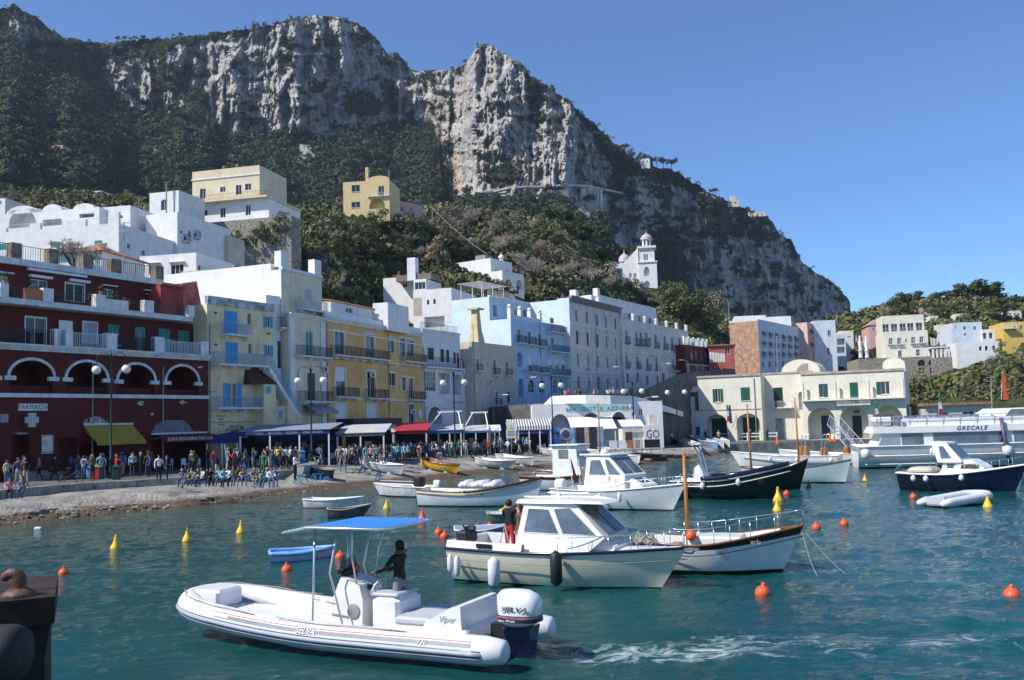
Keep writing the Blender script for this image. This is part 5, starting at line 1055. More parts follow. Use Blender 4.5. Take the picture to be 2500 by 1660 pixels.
house('cream_slope_house','cream stepped house left of the palm','i',1125,1222,305,480,286,103,12,mat('cream_white_plaster',(.70,.67,.58),.85,var=.08,streak=.2),[(1178,320,1200,345,'r')],par=.3,rw=[(1235,330,1245,360,'b'),(1258,330,1266,360)]);house('balcony_wing','grey balconied wing next to the cream stepped house','i',1100,1168,328,480,280,100,8,M_LBLUE,[(1108,350,1160,385,'o'),(1108,400,1160,440,'o')],par=.2)
house('far_white_block','far white flat roofed block on the skyline','i',1290,1432,205,270,380,100,12,M_CUST,[(1310,215,1325,235),(1350,212,1365,232),(1390,212,1405,230)],par=.5);house('far_low_block','far low white house left of the skyline block','i',1212,1300,243,300,375,100,10,M_CUST,[(1222,255,1240,275),(1256,252,1274,272)],par=.3)
b=house('rose_house','rose red gabled house between palm and white villa','i',1322,1485,258,350,YV['rose'],100,12,M_PINK,[(1345,275,1362,300),(1395,268,1412,292),(1440,265,1458,290)],par=0,trim=M_TRIM);m=MB();m.prism([(-.4,b.z1),(b.L+.4,b.z1),(b.L/2,b.z1+2.4)],-.3,12);m.build('gable_roof',M_PINK,b.root)
b=house('white_pensione','large white guest house with small white balconies above arcades','i',1430,1722,312,480,YV['arc']+8,102,14,M_CUST,[(x,y,x+26,y+36,'db')for x,y in((1455,348),(1512,346),(1606,340),(1662,337))]+[(1518,424,1543,470,'d'),(1638,416,1664,460,'m'),(1565,352,1576,370)],par=.5,rail=M_IRONW,trim=M_TRIM,sink=1,rw=[(1738,350,1745,380,'b'),(1755,352,1762,380,'b')])
f3=b.front(.3,b.L,b.z1,b.z1+4.6,3.5)
for t in(.1,.3,.5,.68,.88):f3.window(b.L*t-.8,b.L*t+.8,b.z1+.6,b.z1+2.8,bars=1)
b.shell(f3,10,M_CUST,off=3.5,parapet=.4);b.fr.railing(.2,b.L-.2,b.z1+.5,.15,.6,M_IRONW,b.root,.35)
b=house('stone_arcade','brown stone arcade carrying the white guest house','i',1255,1812,478,592,YV['arc'],98,14,M_STONE,[(1512,490,1560,532,'oa'),(1650,486,1700,528,'oa'),(1722,482,1778,524,'oa'),(1655,540,1700,580,'m'),(1732,538,1776,580,'m')],par=.3,cat='arcade')
b=house('octagon_villa','white villa with faceted roof wing and arched porch','i',1878,2082,252,372,YV['oct'],101,14,M_LBLUE,[(1955,268,1972,292,'r'),(2022,268,2040,292,'g'),(1898,262,1906,286),(1960,315,1975,332)],par=.4,shutm=M_TEAL);house('arched_porch','white arched porch beside the faceted villa','i',2082,2168,296,362,YV['oct']-3,101,8,M_WHITE,[(2085,312,2112,352,'oa'),(2128,310,2152,350,'oa')],par=.3)
house('lower_villa_wing','white lower wing under the faceted villa','i',1905,2200,372,440,YV['wing'],99,8,M_WHITE,[(2060,395,2080,425,'oa'),(2100,392,2120,425,'oa'),(2150,390,2170,420,'oa')],par=.2)
b=house('yellow_house','bright yellow house with open terrace at the right edge','i',2222,2440,245,345,YV['yel'],100,12,mat('bright_yellow_plaster',(.66,.46,.12),.85,var=.08),[(2290,265,2310,295),(2335,262,2355,292)],par=.3);b.fr.balcony(0,b.L*.4,b.rect('i',2230,270,2260,285)[2],1.2,1,M_IRONW)
for nm,lab,x0,x1,yt,yb,m_ in(('slope_cottage','small white cottage under the pines by the yellow house',2175,2235,150,190,M_PINK),('orchard_house','white orchard house right of the guest house roof',1730,1790,205,245,M_WHITE),('ridge_row_house','long cream house along the right skyline trees',1900,2010,190,232,M_CUST),('pale_blue_cottage','pale blue cottage left of the faceted villa',1790,1870,325,372,M_LBLUE),('stepped_villa','stepped white villa under the bright yellow house',2230,2345,355,400,M_CUST),('pink_cottage','pink cottage behind the harbour office turret',1800,1880,430,480,M_PINK),('slope_hut','tiny white hut on the green slope below the pergola',1945,1985,498,530,M_WHITE),('skyline_cottage','pale rose cottage under the tall dark pine',1670,1765,150,195,M_PINK),('garden_house','white garden house between guest house and faceted villa',1785,1860,262,300,M_CUST),('hillside_cube','white cube house uphill of the rose gabled house',1480,1540,222,262,M_WHITE),('terrace_villa','cream terrace villa above the bright yellow house',2250,2345,170,205,M_CUST),('lower_cottage','white cottage low on the right slope',2215,2290,395,435,M_WHITE)):
 house(nm,lab,'i',x0,x1,yt,yb,hill_at(*q('i',(x0+x1)/2,yb)).y-2,100,8,m_,[(x0+(x1-x0)*f,yt+(yb-yt)*.3,x0+(x1-x0)*(f+.16),yt+(yb-yt)*.65)for f in(.15,.45,.72)],par=.3,sink=3)
b=Building('white_pergola','white columned pergola terrace at the end of stone arcade',(q('i',1778,0)[0],YV['arc']-3),100,0,'pergola');z0=b.Z(*q('i',1830,470));z1=b.Z(*q('i',1830,405));L=b.X(q('i',1885,0)[0]);m=MB()
for x in np.linspace(0,L,5):
 for y in(0,4):m.box(x-.2,x+.2,y-.2,y+.2,z0,z1)
m.box(-.4,L+.4,-.4,4.4,z1,z1+.3);m.build('columns',M_WHITE,b.root);b.box('base',M_STONE,-.5,L+.5,-.5,5,z0-9,z0)
for x_,l in((1268,'left one of two white statues on piers by the palm'),(1310,'right one of two white statues on piers by the palm')):
 p=at(*q('i',x_,474),YV['arc']+4);m=MB();m.lathe([(.6,0),(.5,.3),(.45,1.8),(.65,2.0),(.3,2.3),(.5,3.2),(.45,4.2),(.2,4.6),(.28,5.1),(.05,5.5)],10);tag(m.build('statue',M_TRIM,None,True,p),l,'statue','pair of white statues')
 # white villa and ochre hut high on the ridge, cliff road viaduct
for k_,x0,x1,yt,yb,Y_,nm,lab,m_ in(('c',205,272,285,345,800,'ridge_villa','tiny white crenellated villa among ridge pines',M_WHITE),('c',868,955,600,640,930,'ridge_hut','tiny ochre house on the descending ridge',M_CRV),('a',352,430,1005,1045,700,'forest_house','tiny pink house alone in the dark wood',M_PINK),('c',1075,1155,692,712,985,'ridge_terrace','tiny cream house at the cliff edge lower on ridge',M_CRV)):
 hb=house(nm,lab,k_,x0,x1,yt,yb,mtn(*q(k_,x0,yb)).y-6,95,10,m_,[(x0+(x1-x0)*.2,yt+8,x0+(x1-x0)*.35,yt+20),(x0+(x1-x0)*.6,yt+8,x0+(x1-x0)*.75,yt+20)],par=.8,sink=1)
 if nm=='ridge_hut':hb.box('upper_room',m_,hb.L*.3,hb.L*.7,2,7,hb.z1,hb.z1+6)
rd=empty('cliff_viaduct',(0,0,0),0,'pale concrete road viaduct crossing the foot of the cliff','viaduct');M_VIA=mat('viaduct_concrete',(.55,.53,.50),.8,var=.15,scale=.1,bump=0)
VY=660
pts=[at(830+x/2.8,y/2.8,mtn(830+x/2.8,y/2.8+4).y-(16 if 1480<x<1800 else 7))for x,y,Y_ in((925,1338,640),(1050,1315,640),(1150,1292,640),(1280,1283,635),(1430,1283,630),(1500,1275,625),(1600,1275,622),(1690,1278,620),(1800,1300,625),(1930,1328,640))]
m=MB();m.rings([[p+Vector((0,0,0)),p+Vector((0,6,0)),p+Vector((0,6,1.5)),p+Vector((0,0,1.5))]for p in pts]);m.build('deck',M_VIA,rd)
for k,x in enumerate((1670,1700,1722,1742,1762,1782)):p=at(830+x/2.8,(1280+max(0,x-1700)*.25)/2.8,pts[7].y+1);h=36-k*4;m=MB();m.box(p.x-(1.6 if k else 3),p.x+(1.6 if k else 3),p.y,p.y+4,p.z-h,p.z);m.build('pier',M_VIA,rd)
m=MB();p=at(830+1490/2.8,1300/2.8,pts[5].y+1.5);m.box(p.x-9,p.x+9,p.y,p.y+5,p.z-22,p.z);m.build('buttress',mat('brown_retaining',(.25,.21,.17),.9),rd)
# --- quay, slip
EDGE=[(-140,1209,1.45),(0,1196,1.45),(128,1185,1.45),(242,1177,1.45),(365,1170,1.45),(444,1166,1.45),(600,1158,1.4),(744,1142,1.35),(950,1128,1.25),(1038,1122,1.2),(1215,1108,1.1),(1322,1101,1.05),(1450,1098,.95),(1560,1098,.9),(1650,1092,.85),(1760,1087,.8),(1795,1082,.8),(2100,1071,.8),(2500,1058,.8),(2700,1052,.8)]
M_ROAD=mat('worn_asphalt_paving',(.115,.112,.108),.9,var=.22,scale=.5,bump=.3,bscale=8);M_QSTONE=mat('quay_stone',(.30,.285,.255),.9,var=.3,scale=1.2,bump=.5,bscale=5)
eu=np.unique(np.concatenate([np.linspace(-140,2700,120),[e[0]for e in EDGE]]));rows=[[],[],[],[]]
for u in eu:
 v=float(np.interp(u,[e[0]for e in EDGE],[e[1]for e in EDGE]));z=float(np.interp(u,[e[0]for e in EDGE],[e[2]for e in EDGE]));p=onz(u,v,z)
 zb_=float(np.interp(u,[0,1200,1350,1650],[1.45,1.45,.95,.8]))
 rows[0].append((p.x,p.y,-2));rows[1].append((p.x,p.y,z));rows[2].append((p.x*1.12,p.y*1.12,(z+zb_)/2));rows[3].append((p.x*1.75,p.y*1.75,zb_))
V=np.array(rows).reshape(-1,3);n=len(eu);i=np.arange(3)[:,None]*n+np.arange(n-1)[None];Fq=np.stack([i,i+1,i+n+1,i+n],-1).reshape(-1,4)
tag(np_mesh('quay',V,Fq,[M_QSTONE,M_ROAD],smooth=False,mi=np.repeat([0,1,1],n-1)),'paved harbour promenade with stone edge','quay',kind='structure')
def quay_z(u):return float(np.interp(u,[e[0]for e in EDGE],[e[2]for e in EDGE]))
# kerb stones along the promenade edge, each its own block
kb=bpy.data.objects['quay'];acc=0
for u0_,u1_ in zip(np.linspace(-130,720,34),np.linspace(-130,720,34)[1:]):
 v0_=float(np.interp(u0_,[e[0]for e in EDGE],[e[1]for e in EDGE]));v1_=float(np.interp(u1_-1.2,[e[0]for e in EDGE],[e[1]for e in EDGE]));a,c=onz(u0_,v0_,quay_z(u0_)),onz(u1_-1.2,v1_,quay_z(u1_));d=(c-a);d.z=0;d.normalize();nn=Vector((d.y,-d.x,0));m=MB()
 pr=random.uniform(.05,.16);up=random.uniform(.02,.07);dn=random.uniform(.42,.5);m.rings([[p+nn*pr+Vector((0,0,-dn)),p+nn*pr+Vector((0,0,up)),p-nn*.4+Vector((0,0,up)),p-nn*.4+Vector((0,0,-dn))]for p in(a,c)]);m.build('kerb_stone',M_QSTONE,kb)
def slip():
 su=np.linspace(-140,1770,420);nr=40;P_=[]
 for r in range(nr):
  t=r/(nr-1);row=[]
  for u in su:
   ve=float(np.interp(u,[e[0]for e in EDGE],[e[1]for e in EDGE]));ze=quay_z(u)-(.42 if u<700 else max(0.02,.42-(u-700)/60));e=onz(u,ve,quay_z(u));e.z=ze
   vs=float(np.interp(u,[s_[0]for s_ in SHORE],[s_[1]for s_ in SHORE]));s_=onz(u,vs,0)
   tt=t/.8
   p=e.lerp(s_,tt)if tt<=1 else s_+(s_-e).normalized()*(tt-1)*9+Vector((0,0,-(tt-1)*4.5))
   row.append(p)
  P_.append(row)
 P_=np.array([[tuple(p)for p in row]for row in P_]);X,Y=P_[...,0],P_[...,1];w_=np.linspace(0,1,nr)[:,None]
 led=np.clip((900-su)/300,.15,1)[None]
 h=.10*fbm(X*.25,Y*.25,3)+.05*fbm(X*1.2,Y*1.2,3)
 q_=vnoise(X*.35+4,Y*1.1);h+=led*.16*np.round(q_*2.5)/2.5*np.clip(w_*3,0,1)
 P_[...,2]+=h*np.clip(w_*8,.15,1);P_[...,1]+=.25*fbm(X*.8,Y*.8,2)
 n,m=P_.shape[:2];i=np.arange(n-1)[:,None]*m+np.arange(m-1)[None]
 mt=bpy.data.materials.new('slip_stone');mt.use_nodes=True;t=mt.node_tree;b_=t.nodes['Principled BSDF'];L=t.links.new;N=t.nodes.new
 tc=N('ShaderNodeTexCoord');n1=N('ShaderNodeTexNoise');n1.inputs['Scale'].default_value=.8;n1.inputs['Detail'].default_value=8;n1.inputs['Roughness'].default_value=.65;L(tc.outputs['Object'],n1.inputs['Vector'])
 r1=N('ShaderNodeValToRGB');e=r1.color_ramp.elements;e[0].position=.32;e[0].color=(.13,.12,.105,1);e[1].position=.68;e[1].color=(.35,.335,.30,1);L(n1.outputs[0],r1.inputs[0])
 sp=N('ShaderNodeSeparateXYZ');L(tc.outputs['Object'],sp.inputs[0]);nz=N('ShaderNodeMath');nz.operation='MULTIPLY_ADD';L(n1.outputs[0],nz.inputs[0]);nz.inputs[1].default_value=-.5;L(sp.outputs['Z'],nz.inputs[2])
 rz=N('ShaderNodeValToRGB');rz.color_ramp.elements[0].position=.0;rz.color_ramp.elements[1].position=.16;L(nz.outputs[0],rz.inputs[0])
 mx=N('ShaderNodeMix');mx.data_type='RGBA';L(rz.outputs[0],mx.inputs['Factor']);mx.inputs['A'].default_value=(.075,.05,.027,1);L(r1.outputs[0],mx.inputs['B']);L(mx.outputs['Result'],b_.inputs['Base Color'])
 b_.inputs['Roughness'].default_value=.85;bp=N('ShaderNodeBump');bp.inputs['Distance'].default_value=.12;bp.inputs['Strength'].default_value=.8;L(n1.outputs[0],bp.inputs['Height']);L(bp.outputs[0],b_.inputs['Normal'])
 tag(np_mesh('slipway',P_.reshape(-1,3),np.stack([i,i+m,i+m+1,i+1],-1).reshape(-1,4),mt,smooth=False),'sloping stone slipway running down to the water','slipway',kind='structure')
slip()
def shore_stones():
 C_,R_=[],[]
 for _ in range(1500):
  u=float(RNG.uniform(-60,1600));ve=float(np.interp(u,[e[0]for e in EDGE],[e[1]for e in EDGE]));vs=float(np.interp(u,[s_[0]for s_ in SHORE],[s_[1]for s_ in SHORE]));t=float(RNG.beta(2.2,1.1));p=onz(u,ve+(vs-ve)*t,(quay_z(u)-.4)*(1-t));C_.append((p.x,p.y,p.z+.02));R_.append(float(RNG.uniform(.03,.13))*(1.8 if RNG.random()<.06 else 1)*(1 if u<800 else .5))
 return domes('shore_stones',C_,R_,[mat('grey_shore_stone',(.28,.265,.235),.9,var=.35,scale=3),mat('brown_shore_stone',(.15,.11,.075),.9,var=.35,scale=3)],squash=.55,rough=.25,mi=RNG.choice(2,len(C_)))
tag(shore_stones(),'loose stones and pebbles scattered on the slipway','stones',kind='stuff')
# --- trees
LABELS=[]
def want(o,phrase,u):LABELS.append((o,phrase,u))
ORD=['leftmost','second from left','third from left','fourth from left','fifth from left','sixth from left','seventh from left','eighth from left','ninth from left','tenth from left']
def settle_labels():
 by={}
 for o,p,u in LABELS:by.setdefault(p,[]).append((u,o))
 for p,l in by.items():
  l.sort(key=lambda t:t[0]);n=len(l)
  for k,(u,o)in enumerate(l):
   if n==1:o['label']=p
   elif k==n-1:o['label']=p+', rightmost one'
   else:o['label']=p+', '+(ORD[k]if k<10 else '%dth from left'%(k+1))
M_BARK=mat('bark',(.10,.075,.055),.9,var=.3,scale=6,bump=.5,bscale=20)
def leaf_mesh(name,centres,per,size,m_,seed,flat=1.0,needle=False):
 r=np.random.default_rng(seed);V=[];n=0
 C=np.array([c[:3]for c in centres]);Rr=np.array([c[3]for c in centres]);k=np.repeat(np.arange(len(C)),per);N=len(k)
 d=r.normal(size=(N,3));d/=np.linalg.norm(d,axis=1)[:,None]
 p=C[k]+d*(Rr[k]*r.uniform(.55,1.08,N))[:,None]*np.array([1,1,flat])
 t=np.cross(d,r.normal(size=(N,3)));t/=np.linalg.norm(t,axis=1)[:,None]+1e-9;w_=np.cross(d,t)+d*r.uniform(-.6,.6,N)[:,None]
 s=size*r.uniform(.6,1.4,N)[:,None];a=t*s;b_=w_*s*(.28 if needle else .6)
 V=np.stack([p-a,p+b_,p+a,p-b_],1).reshape(-1,3);F=np.arange(N*4).reshape(-1,4)
 o=np_mesh(name,V,F,m_,smooth=False);me=o.data;bpy.data.objects.remove(o);return me
def stick_mesh(name,segs,m_,n=5):
 m=MB()
 for P_,r_ in segs:m.tube(P_,r_,n)
 o=m.build(name,m_);me=o.data;bpy.data.objects.remove(o);return me
def tree_kind(kind,seed):
 r=random.Random(seed);g=lambda a,b_:r.uniform(a,b_)
 if kind in('ever','olive','bush','bright','brown'):
  cols={'ever':((.04,.06,.02),(.14,.165,.055)),'olive':((.10,.105,.065),(.29,.28,.18)),'bush':((.06,.085,.028),(.20,.23,.075)),'bright':((.09,.14,.03),(.27,.34,.08)),'brown':((.13,.095,.065),(.34,.26,.18))}[kind]
  lo=.0 if kind in('bush','bright')else .22
  cen=[]
  for _ in range(17):
   z=g(lo+.1,.9);w_=.36*sqrt(max(.1,1-((z-.5)/.52)**2));a=g(0,2*pi);q_=sqrt(g(.1,1));cen.append((w_*q_*cos(a),w_*q_*sin(a),z,g(.10,.19)))
  cr=leaf_mesh('crown',cen,62,.034,leafmat('leaf_'+kind,*cols,9),seed)
  tr=[([(0,0,-.06),(g(-.02,.02),0,.2),(g(-.05,.05),g(-.04,.04),.5)],[.035,.028,.012])]+[([(0,0,.2+.05*i),(c[0]*.5,c[1]*.5,.2+(c[2]-.2)*.6),c[:3]],[.016,.010,.004])for i,c in enumerate(cen[:5])]
 elif kind=='pine':
  cen=[(.36*sqrt(g(.02,1))*cos(a),.36*sqrt(g(.02,1))*sin(a),.80+g(-.08,.10),g(.08,.14))for a in[g(0,2*pi)for _ in range(18)]]
  cr=leaf_mesh('crown',cen,62,.03,leafmat('leaf_pine',(.02,.034,.012),(.075,.10,.032),9),seed,.65)
  tr=[([(0,0,-.06),(.01,.01,.35),(.03,0,.72)],[.03,.022,.014])]+[([(.02,0,.5+.03*i),c[:3]],[.012,.004])for i,c in enumerate(cen[:7])]
 elif kind=='cypress':
  cen=[(g(-.03,.03),g(-.03,.03),z,.095*(1-.75*z)+.02)for z in np.linspace(.08,.97,14)]
  cr=leaf_mesh('crown',cen,60,.03,leafmat('leaf_cypress',(.006,.013,.006),(.022,.036,.014),9),seed);tr=[([(0,0,-.06),(0,0,.5)],[.02,.01])]
 elif kind=='palm':
  m=MB();tr=[([(0,0,-.06),(.02,0,.3),(.01,0,.66)],[.045,.035,.04])]
  for k in range(30):
   a=g(0,2*pi);el=g(-.5,1.25);L_=g(.3,.42);P_=[]
   for t in np.linspace(0,1,7):P_.append(Vector((cos(a)*cos(el)*L_*t,sin(a)*cos(el)*L_*t,.66+sin(el)*L_*t-.30*t*t*L_/.4)))
   side=Vector((-sin(a),cos(a),0))*.05
   for i in range(6):t=(i+.5)/6;w0=side*(1-t)**.4;dr=Vector((0,0,-.035));m.quad(P_[i],P_[i+1],P_[i+1]+w0+dr,P_[i]+w0*.8+dr);m.quad(P_[i],P_[i+1],P_[i+1]-w0+dr,P_[i]-w0*.8+dr)
  o=m.build('crown',leafmat('leaf_palm',(.03,.04,.012),(.12,.13,.05),6));cr=o.data;bpy.data.objects.remove(o)
 else:
  tr=[];tw=[]
  def grow(p,d,l,r_,dep):
   e=p+d*l;(tr if dep<2 else tw).append(([p,p.lerp(e,.5)+Vector((g(-1,1),g(-1,1),0))*l*.05,e],[max(r_,.0032),max(r_*.8,.0028),max(r_*.6,.0024)]))
   if dep>=5:return
   for _ in range(3 if dep<4 else 4):grow(p.lerp(e,g(.55,1)),(d+Vector((g(-1,1),g(-1,1),g(-.25,.6)))*.72).normalized(),l*g(.55,.8),r_*.55,dep+1)
  for _ in range(3):grow(Vector((0,0,-.05)),Vector((g(-.35,.35),g(-.35,.35),1)).normalized(),.30,.022,0)
  cr=stick_mesh('crown',tw,mat('winter_twigs',(.46,.39,.335),.95,var=.3,bump=0),3)
 return cr,stick_mesh('trunk',tr,M_BARK)
KINDS={k:[tree_kind(k,s+11)for s in range(n)]for k,n in(('ever',3),('olive',2),('bush',3),('bright',2),('brown',2),('pine',3),('cypress',1),('palm',2),('bare',3))}
WORD={'ever':'dark evergreen tree','olive':'grey green olive tree','bush':'leafy green shrub','bright':'bright green shrub','brown':'brown leaved tree','pine':'umbrella pine','cypress':'slim dark cypress','palm':'palm tree','bare':'bare winter tree'}
MARKS=[(0,'on the terraces at far left'),(420,'below the cream villa'),(600,'beside the stone terrace'),(780,'behind the ochre house'),(900,'below the yellow villa'),(1010,'above the white terraced hotel'),(1140,'behind the cubic villa'),(1260,'above the blue hotel'),(1400,'below the church'),(1520,'right of the church tower'),(1640,'behind the red arched house'),(1780,'by the brick gable house'),(2000,'around the guest house'),(2150,'above the guest house'),(2300,'near the faceted villa'),(2420,'near the bright yellow house')]
def plant(kind,p,h,wide=1.0,u=None,where=None,sd=None):
 cr,tr=random.choice(KINDS[kind]);e=empty('%s_tree'%kind if kind not in('bush','bright')else 'shrub',p,random.uniform(0,6.28),None,'tree' if kind not in('bush','bright')else 'shrub','trees on the hillside')
 e.name={'ever':'evergreen_tree','olive':'olive_tree','bush':'shrub','bright':'shrub','brown':'brown_tree','pine':'umbrella_pine','cypress':'cypress','palm':'palm_tree','bare':'bare_tree'}[kind]
 e.scale=(h*wide,h*wide,h);link('crown',cr,e);link('trunk',tr,e)
 if where is None:where=[w_ for x,w_ in MARKS if x<=(u or 0)][-1]if u is not None and u>=0 else MARKS[0][1]
 want(e,WORD[kind]+' '+where,p[0]/p[1]);return e
def hill_tree(kind,u,v,hp,wide=1.0):
 p=hill_at(u,v);plant(kind,p,hp*p.y/F_PX*1.06,wide,u)
for a in(('palm',1392,655,75),('palm',1490,640,72),('pine',1385,600,95,1.1),('pine',1462,600,100,1.2),('ever',1345,590,70),('ever',1420,590,75),('pine',1510,640,85,1.3),('bare',1170,560,85,1.1),('bare',1130,575,70,1.1),('bare',1215,580,70),('bare',1330,690,85,1.5),('bare',1395,695,80,1.5),('bare',1450,705,80,1.4),('bare',1290,670,70,1.3),('bare',1500,720,65,1.3),('ever',1670,790,95,1.0),('ever',1720,800,90,1.1),('olive',1755,800,85),('ever',1640,760,70),('bush',730,560,58,1.3),('bright',600,632,50,1.6),('bright',660,625,46,1.7),('ever',790,560,55,1.2),('olive',860,600,65),('ever',910,640,90,1.1),('ever',840,650,85,1.2),('olive',860,735,80,1.1),('bare',815,735,90,1.2),('ever',900,735,95,1.1),('bright',935,735,70,1.0),('olive',810,690,70),('brown',1080,650,70,1.2),('brown',1110,600,60),('ever',1130,640,60),('ever',1030,600,70),('brown',1000,570,55,1.2),('bare',985,540,50,1.2),('bare',1010,545,48),('pine',2232,790,75,1.1),('ever',2210,790,70),('pine',2325,775,65,1.3),('pine',2385,785,95,1.35),('pine',2415,780,85,1.4),('pine',2440,775,70,1.3),('ever',2300,780,60),('pine',2490,780,55,1.4),('bare',2175,790,62,.9),('palm',2142,850,60),('ever',2110,860,40,1.3),('ever',2160,860,45,1.2),('palm',1752,900,55,1.6),('palm',2100,850,45)):
 hill_tree(*a)
def fill(poly,n,kinds,h0,h1,seed):
 r=random.Random(seed);us_=[p[0]for p in poly];vs_=[p[1]for p in poly];k=0;tries=0;got=[]
 while k<n and tries<n*40:
  tries+=1;u,v=r.uniform(min(us_),max(us_)),r.uniform(min(vs_),max(vs_))
  if not in_poly(np.array([u]),np.array([v]),poly)[0]or any(abs(u-a)<14 and abs(v-b_)<9 for a,b_ in got):continue
  got.append((u,v));k+=1;hill_tree(r.choice(kinds),u,v,r.uniform(h0,h1),r.uniform(.9,1.5))
fill([(700,560),(820,525),(960,525),(1010,560),(1180,540),(1290,560),(1420,575),(1440,640),(1300,680),(1180,630),(1090,640),(1000,630),(930,660),(950,745),(800,740),(790,640),(720,600)],70,['ever','bare','olive','brown','bush','bare','ever'],36,66,5)
fill([(1440,640),(1530,700),(1640,745),(1700,770),(1700,800),(1600,770),(1480,720),(1430,690)],16,['ever','bare','olive','ever'],36,60,6)
fill([(2270,890),(2330,880),(2500,860),(2500,965),(2240,965),(2235,920)],34,['bush','bright','olive','bush','brown'],24,44,7)
fill([(2200,775),(2300,760),(2500,750),(2500,775),(2300,790),(2200,800)],16,['ever','bush','olive','ever'],22,36,8);fill([(1990,810),(2070,800),(2090,850),(2000,860)],7,['ever','bush','olive'],22,34,18)
fill([(0,478),(340,485),(330,505),(0,505)],16,['bush','olive','bright','brown'],18,34,9)
fill([(1770,800),(1850,790),(1840,850),(1790,860)],6,['bush','ever'],26,40,10);fill([(1640,800),(1700,800),(1690,850),(1650,830)],5,['bush','ever'],26,38,12)
fill([(560,565),(700,560),(720,620),(560,640)],12,['bright','bush','olive'],24,44,13)
plant('bare',at(178,655,98.5),4.6,1.3,None,'behind the red house roof terrace');plant('bare',at(215,660,98),4.0,1.3,None,'behind the red house roof terrace')
for u_,v_,h_,kd in((505,590,2.6,'bush'),(540,600,3.0,'bright'),(585,598,2.8,'bush'),(625,602,3.4,'olive'),(665,596,3.2,'bush'),(690,570,4.0,'bush'),(640,566,2.0,'bright'),(470,575,2.0,'brown')):plant(kd,at(u_,v_,174),h_,1.5,u_,'against the stone terrace wall')
# trees on the crest of the mountain
for k_,x,y,h,kd in(('a',805,290,52,'pine'),('a',850,285,45,'pine'),('a',895,280,36,'pine'),('a',930,275,38,'pine'),('a',980,280,46,'pine'),('a',1235,258,40,'pine'),('a',1680,210,46,'cypress'),('a',1740,205,60,'ever'),('a',1812,190,50,'ever'),('b',768,485,36,'pine'),('b',855,440,40,'pine'),('b',950,335,46,'bush'),('b',1000,330,42,'bush'),('b',1050,345,40,'bush'),('c',75,240,90,'pine'),('c',130,270,80,'ever'),('c',190,290,75,'ever'),('c',240,290,75,'pine'),('c',275,330,80,'cypress'),('c',290,335,78,'cypress'),('c',330,350,90,'pine'),('c',375,355,90,'pine'),('c',440,370,100,'pine'),('c',570,455,45,'pine'),('c',640,490,50,'ever'),('c',750,560,60,'pine'),('c',785,560,65,'pine'),('c',1020,690,50,'ever'),('c',1280,865,36,'ever')):
 u,v=q(k_,x,y);p=mtn(u,v);s=SURVEY[k_][2];plant(kd,p-Vector((0,0,2)),h/s*p.y/F_PX*1.15,1.1,u,'on the mountain crest' if k_!='c' else 'on the ridge by the tiny white villa')
p=mtn(*q('a',1735,190));m=MB();m.tube([(0,0,0),(0,0,26)],[.5,.15],5);[m.tube([(-1.5,0,z),(1.5,0,z)],.15,4)for z in(14,18,22)];tag(m.build('radio_mast',M_CONC,None,False,p),'thin radio mast on the mountain crest','mast')
# low growth over the hill
uu=RNG.uniform(-150,2650,11500);tt=RNG.uniform(.03,1,11500);C_,R_=[],[]
for u,t in zip(uu,tt):
 p=hill_pt(float(u),float(t))
 if any(hypot(p.x-c_.x,p.y-c_.y)<r_*(1.0 if p.y<c_.y else .55)for c_,r_ in PADS):continue
 C_.append(tuple(p));R_.append(float(RNG.uniform(.6,1.35))*p.y/170)
tag(clumps('undergrowth',C_,R_,[leafmat('under_dark',(.045,.058,.022),(.14,.15,.055),.5),leafmat('under_olive',(.085,.078,.045),(.24,.21,.125),.5),leafmat('under_green',(.05,.078,.02),(.17,.22,.055),.5)],22,mi=RNG.choice(3,len(C_),p=(.45,.33,.22))),'scrub and ground cover on the town hillside','scrub',kind='stuff')
# --- boats
G_WHITE=mat('white_gelcoat',(.72,.72,.71),.3,var=.06,scale=1.5,bump=.03,bscale=3,coat=.2,streak=.13);G_CREAM=mat('cream_gelcoat',(.70,.66,.52),.3,streak=.14,var=.06,scale=1.2,bump=.02,bscale=3,coat=.2);G_NAVY=mat('navy_gelcoat',(.006,.010,.035),.2,var=.1,bump=0,coat=.4)
G_BLACK=mat('black_rubber',(.012,.013,.016),.5,var=.1,bump=0);G_TUBE=mat('white_hypalon',(.64,.65,.67),.45,var=.05,scale=2,bump=.03,bscale=8);G_GREY=mat('grey_strake',(.33,.36,.41),.5,var=.08,bump=0);G_SILV=mat('silver_decal',(.20,.215,.245),.4,var=.08,bump=0)
G_STEEL=mat('stainless_rail',(.62,.64,.66),.25,var=.05,bump=0,metal=.9);G_RED=mat('red_stripe',(.55,.05,.04),.4,var=.05,bump=0);G_BLUE=mat('blue_canvas',(.03,.20,.60),.7,var=.06,bump=.1);G_TEAK=mat('varnished_teak',(.20,.085,.03),.35,var=.3,scale=6,bump=.05,stretch=(1,8,8),coat=.3)
G_MAHOG=mat('dark_mahogany',(.055,.018,.010),.3,var=.3,scale=5,bump=.05,coat=.3);G_ANTI=mat('dark_antifouling',(.012,.012,.014),.6,var=.2,bump=.1);G_DKGRN=mat('dark_green_gelcoat',(.006,.026,.022),.22,var=.1,bump=0,coat=.3);G_TINT=mat('tinted_windscreen',(.02,.025,.03),.08,var=0,bump=0,alpha=.82);G_PALET=mat('pale_teal_gelcoat',(.50,.62,.62),.35,var=.08,bump=.03)
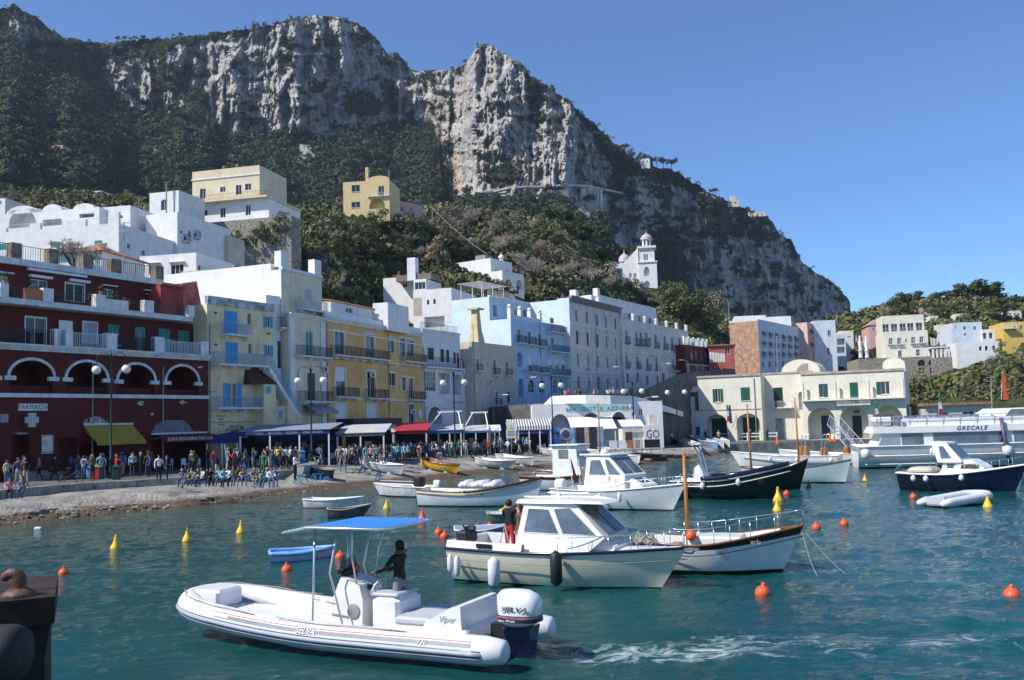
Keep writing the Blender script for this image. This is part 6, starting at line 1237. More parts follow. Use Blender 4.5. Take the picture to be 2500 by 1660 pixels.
G_ROPE=mat('weathered_rope',(.40,.37,.31),.9,var=.3,scale=20,bump=.2);G_YEL=mat('yellow_gelcoat',(.72,.42,.02),.35,var=.08,bump=.03);G_SKIFF=mat('blue_skiff_paint',(.16,.36,.66),.45,var=.12,bump=.05);G_OLDW=mat('chipped_white_paint',(.66,.67,.66),.6,var=.18,scale=2.5,bump=.12,streak=.3);G_PAD=mat('grey_vinyl',(.42,.44,.48),.6,var=.05,bump=.03);G_MAST=mat('varnished_mast',(.38,.15,.035),.4,var=.2,scale=6,bump=.04)
G_ORANGE=mat('orange_buoy',(.75,.10,.025),.45,var=.12,scale=4,bump=.03);G_BUOYY=mat('yellow_buoy',(.80,.50,.03),.45,var=.10,scale=4,bump=.03)
M_GLASS_BOAT=mat('cabin_glass',(.10,.125,.14),.05,var=.35,scale=1.1,bump=.02,bscale=2,spec=.9)
def moor(st,bw):
 a,c=onz(*st,0),onz(*bw,0);d=c-a;return(a+c)/2,atan2(d.y,d.x),d.length
class Boat:
 def __init__(s,name,label,st,bw,cat='boat',group=None,z=0):
  s.loc,s.h,s.L=moor(st,bw);s.loc.z=z;s.E=empty(name,s.loc,s.h,label,cat,group)
 def hull(s,B,h0,h1,h2,m_h,m_b=G_ANTI,m_in=G_WHITE,draft=.3,trans=.8,pointed=False,rake=.5,floor=.12,boot=.07,n=22,L=None,gun=.035,m_g=None,band=None,full=2.3,x0=0):
  L=L or s.L
  if getattr(s,'near',True):
   a_=Vector((-sin(s.h),cos(s.h),0));a_=a_ if a_.y>0 else-a_;s.loc=s.loc+a_*B*.42;s.E.location=s.loc
  s.hp=(B,h0,h1,h2,trans,pointed,rake,L,full,draft,x0)
  def sec(t):
   h=s.sheer_h(t);d=draft*(1-max(0,(t-.55)/.45)**2*.75);bm=s.beam(t)
   zs=[-d,-.4*d,0,boot]+[boot+(h-boot)*k/5 for k in range(1,6)]
   out=[]
   for z in zs:f=(z+d)/(h+d);out.append((L*(t-.5)+x0+s.rk(t,f),bm*f**(.30+.30*max(0,(t-.5)*2)**1.5),z))
   return out
  ts=[0]+[k/n for k in range(1,n)]+[.985,1.0];secs=[sec(t)for t in ts];m=MB();m.sm=True;nz=len(secs[0])
  for sd in(1,-1):
   ks=[m.pts([(x,sd*y,z)for x,y,z in sc])for sc in secs]
   for a,c in zip(ks,ks[1:]):
    for k in range(nz-1):m.mi=1 if k<3 else(2 if band and k>=nz-1-band[1]else 0);m.fc((a+k,c+k,c+k+1,a+k+1))
  m.sm=False;m.mi=0;m.poly([(x,y,z)for x,y,z in secs[0]]+[(x,-y,z)for x,y,z in secs[0][::-1]])
  s.hullo=m.build('hull',[m_h,m_b]+([band[0]]if band else[]),s.E)
  inn=MB();prev=None;th=.05
  for t in[x for x in ts if x<.93]:
   h=s.sheer_h(t);y=max(s.beam(t)-th,.01);x=L*(t-.5)+x0+(th if t==0 else 0)+s.rk(t,1)*.9;d_=draft*(1-max(0,(t-.55)/.45)**2*.75);ff=(min(floor,h*.8)+d_)/(h+d_);yf=max(s.beam(t)*ff**(.30+.30*max(0,(t-.5)*2)**1.5)-th*1.5,.004);xf=L*(t-.5)+x0+(th if t==0 else 0)+s.rk(t,ff)-(.04 if t>.7 else 0);cur=[(x,y,h),(xf,yf,floor),(xf,-yf,floor),(x,-y,h)]
   if prev:
    for k in range(3):inn.quad(prev[k],cur[k],cur[k+1],prev[k+1])
   else:inn.quad(*cur)
   prev=cur
  inn.build('interior',m_in,s.E)
  if gun:
   g=MB();g.sm=True
   for sd in(1,-1):g.tube([s.sheer(t,sd)for t in ts],gun,6)
   g.tube([s.sheer(0,1),s.sheer(0,-1)],gun,6);g.build('gunwale',m_g or G_WHITE,s.E)
  return s
 def rk(s,t,f):return s.hp[6]*max(0,(t-.62)/.38)**2*f
 def beam(s,t):
  B,_,_,_,tr,pt,_,_,fu,_,_=s.hp;c=.44
  if t>c:return B/2*max(0.004,1-((t-c)/(1-c))**fu)
  return B/2*(1-(1-tr)*((c-t)/c)**2)if not pt else B/2*max(.02,1-((c-t)/c)**2.6)
 def sheer_h(s,t):
  _,h0,h1,h2=s.hp[:4];return h1+(h0-h1)*max(0,1-t/.45)**2+(h2-h1)*max(0,(t-.35)/.65)**2
 def sheer(s,t,sd=1,up=0,inn=0):return Vector((s.hp[7]*(t-.5)+s.hp[10]+s.rk(t,1),sd*max(0,s.beam(t)-inn),s.sheer_h(t)+up))
 def X(s,t):return s.hp[7]*(t-.5)+s.hp[10]
 def deck(s,t0,t1,m_,up=-.01,inn=.03,n=10,name='deck',camber=.05):
  m=MB();prev=None
  for k in range(n+1):
   t=t0+(t1-t0)*k/n;p=s.sheer(t,1,up,inn);cur=[(p.x,p.y,p.z),(p.x,0,p.z+camber),(p.x,-p.y,p.z)]
   if prev:m.quad(prev[0],cur[0],cur[1],prev[1]);m.quad(prev[1],cur[1],cur[2],prev[2])
   else:m.poly([cur[0],cur[1],cur[2],(p.x,-p.y*.9,p.z-.4),(p.x,p.y*.9,p.z-.4)])
   prev=cur
  return m.build(name,m_,s.E)
 def strake(s,t0,t1,dz,r,m_,name='rubbing_strake',n=18,off=.0):
  m=MB();m.sm=True
  for sd in(1,-1):m.tube([s.sheer(t0+(t1-t0)*k/n,sd,dz,-off)for k in range(n+1)],r,6)
  return m.build(name,m_,s.E)
 def thwart(s,t,w=.22,z=.32,m_=G_TEAK,name='thwart'):y=s.beam(t)-.06;x=s.X(t);m=MB();m.box(x-w/2,x+w/2,-y,y,z,z+.035);return m.build(name,m_,s.E)
 def rail(s,t0,t1,h,n=5,name='rail',inn=.06,both=True,r=.013):
  m=MB();m.sm=True
  for sd in((1,-1)if both else(1,)):
   P_=[s.sheer(t0+(t1-t0)*k/(n*3),sd,h,inn)for k in range(n*3+1)];m.tube(P_,r,5)
   for k in range(n+1):t=t0+(t1-t0)*k/n;m.tube([s.sheer(t,sd,0,inn),s.sheer(t,sd,h,inn)],r*.85,5)
  return m.build(name,G_STEEL,s.E)
 def prism(s,name,m_,P_,hw,hw2=None,par=None,smooth=False):
  hw2=hw if hw2 is None else hw2;zs=[p[1]for p in P_];z0,z1=min(zs),max(zs);m=MB();w_=lambda z:hw+(hw2-hw)*(z-z0)/max(z1-z0,1e-6);n=len(P_)
  k=m.pts([(x,w_(z),z)for x,z in P_]+[(x,-w_(z),z)for x,z in P_]);m.fc(range(k,k+n));m.fc([k+n+i for i in range(n)][::-1])
  for i in range(n):j=(i+1)%n;m.fc((k+j,k+i,k+n+i,k+n+j))
  s.w_=w_;return m.build(name,m_,par or s.E,smooth)
 def side_window(s,par,P_,w_,m_=None,name='window',out=.008,frame=True):
  for sd in(1,-1):
   m=MB();m.poly([(x,sd*(w_(z)+out),z)for x,z in P_]);o=m.build(name,m_ or M_GLASS_BOAT,par)
   if frame:f=MB();f.tube([(x,sd*(w_(z)+out),z)for x,z in P_],.014,4,closed=True);f.build('frame',G_BLACK if frame==1 else G_WHITE,o)
 def fender(s,t,sd,m_,lab,r=.12,l=.55,drop=.25,up=0):
  p=s.sheer(t,sd,0,-r-.06);w_=Matrix.Translation(s.loc)@Matrix.Rotation(s.h,4,'Z');m=MB();m.sm=True;m.lathe([(.02,0),(r*.6,.05),(r,.12),(r,l-.12),(r*.6,l-.05),(.03,l)],10);z=-drop-l
  o=m.build('fender',m_,None,False,w_@(p+Vector((0,0,z))));r_=MB();r_.tube([(0,0,l),(0,-sd*.0,l+drop*.8)],.012,4);r_.build('rope',G_ROPE,o);tag(o,lab,'fender','boat fenders');return o
 def line(s,a,b_,lab=None,sag=.3,r=.012,name='mooring_rope'):
  w_=Matrix.Translation(s.loc)@Matrix.Rotation(s.h,4,'Z');a=w_@Vector(a);m=MB();P_=[a.lerp(b_,k/10)-Vector((0,0,sag*4*(k/10)*(1-k/10)))for k in range(11)];m.tube(P_,r,4);return tag(m.build(name,G_ROPE),lab,'rope')
 def put(s,name,m_,fn,par=None,smooth=False):m=MB();fn(m);return m.build(name,m_,par or s.E,smooth)
def outboard(E,x,y,z,sc,m_c,m_l,name='outboard_motor',word=None,label=None):
 e=link(name,None,E,(x,y,z));e.scale=(sc,sc,sc*(.74 if sc>1.2 else 1));m=MB();m.sm=True
 R=[]
 for z_,cx,a,b_ in((0,0,.20,.17),(.08,-.02,.30,.22),(.25,-.03,.33,.24),(.45,-.03,.34,.24),(.60,.0,.31,.21),(.68,.03,.22,.15),(.70,.05,.10,.07)):R.append([(cx+a*math.copysign(abs(cos(t))**.7,cos(t)),b_*math.copysign(abs(sin(t))**.7,sin(t)),z_)for t in np.linspace(0,2*pi,17)[:-1]])
 m.rings(R);c=m.build('cowling',m_c,e)
 m=MB();m.sm=False;m.rings([[(-.26,-.19,0),(.2,-.17,0),(.2,.17,0),(-.26,.19,0)],[(-.24,-.13,-.32),(.14,-.10,-.34),(.14,.10,-.34),(-.24,.13,-.32)],[(-.2,-.06,-.8),(.08,-.05,-.8),(.08,.05,-.8),(-.2,.06,-.8)]]);m.build('leg',m_l,e)
 m=MB();m.box(.12,.42,-.10,.10,-.28,.02);m.build('bracket',M_IRON,e);return e,c
 # --- the rubber boat under way
b=Boat('rubber_boat','white inflatable motorboat with blue canopy and large outboard',(1252,1602),(470,1532));E=b.E;L=b.L;Wd=1.36;TR=.27
def tube_path(t):
 a=abs(t);sg=-1 if t>0 else 1;x=-L/2+.25+a**.0*0
 if a>=.3:f=(1-a)/.7;x=-L/2+f*L*.78;y=Wd-TR-.02*0;y=(Wd-TR)*(1-.10*max(0,(f-.55)/.45)**2)
 else:an=(a/.3)*pi/2;x=-L/2+L*.78+(L*.22-TR)*cos(an)**1.0;y=(Wd-TR)*.90*sin(an)**.8
 up=max(0,(x+L*.12)/(L*.62))**1.9
 return Vector((x,sg*y,.36+.40*up))
TS=[-1+2*k/88 for k in range(89)];PP=[tube_path(t)for t in TS]
def tube_frame(k):
 d=(PP[min(k+1,88)]-PP[max(k-1,0)]).normalized();o=d.cross(Vector((0,0,1))).normalized();o=-o if o.dot(Vector((PP[k].x+L*.1,PP[k].y*3,0)))<0 else o;return o,o.cross(d)if o.cross(d).z>0 else-o.cross(d)
m=MB();m.sm=True;m.tube([PP[0]-Vector((.42,0,0)),PP[0]-Vector((.36,0,0))]+PP+[PP[-1]-Vector((.36,0,0)),PP[-1]-Vector((.42,0,0))],[.14,.22]+[TR]*89+[.22,.14],18);m.build('inflatable_tube',G_TUBE,E)
def on_tube(k,ang,off=.004):o,u_=tube_frame(k);return PP[k]+(o*cos(ang)+u_*sin(ang))*(TR+off)
for nm,m_,a0,r_ in(('rubbing_strake',G_GREY,-.12,.05),('strake_line',G_NAVY,-.33,.018),('strake_line',G_NAVY,.10,.014),('lower_strake',G_GREY,-.45,.03)):m=MB();m.sm=True;m.tube([on_tube(k,a0,-.012)for k in range(89)],r_,6);m.build(nm,m_,E)
for sd in(1,-1):
 rng=range(1,32)if sd==1 else range(57,88);ks=list(rng)
 m=MB();[m.quad(on_tube(a,.34),on_tube(c,.34),on_tube(c,.62-.22*((abs(a-44)<16))),on_tube(a,.62-.22*(abs(a-44)<16)))for a,c in zip(ks,ks[1:])];dc=m.build('silver_decal',G_SILV,E)
 m=MB();[m.quad(on_tube(a,.70,.005),on_tube(c,.70,.005),on_tube(c,.78,.005),on_tube(a,.78,.005))for a,c in zip(ks,ks[1:])];m.build('red_stripe',G_RED,E)
def tube_text(body,k,ang,size,m_,**kw):
 p=on_tube(k,ang,.011);o,u_=tube_frame(k);nrm=(o*cos(ang)+u_*sin(ang)).normalized();d=(PP[min(k+1,88)]-PP[k-1]).normalized();xx=d if d.cross(nrm).dot(u_)*0+1 else d
 up=(u_*cos(ang)-o*sin(ang)).normalized();xx=up.cross(nrm).normalized();M_=Matrix((xx,up,nrm)).transposed().to_4x4();M_.translation=p;text('lettering',body,size,m_,E,M_,**kw)
near=0 if(Matrix.Rotation(b.h,4,'Z')@Vector((0,1,0))).y<0 else 1
kk=(lambda k:k)if near==0 else(lambda k:88-k)
tube_text('SELVA',kk(19),.47,.18,M_WTXT,shear=.25);tube_text('730',kk(6),.47,.14,M_WTXT,shear=.25)
m=MB();m.sm=True;nh=14;R=[]
for k in range(nh+1):t=k/nh;x=-L/2+.15+t*(L*.93);w_=(Wd-TR)*max(.05,1-max(0,(t-.5)/.5)**2.2);up=max(0,(t-.5)/.5)**1.8;R.append([(x,w_,.36+.34*up),(x,w_*.9,.05+.45*up),(x,.0,-.32+.72*up),(x,-w_*.9,.05+.45*up),(x,-w_,.36+.34*up)])
m.rings(R,True,False);m.build('keel',G_WHITE,E)
m=MB();prev=None
for k in range(13):t=k/12;x=-L/2+.3+t*L*.84;w_=(Wd-TR)*max(.15,1-max(0,(t-.6)/.4)**2.4*.8);z=.30+.30*max(0,(t-.55)/.45)**1.6;cur=((x,w_,z),(x,-w_,z));(prev and m.quad(prev[0],cur[0],cur[1],prev[1]));prev=cur
m.build('floor',mat('pale_deck',(.66,.67,.70),.5,var=.05,bump=.05),E)
rx=lambda x:-L/2+(2080-x)/2025*L
def bevel(par,nm,m_,x0,x1,y0,y1,z0,z1,bv=.05):mm=MB();mm.bbox(x0,x1,y0,y1,z0,z1,bv);return mm.build(nm,m_,par)
for z_ in(1,):bevel(E,'bow_step',G_WHITE,L*.36,L*.455,-.42,.42,.55,.98,.06)
# console
cx0,cx1=rx(1300),rx(1095);m=MB();m.rings([[(cx0+.05,-.42,.3),(cx1,-.38,.3),(cx1,.38,.3),(cx0+.05,.42,.3)],[(cx0+.02,-.42,1.0),(cx1-.02,-.38,.95),(cx1-.02,.38,.95),(cx0+.02,.42,1.0)],[(cx0+.12,-.40,1.28),(cx1-.22,-.34,1.42),(cx1-.22,.34,1.42),(cx0+.12,.40,1.28)]]);con=m.build('console',G_WHITE,E)
m=MB();m.sm=True;R=[[(cx1-.22+.10*k-.16*k*k*.3,y*(1-.25*k),1.40+.38*k)for y in np.linspace(-.36,.36,7)]for k in(0,.5,1)]
for k in range(2):
 for i in range(6):m.quad(R[k][i],R[k][i+1],R[k+1][i+1],R[k+1][i])
m.build('windscreen',G_TINT,con);m=MB();m.M=Matrix.Translation((cx0-.10,0,1.18))@Matrix.Rotation(radians(62),4,'Y');m.sm=True;m.tube([(.23*cos(a),.23*sin(a),0)for a in np.linspace(0,2*pi,21)[:-1]],.02,6,closed=True)
for k in range(5):m.tube([(0,0,0),(.22*cos(k*1.2566),.22*sin(k*1.2566),0)],.014,5)
m.tube([(0,0,0),(0,0,.22)],.03,6);m.build('steering_wheel',G_WHITE,con);WHEEL=Vector((cx0-.10,0,1.18))
for k,y in enumerate((-.2,-.05,.1)):m=MB();m.M=Matrix.Translation((cx0+.09,y,1.2))@Matrix.Rotation(radians(-70),4,'Y');m.lathe([(.06,0),(.06,.03),(.045,.035)],10);m.build('gauge',G_BLACK,con)
m=MB();m.bbox(cx1-.3,cx1-.02,-.28,.25,1.42,1.56,.05);m.build('black_bag',G_BLACK,con);m=MB();m.bbox(cx1-.32,cx1-.12,-.30,-.05,1.44,1.62,.05);m.build('orange_life_vest',G_ORANGE,con)
for y in(-.43,.43):m=MB();m.M=Matrix.Translation((rx(1240),y,.75))@Matrix.Rotation(pi/2,4,'X');m.lathe([(.02,-.012),(.14,-.012),(.16,.0),(.14,.012),(.02,.012)],14);m.build('loudspeaker',M_CONC,con)
# T-top
tz=2.42;x0,x1=rx(1530),rx(868);ux=.36;fr_=MB();fr_.sm=True;ybs=.95
oc=[(x0,ybs*.75),(x0+.2,ybs),(x1-.75,ybs),(x1,ybs*.86),(x1,-ybs*.86),(x1-.75,-ybs),(x0+.2,-ybs),(x0,-ybs*.75)]
def topz(x):return tz+.10-.14*max(0,(x-(x1-.75))/.75)-.05*((x-(x0+x1)/2)/ux)**2*.01
fr_.tube([(x,y,topz(x))for x,y in oc],.025,7,closed=True)
for y in(-.62,.62):
 fr_.tube([(rx(1012),y*.95,.45),(rx(1040),y,topz(rx(1040))-.01)],.024,6);fr_.tube([(rx(1205),y,.5),(rx(1130),y,1.55),(rx(1185),y,topz(rx(1180))-.01)],.022,6);fr_.tube([(cx0+.2,y*.6,1.3),(rx(1245),y*.8,1.9),(rx(1275),y,topz(rx(1275))-.01)],.020,6)
 fr_.tube([(rx(1015),y,1.0),(rx(1160),y,.92)],.018,6);fr_.tube([(x0+.3,y,topz(x0)+.0),(x1-.4,y,topz(x1-.4))],.018,6)
for x in(rx(1040),rx(1185),rx(1400)):fr_.tube([(x,-ybs*.98,topz(x)),(x,ybs*.98,topz(x))],.018,6)
tt_=fr_.build('canopy_frame',mat('brushed_aluminium',(.60,.62,.64),.35,var=.05,bump=0,metal=.7),E)
m=MB();ins=[(x0+.04,ybs*.72),(x0+.22,ybs*.96),(x1-.76,ybs*.96),(x1-.04,ybs*.82)];kx=ins+[(x,-y)for x,y in ins[::-1]]
ca=[(x,y,topz(x)+.03)for x,y in kx];m.poly([ca[0],ca[1],ca[6],ca[7]]);m.poly([ca[1],ca[2],ca[5],ca[6]]);m.poly([ca[2],ca[3],ca[4],ca[5]]);cv=m.build('canopy',G_BLUE,E)
m=MB()
for(xa,ya),(xb,yb)in zip(oc,oc[1:]+oc[:1]):
 n=max(2,int(hypot(xb-xa,yb-ya)/.11))
 for k in range(n):t=(k+.5)/n;x,y=xa+(xb-xa)*t,ya+(yb-ya)*t;m.tube([(x,y,topz(x)+.028),(x*.995+(x0+x1)/2*.005,y*.96,topz(x)+.032)],.006,4)
m.build('canopy_lacing',M_WHITE if False else M_FRAME,cv)
# seats, sun pad, engine
m=MB();s0,s1=rx(1515),rx(1352);m.bbox(s0,s1,-.48,.48,.32,1.08,.08);m.build('helm_seat',G_WHITE,E);bevel(E,'seat_cushion',G_PAD,s0+.04,s1+.02,-.44,.44,1.08,1.16,.03)
bevel(E,'sun_pad_base',G_WHITE,rx(1940),rx(1520),-(Wd-TR*1.9),Wd-TR*1.9,.32,.62,.05);bevel(E,'sun_pad',G_PAD,rx(1735),rx(1525),-.72,.72,.62,.78,.05)
m=MB();bx0,bx1=rx(1905),rx(1700);m.prism([(bx1,.62),(bx1-.06,.74),(bx0+.12,1.06),(bx0,1.06),(bx0-.02,.62)],-.78,.78);bb=m.build('stern_backrest',G_WHITE,E)
m=MB();m.prism([(bx1-.16,.84),(bx1-.20,.80),(bx0+.16,1.01),(bx0+.18,1.05)],-.70,.70);m.build('backrest_pad',G_PAD,bb)
ys=1 if near==0 else-1
M_=Matrix.Translation(((bx0+bx1)/2-.12,ys*.785,.80))@(Matrix.Rotation(pi,4,'Z')@Matrix.Rotation(pi/2,4,'X')if ys>0 else Matrix.Rotation(pi/2,4,'X'));text('lettering','Viper',.17,G_GREY,bb,M_,shear=.3)
eg,cw=outboard(E,-L/2-.15,0,.62,1.32,G_WHITE,G_NAVY);ysc=.245
for bz,bh,m_ in((.10,.07,G_NAVY),(.18,.018,G_RED),(.215,.014,G_NAVY)):m=MB();m.sm=True;R=[[((-.03)+(.332+.006)*math.copysign(abs(cos(t))**.7,cos(t)),(.236+.006)*math.copysign(abs(sin(t))**.7,sin(t)),z)for t in np.linspace(0,2*pi,25)[:-1]]for z in(bz,bz+bh)];m.rings(R,False);m.build('cowl_stripe',m_,cw)
M_=Matrix.Translation((-.04,ys*.2505,.36))@(Matrix.Rotation(pi,4,'Z')@Matrix.Rotation(pi/2,4,'X')if ys>0 else Matrix.Rotation(pi/2,4,'X'));text('lettering','SELVA',.14,M_INK,cw,M_,shear=.22,sx=1.15)
M_=Matrix.Translation((.08,ys*.252,.135))@(Matrix.Rotation(pi,4,'Z')@Matrix.Rotation(pi/2,4,'X')if ys>0 else Matrix.Rotation(pi/2,4,'X'));text('lettering','Blue Whale',.058,M_WTXT,cw,M_,shear=.3)
gr=MB();gr.sm=True
for sd,ks in((1,range(26,42,3)),(-1,range(47,63,3)),(1,range(8,24,5)),(-1,range(65,80,5))):
 ks=list(ks);gr.tube([on_tube(k,1.15,.01+.03*(i%2))for i,k in enumerate(ks)],.012,5)
gr.build('grab_rope',G_ROPE,E)
RIB=b;RIBW=Matrix.Translation(b.loc)@Matrix.Rotation(b.h,4,'Z')
# --- cream cabin boat
b=Boat('cabin_cruiser','cream hulled cabin cruiser with white wheelhouse and hanging fenders',(1094,1419),(1572,1453));L=b.L
b.hull(2.5,.98,.95,1.12,G_CREAM,trans=.92,rake=.85,m_in=G_WHITE,floor=.45,boot=.05,gun=.045,m_g=G_NAVY,full=2.6)
b.strake(0,1,-.30,.010,M_CONC,'hull_line');
for sd in(1,-1):
 m=MB();P_=[b.sheer(t,sd,.0,.02)for t in np.linspace(0,.42,8)];Q_=[p+Vector((0,-sd*.08,.22))for p in P_];I_=[p+Vector((0,-sd*.22,.22))for p in P_];J_=[p+Vector((0,-sd*.22,-.4))for p in P_]
 for k in range(7):m.quad(P_[k],P_[k+1],Q_[k+1],Q_[k]);m.quad(Q_[k],Q_[k+1],I_[k+1],I_[k]);m.quad(I_[k],I_[k+1],J_[k+1],J_[k])
 m.build('bulwark',G_WHITE,b.E);m=MB()
 for k in range(7):p=b.sheer(.185+.012*k,sd,.08,-.0+.04);m.box(p.x-.025,p.x+.025,p.y-.05,p.y+.05,p.z,p.z+.11)
 m.build('air_vent',G_BLACK,b.E)
b.put('transom_top',G_WHITE,lambda m:m.bbox(b.X(0),b.X(.03),-b.beam(0)+.05,b.beam(0)-.05,.9,1.2,.04))
b.deck(.40,.985,G_WHITE,.0,.02,camber=.04)
tr_=b.prism('trunk_cabin',G_WHITE,[(b.X(.38),1.0),(b.X(.38),1.42),(b.X(.74),1.40),(b.X(.84),1.16),(b.X(.84),1.0)],.66,.56);b.side_window(tr_,[(b.X(.60),1.12),(b.X(.585),1.29),(b.X(.66),1.28),(b.X(.72),1.20),(b.X(.68),1.12)],b.w_)
b.put('deck_hatch',M_GLASS,lambda m:m.box(b.X(.70),b.X(.76),-.25,.25,1.385,1.40),tr_)
wh=b.prism('wheelhouse',G_WHITE,[(b.X(.355),.95),(b.X(.40),2.28),(b.X(.66),2.30),(b.X(.81),1.40),(b.X(.74),1.05),(b.X(.70),.95)],.90,.72)
b.side_window(wh,[(b.X(.405),1.48),(b.X(.425),2.14),(b.X(.53),2.12),(b.X(.585),1.46)],b.w_,frame=2);b.side_window(wh,[(b.X(.605),1.46),(b.X(.555),2.14),(b.X(.64),2.17),(b.X(.77),1.47)],b.w_,frame=2)
w_=b.w_
def ws(m):
 for y0,y1 in((-.62,-.03),(.03,.62)):m.quad((b.X(.675)+.02,y0*.95,2.22),(b.X(.675)+.02,y1*.95,2.22),(b.X(.805)+.03,y1,1.50),(b.X(.805)+.03,y0,1.50))
b.put('windscreen',M_GLASS_BOAT,ws,wh)
b.put('wheelhouse_roof',G_WHITE,lambda m:m.rings([[(b.X(.36),-.78,2.28),(b.X(.66),-.84,2.30),(b.X(.79),-.55,2.27),(b.X(.79),.55,2.27),(b.X(.66),.84,2.30),(b.X(.36),.78,2.28)],[(b.X(.37),-.74,2.38),(b.X(.65),-.78,2.40),(b.X(.77),-.5,2.33),(b.X(.77),.5,2.33),(b.X(.65),.78,2.40),(b.X(.37),.74,2.38)]]))
b.put('roof_rail',G_STEEL,lambda m:(m.tube([(b.X(.40),y,2.46)for y in(-.7,.7)],.015,5),[m.tube([(b.X(.40),y,2.46),(b.X(.62),y,2.46),(b.X(.65),y,2.38)],.015,5)for y in(-.7,.7)]))
b.put('navigation_light',G_WHITE,lambda m:m.lathe([(.1,0),(.1,.08),(.05,.15),(.01,.18)],10,(b.X(.52),0,2.38)),None,True);b.put('whip_aerial',M_FRAME,lambda m:m.tube([(b.X(.48),.5,2.4),(b.X(.44),.55,3.6)],[.012,.005],4))
b.rail(.60,.99,.42,6,inn=.08);b.put('bow_roller',G_STEEL,lambda m:(m.box(b.X(1.0)+.55,b.X(1.0)+1.15,-.08,.08,1.06,1.12),m.tube([(b.X(1.0)+1.1,0,1.1),(b.X(1.0)+.9,.2,.95),(b.X(1.0)+.75,0,1.0)],.03,5)))
def coil(m,c,r,n=5,sd=1):
 rr=random.Random(sd)
 for k in range(n):a=[(c[0]+r*rr.uniform(.6,1.1)*cos(t)+rr.uniform(-.03,.03),c[1]+r*rr.uniform(.5,1)*sin(t),c[2]+.03*k+.05*sin(3*t+k))for t in np.linspace(0,2*pi,14)[:-1]];m.tube(a,.014,4,closed=True)
b.put('bow_rope',G_ROPE,lambda m:(coil(m,(b.X(.93),.1,1.22),.25,7,2),m.tube([(b.X(.93),-.3,1.55),(b.X(.95),-.35,1.3),(b.X(.93),-.3,1.1),(b.X(.91),-.32,1.4)],.02,4)))
b.put('aft_gear',G_BLACK,lambda m:(m.bbox(b.X(.03),b.X(.10),-.9,-.3,1.1,1.45,.06),coil(m,(b.X(.07),-.5,1.45),.2,4,4)));b.put('tilt_rail',G_STEEL,lambda m:[m.tube([(b.X(.24),y,1.1),(b.X(.27),y,1.6),(b.X(.29),y,1.1)],.018,5)for y in(-.5,.5)])
sd=-1 if(Matrix.Rotation(b.h,4,'Z')@Vector((0,1,0))).y>0 else 1
b.fender(.045,sd,G_TUBE,'small white fender at the stern corner of the cream cruiser',.09,.55,.12);b.fender(.085,sd,G_TUBE,'second small white fender beside the stern fender',.09,.60,.15);b.fender(.30,sd,G_TUBE,'large white fender with blue top on the cream hull',.17,.85,.10);b.fender(.615,sd,G_BLACK,'big black fender amidships on the cream cruiser',.16,.95,-.12)
CRU=b;CRUW=Matrix.Translation(b.loc)@Matrix.Rotation(b.h,4,'Z')
# --- white gozzo with mahogany sheer behind it
def gozzo(name,label,st,bw,B,hs,m_h,mg=G_TEAK,band=None,m_in=G_WHITE,thw=(.2,.4,.6),**k):
 b=Boat(name,label,st,bw);b.hull(B,*hs,m_h,m_in=m_in,pointed=k.pop('pointed',True),m_g=mg,band=band,**k)
 for t in thw:b.thwart(t,z=hs[1]-.18)
 return b
b=gozzo('wooden_launch','white launch with dark mahogany sheer strake and wooden mast',(1560,1398),(1898,1409),2.3,(.95,.85,1.35),G_WHITE,G_TEAK,(G_MAHOG,1),rake=.7,pointed=False,trans=.7,boot=.10,floor=.3)
b.deck(.66,.98,G_TEAK,-.12,.05);b.strake(.02,1,-.30,.012,G_NAVY,'hull_line');b.rail(.25,1.0,.45,7)
b.put('foredeck_coaming',G_WHITE,lambda m:m.bbox(b.X(.35),b.X(.75),-.55,.55,.5,1.05,.06));b.put('mast',G_MAST,lambda m:m.tube([(b.X(.33),0,.3),(b.X(.325),0,3.5)],[.07,.05],8),None,True)
b.put('round_float',G_ORANGE,lambda m:m.ball((b.X(.385),-.62,1.08),.16),None,True)
text('lettering','Perla',.2,M_CONC,b.E,Matrix.Translation(b.sheer(.80,sd,-.14,-.03))@Matrix.Rotation(-.16*-sd,4,'Z')@Matrix.Rotation(pi/2,4,'X'),shear=.3)
for k,(u,v)in enumerate(((2015,1410),(2070,1405))):b.line(b.sheer(.99,0),onz(u,v,-.05),('slack bow rope','second taut bow rope')[k]+' running from the mahogany launch into the water',.5-.4*k)
# --- long white gozzo with yellow line and cargo cover
b=gozzo('long_gozzo','long white wooden boat with gold line and folded grey cover',(1015,1236),(1292,1238),2.1,(.95,.85,1.55),G_WHITE,G_TEAK,rake=.5,pointed=False,trans=.8,boot=.07)
b.strake(0,.97,-.16,.022,G_YEL,'gold_line');b.strake(.45,1,-.02,.07,G_MAHOG,'dark_sheer',off=.01)
def bundle(m):
 for k in range(9):m.bbox(b.X(.36+.035*k),b.X(.36+.035*k)+.5,-.6+.02*(k%3),.6,.95,1.35+.08*sin(k*1.7),.14)
b.put('folded_cover',mat('grey_tarpaulin',(.58,.60,.62),.7,var=.12,scale=3,bump=.4),bundle,None,True)
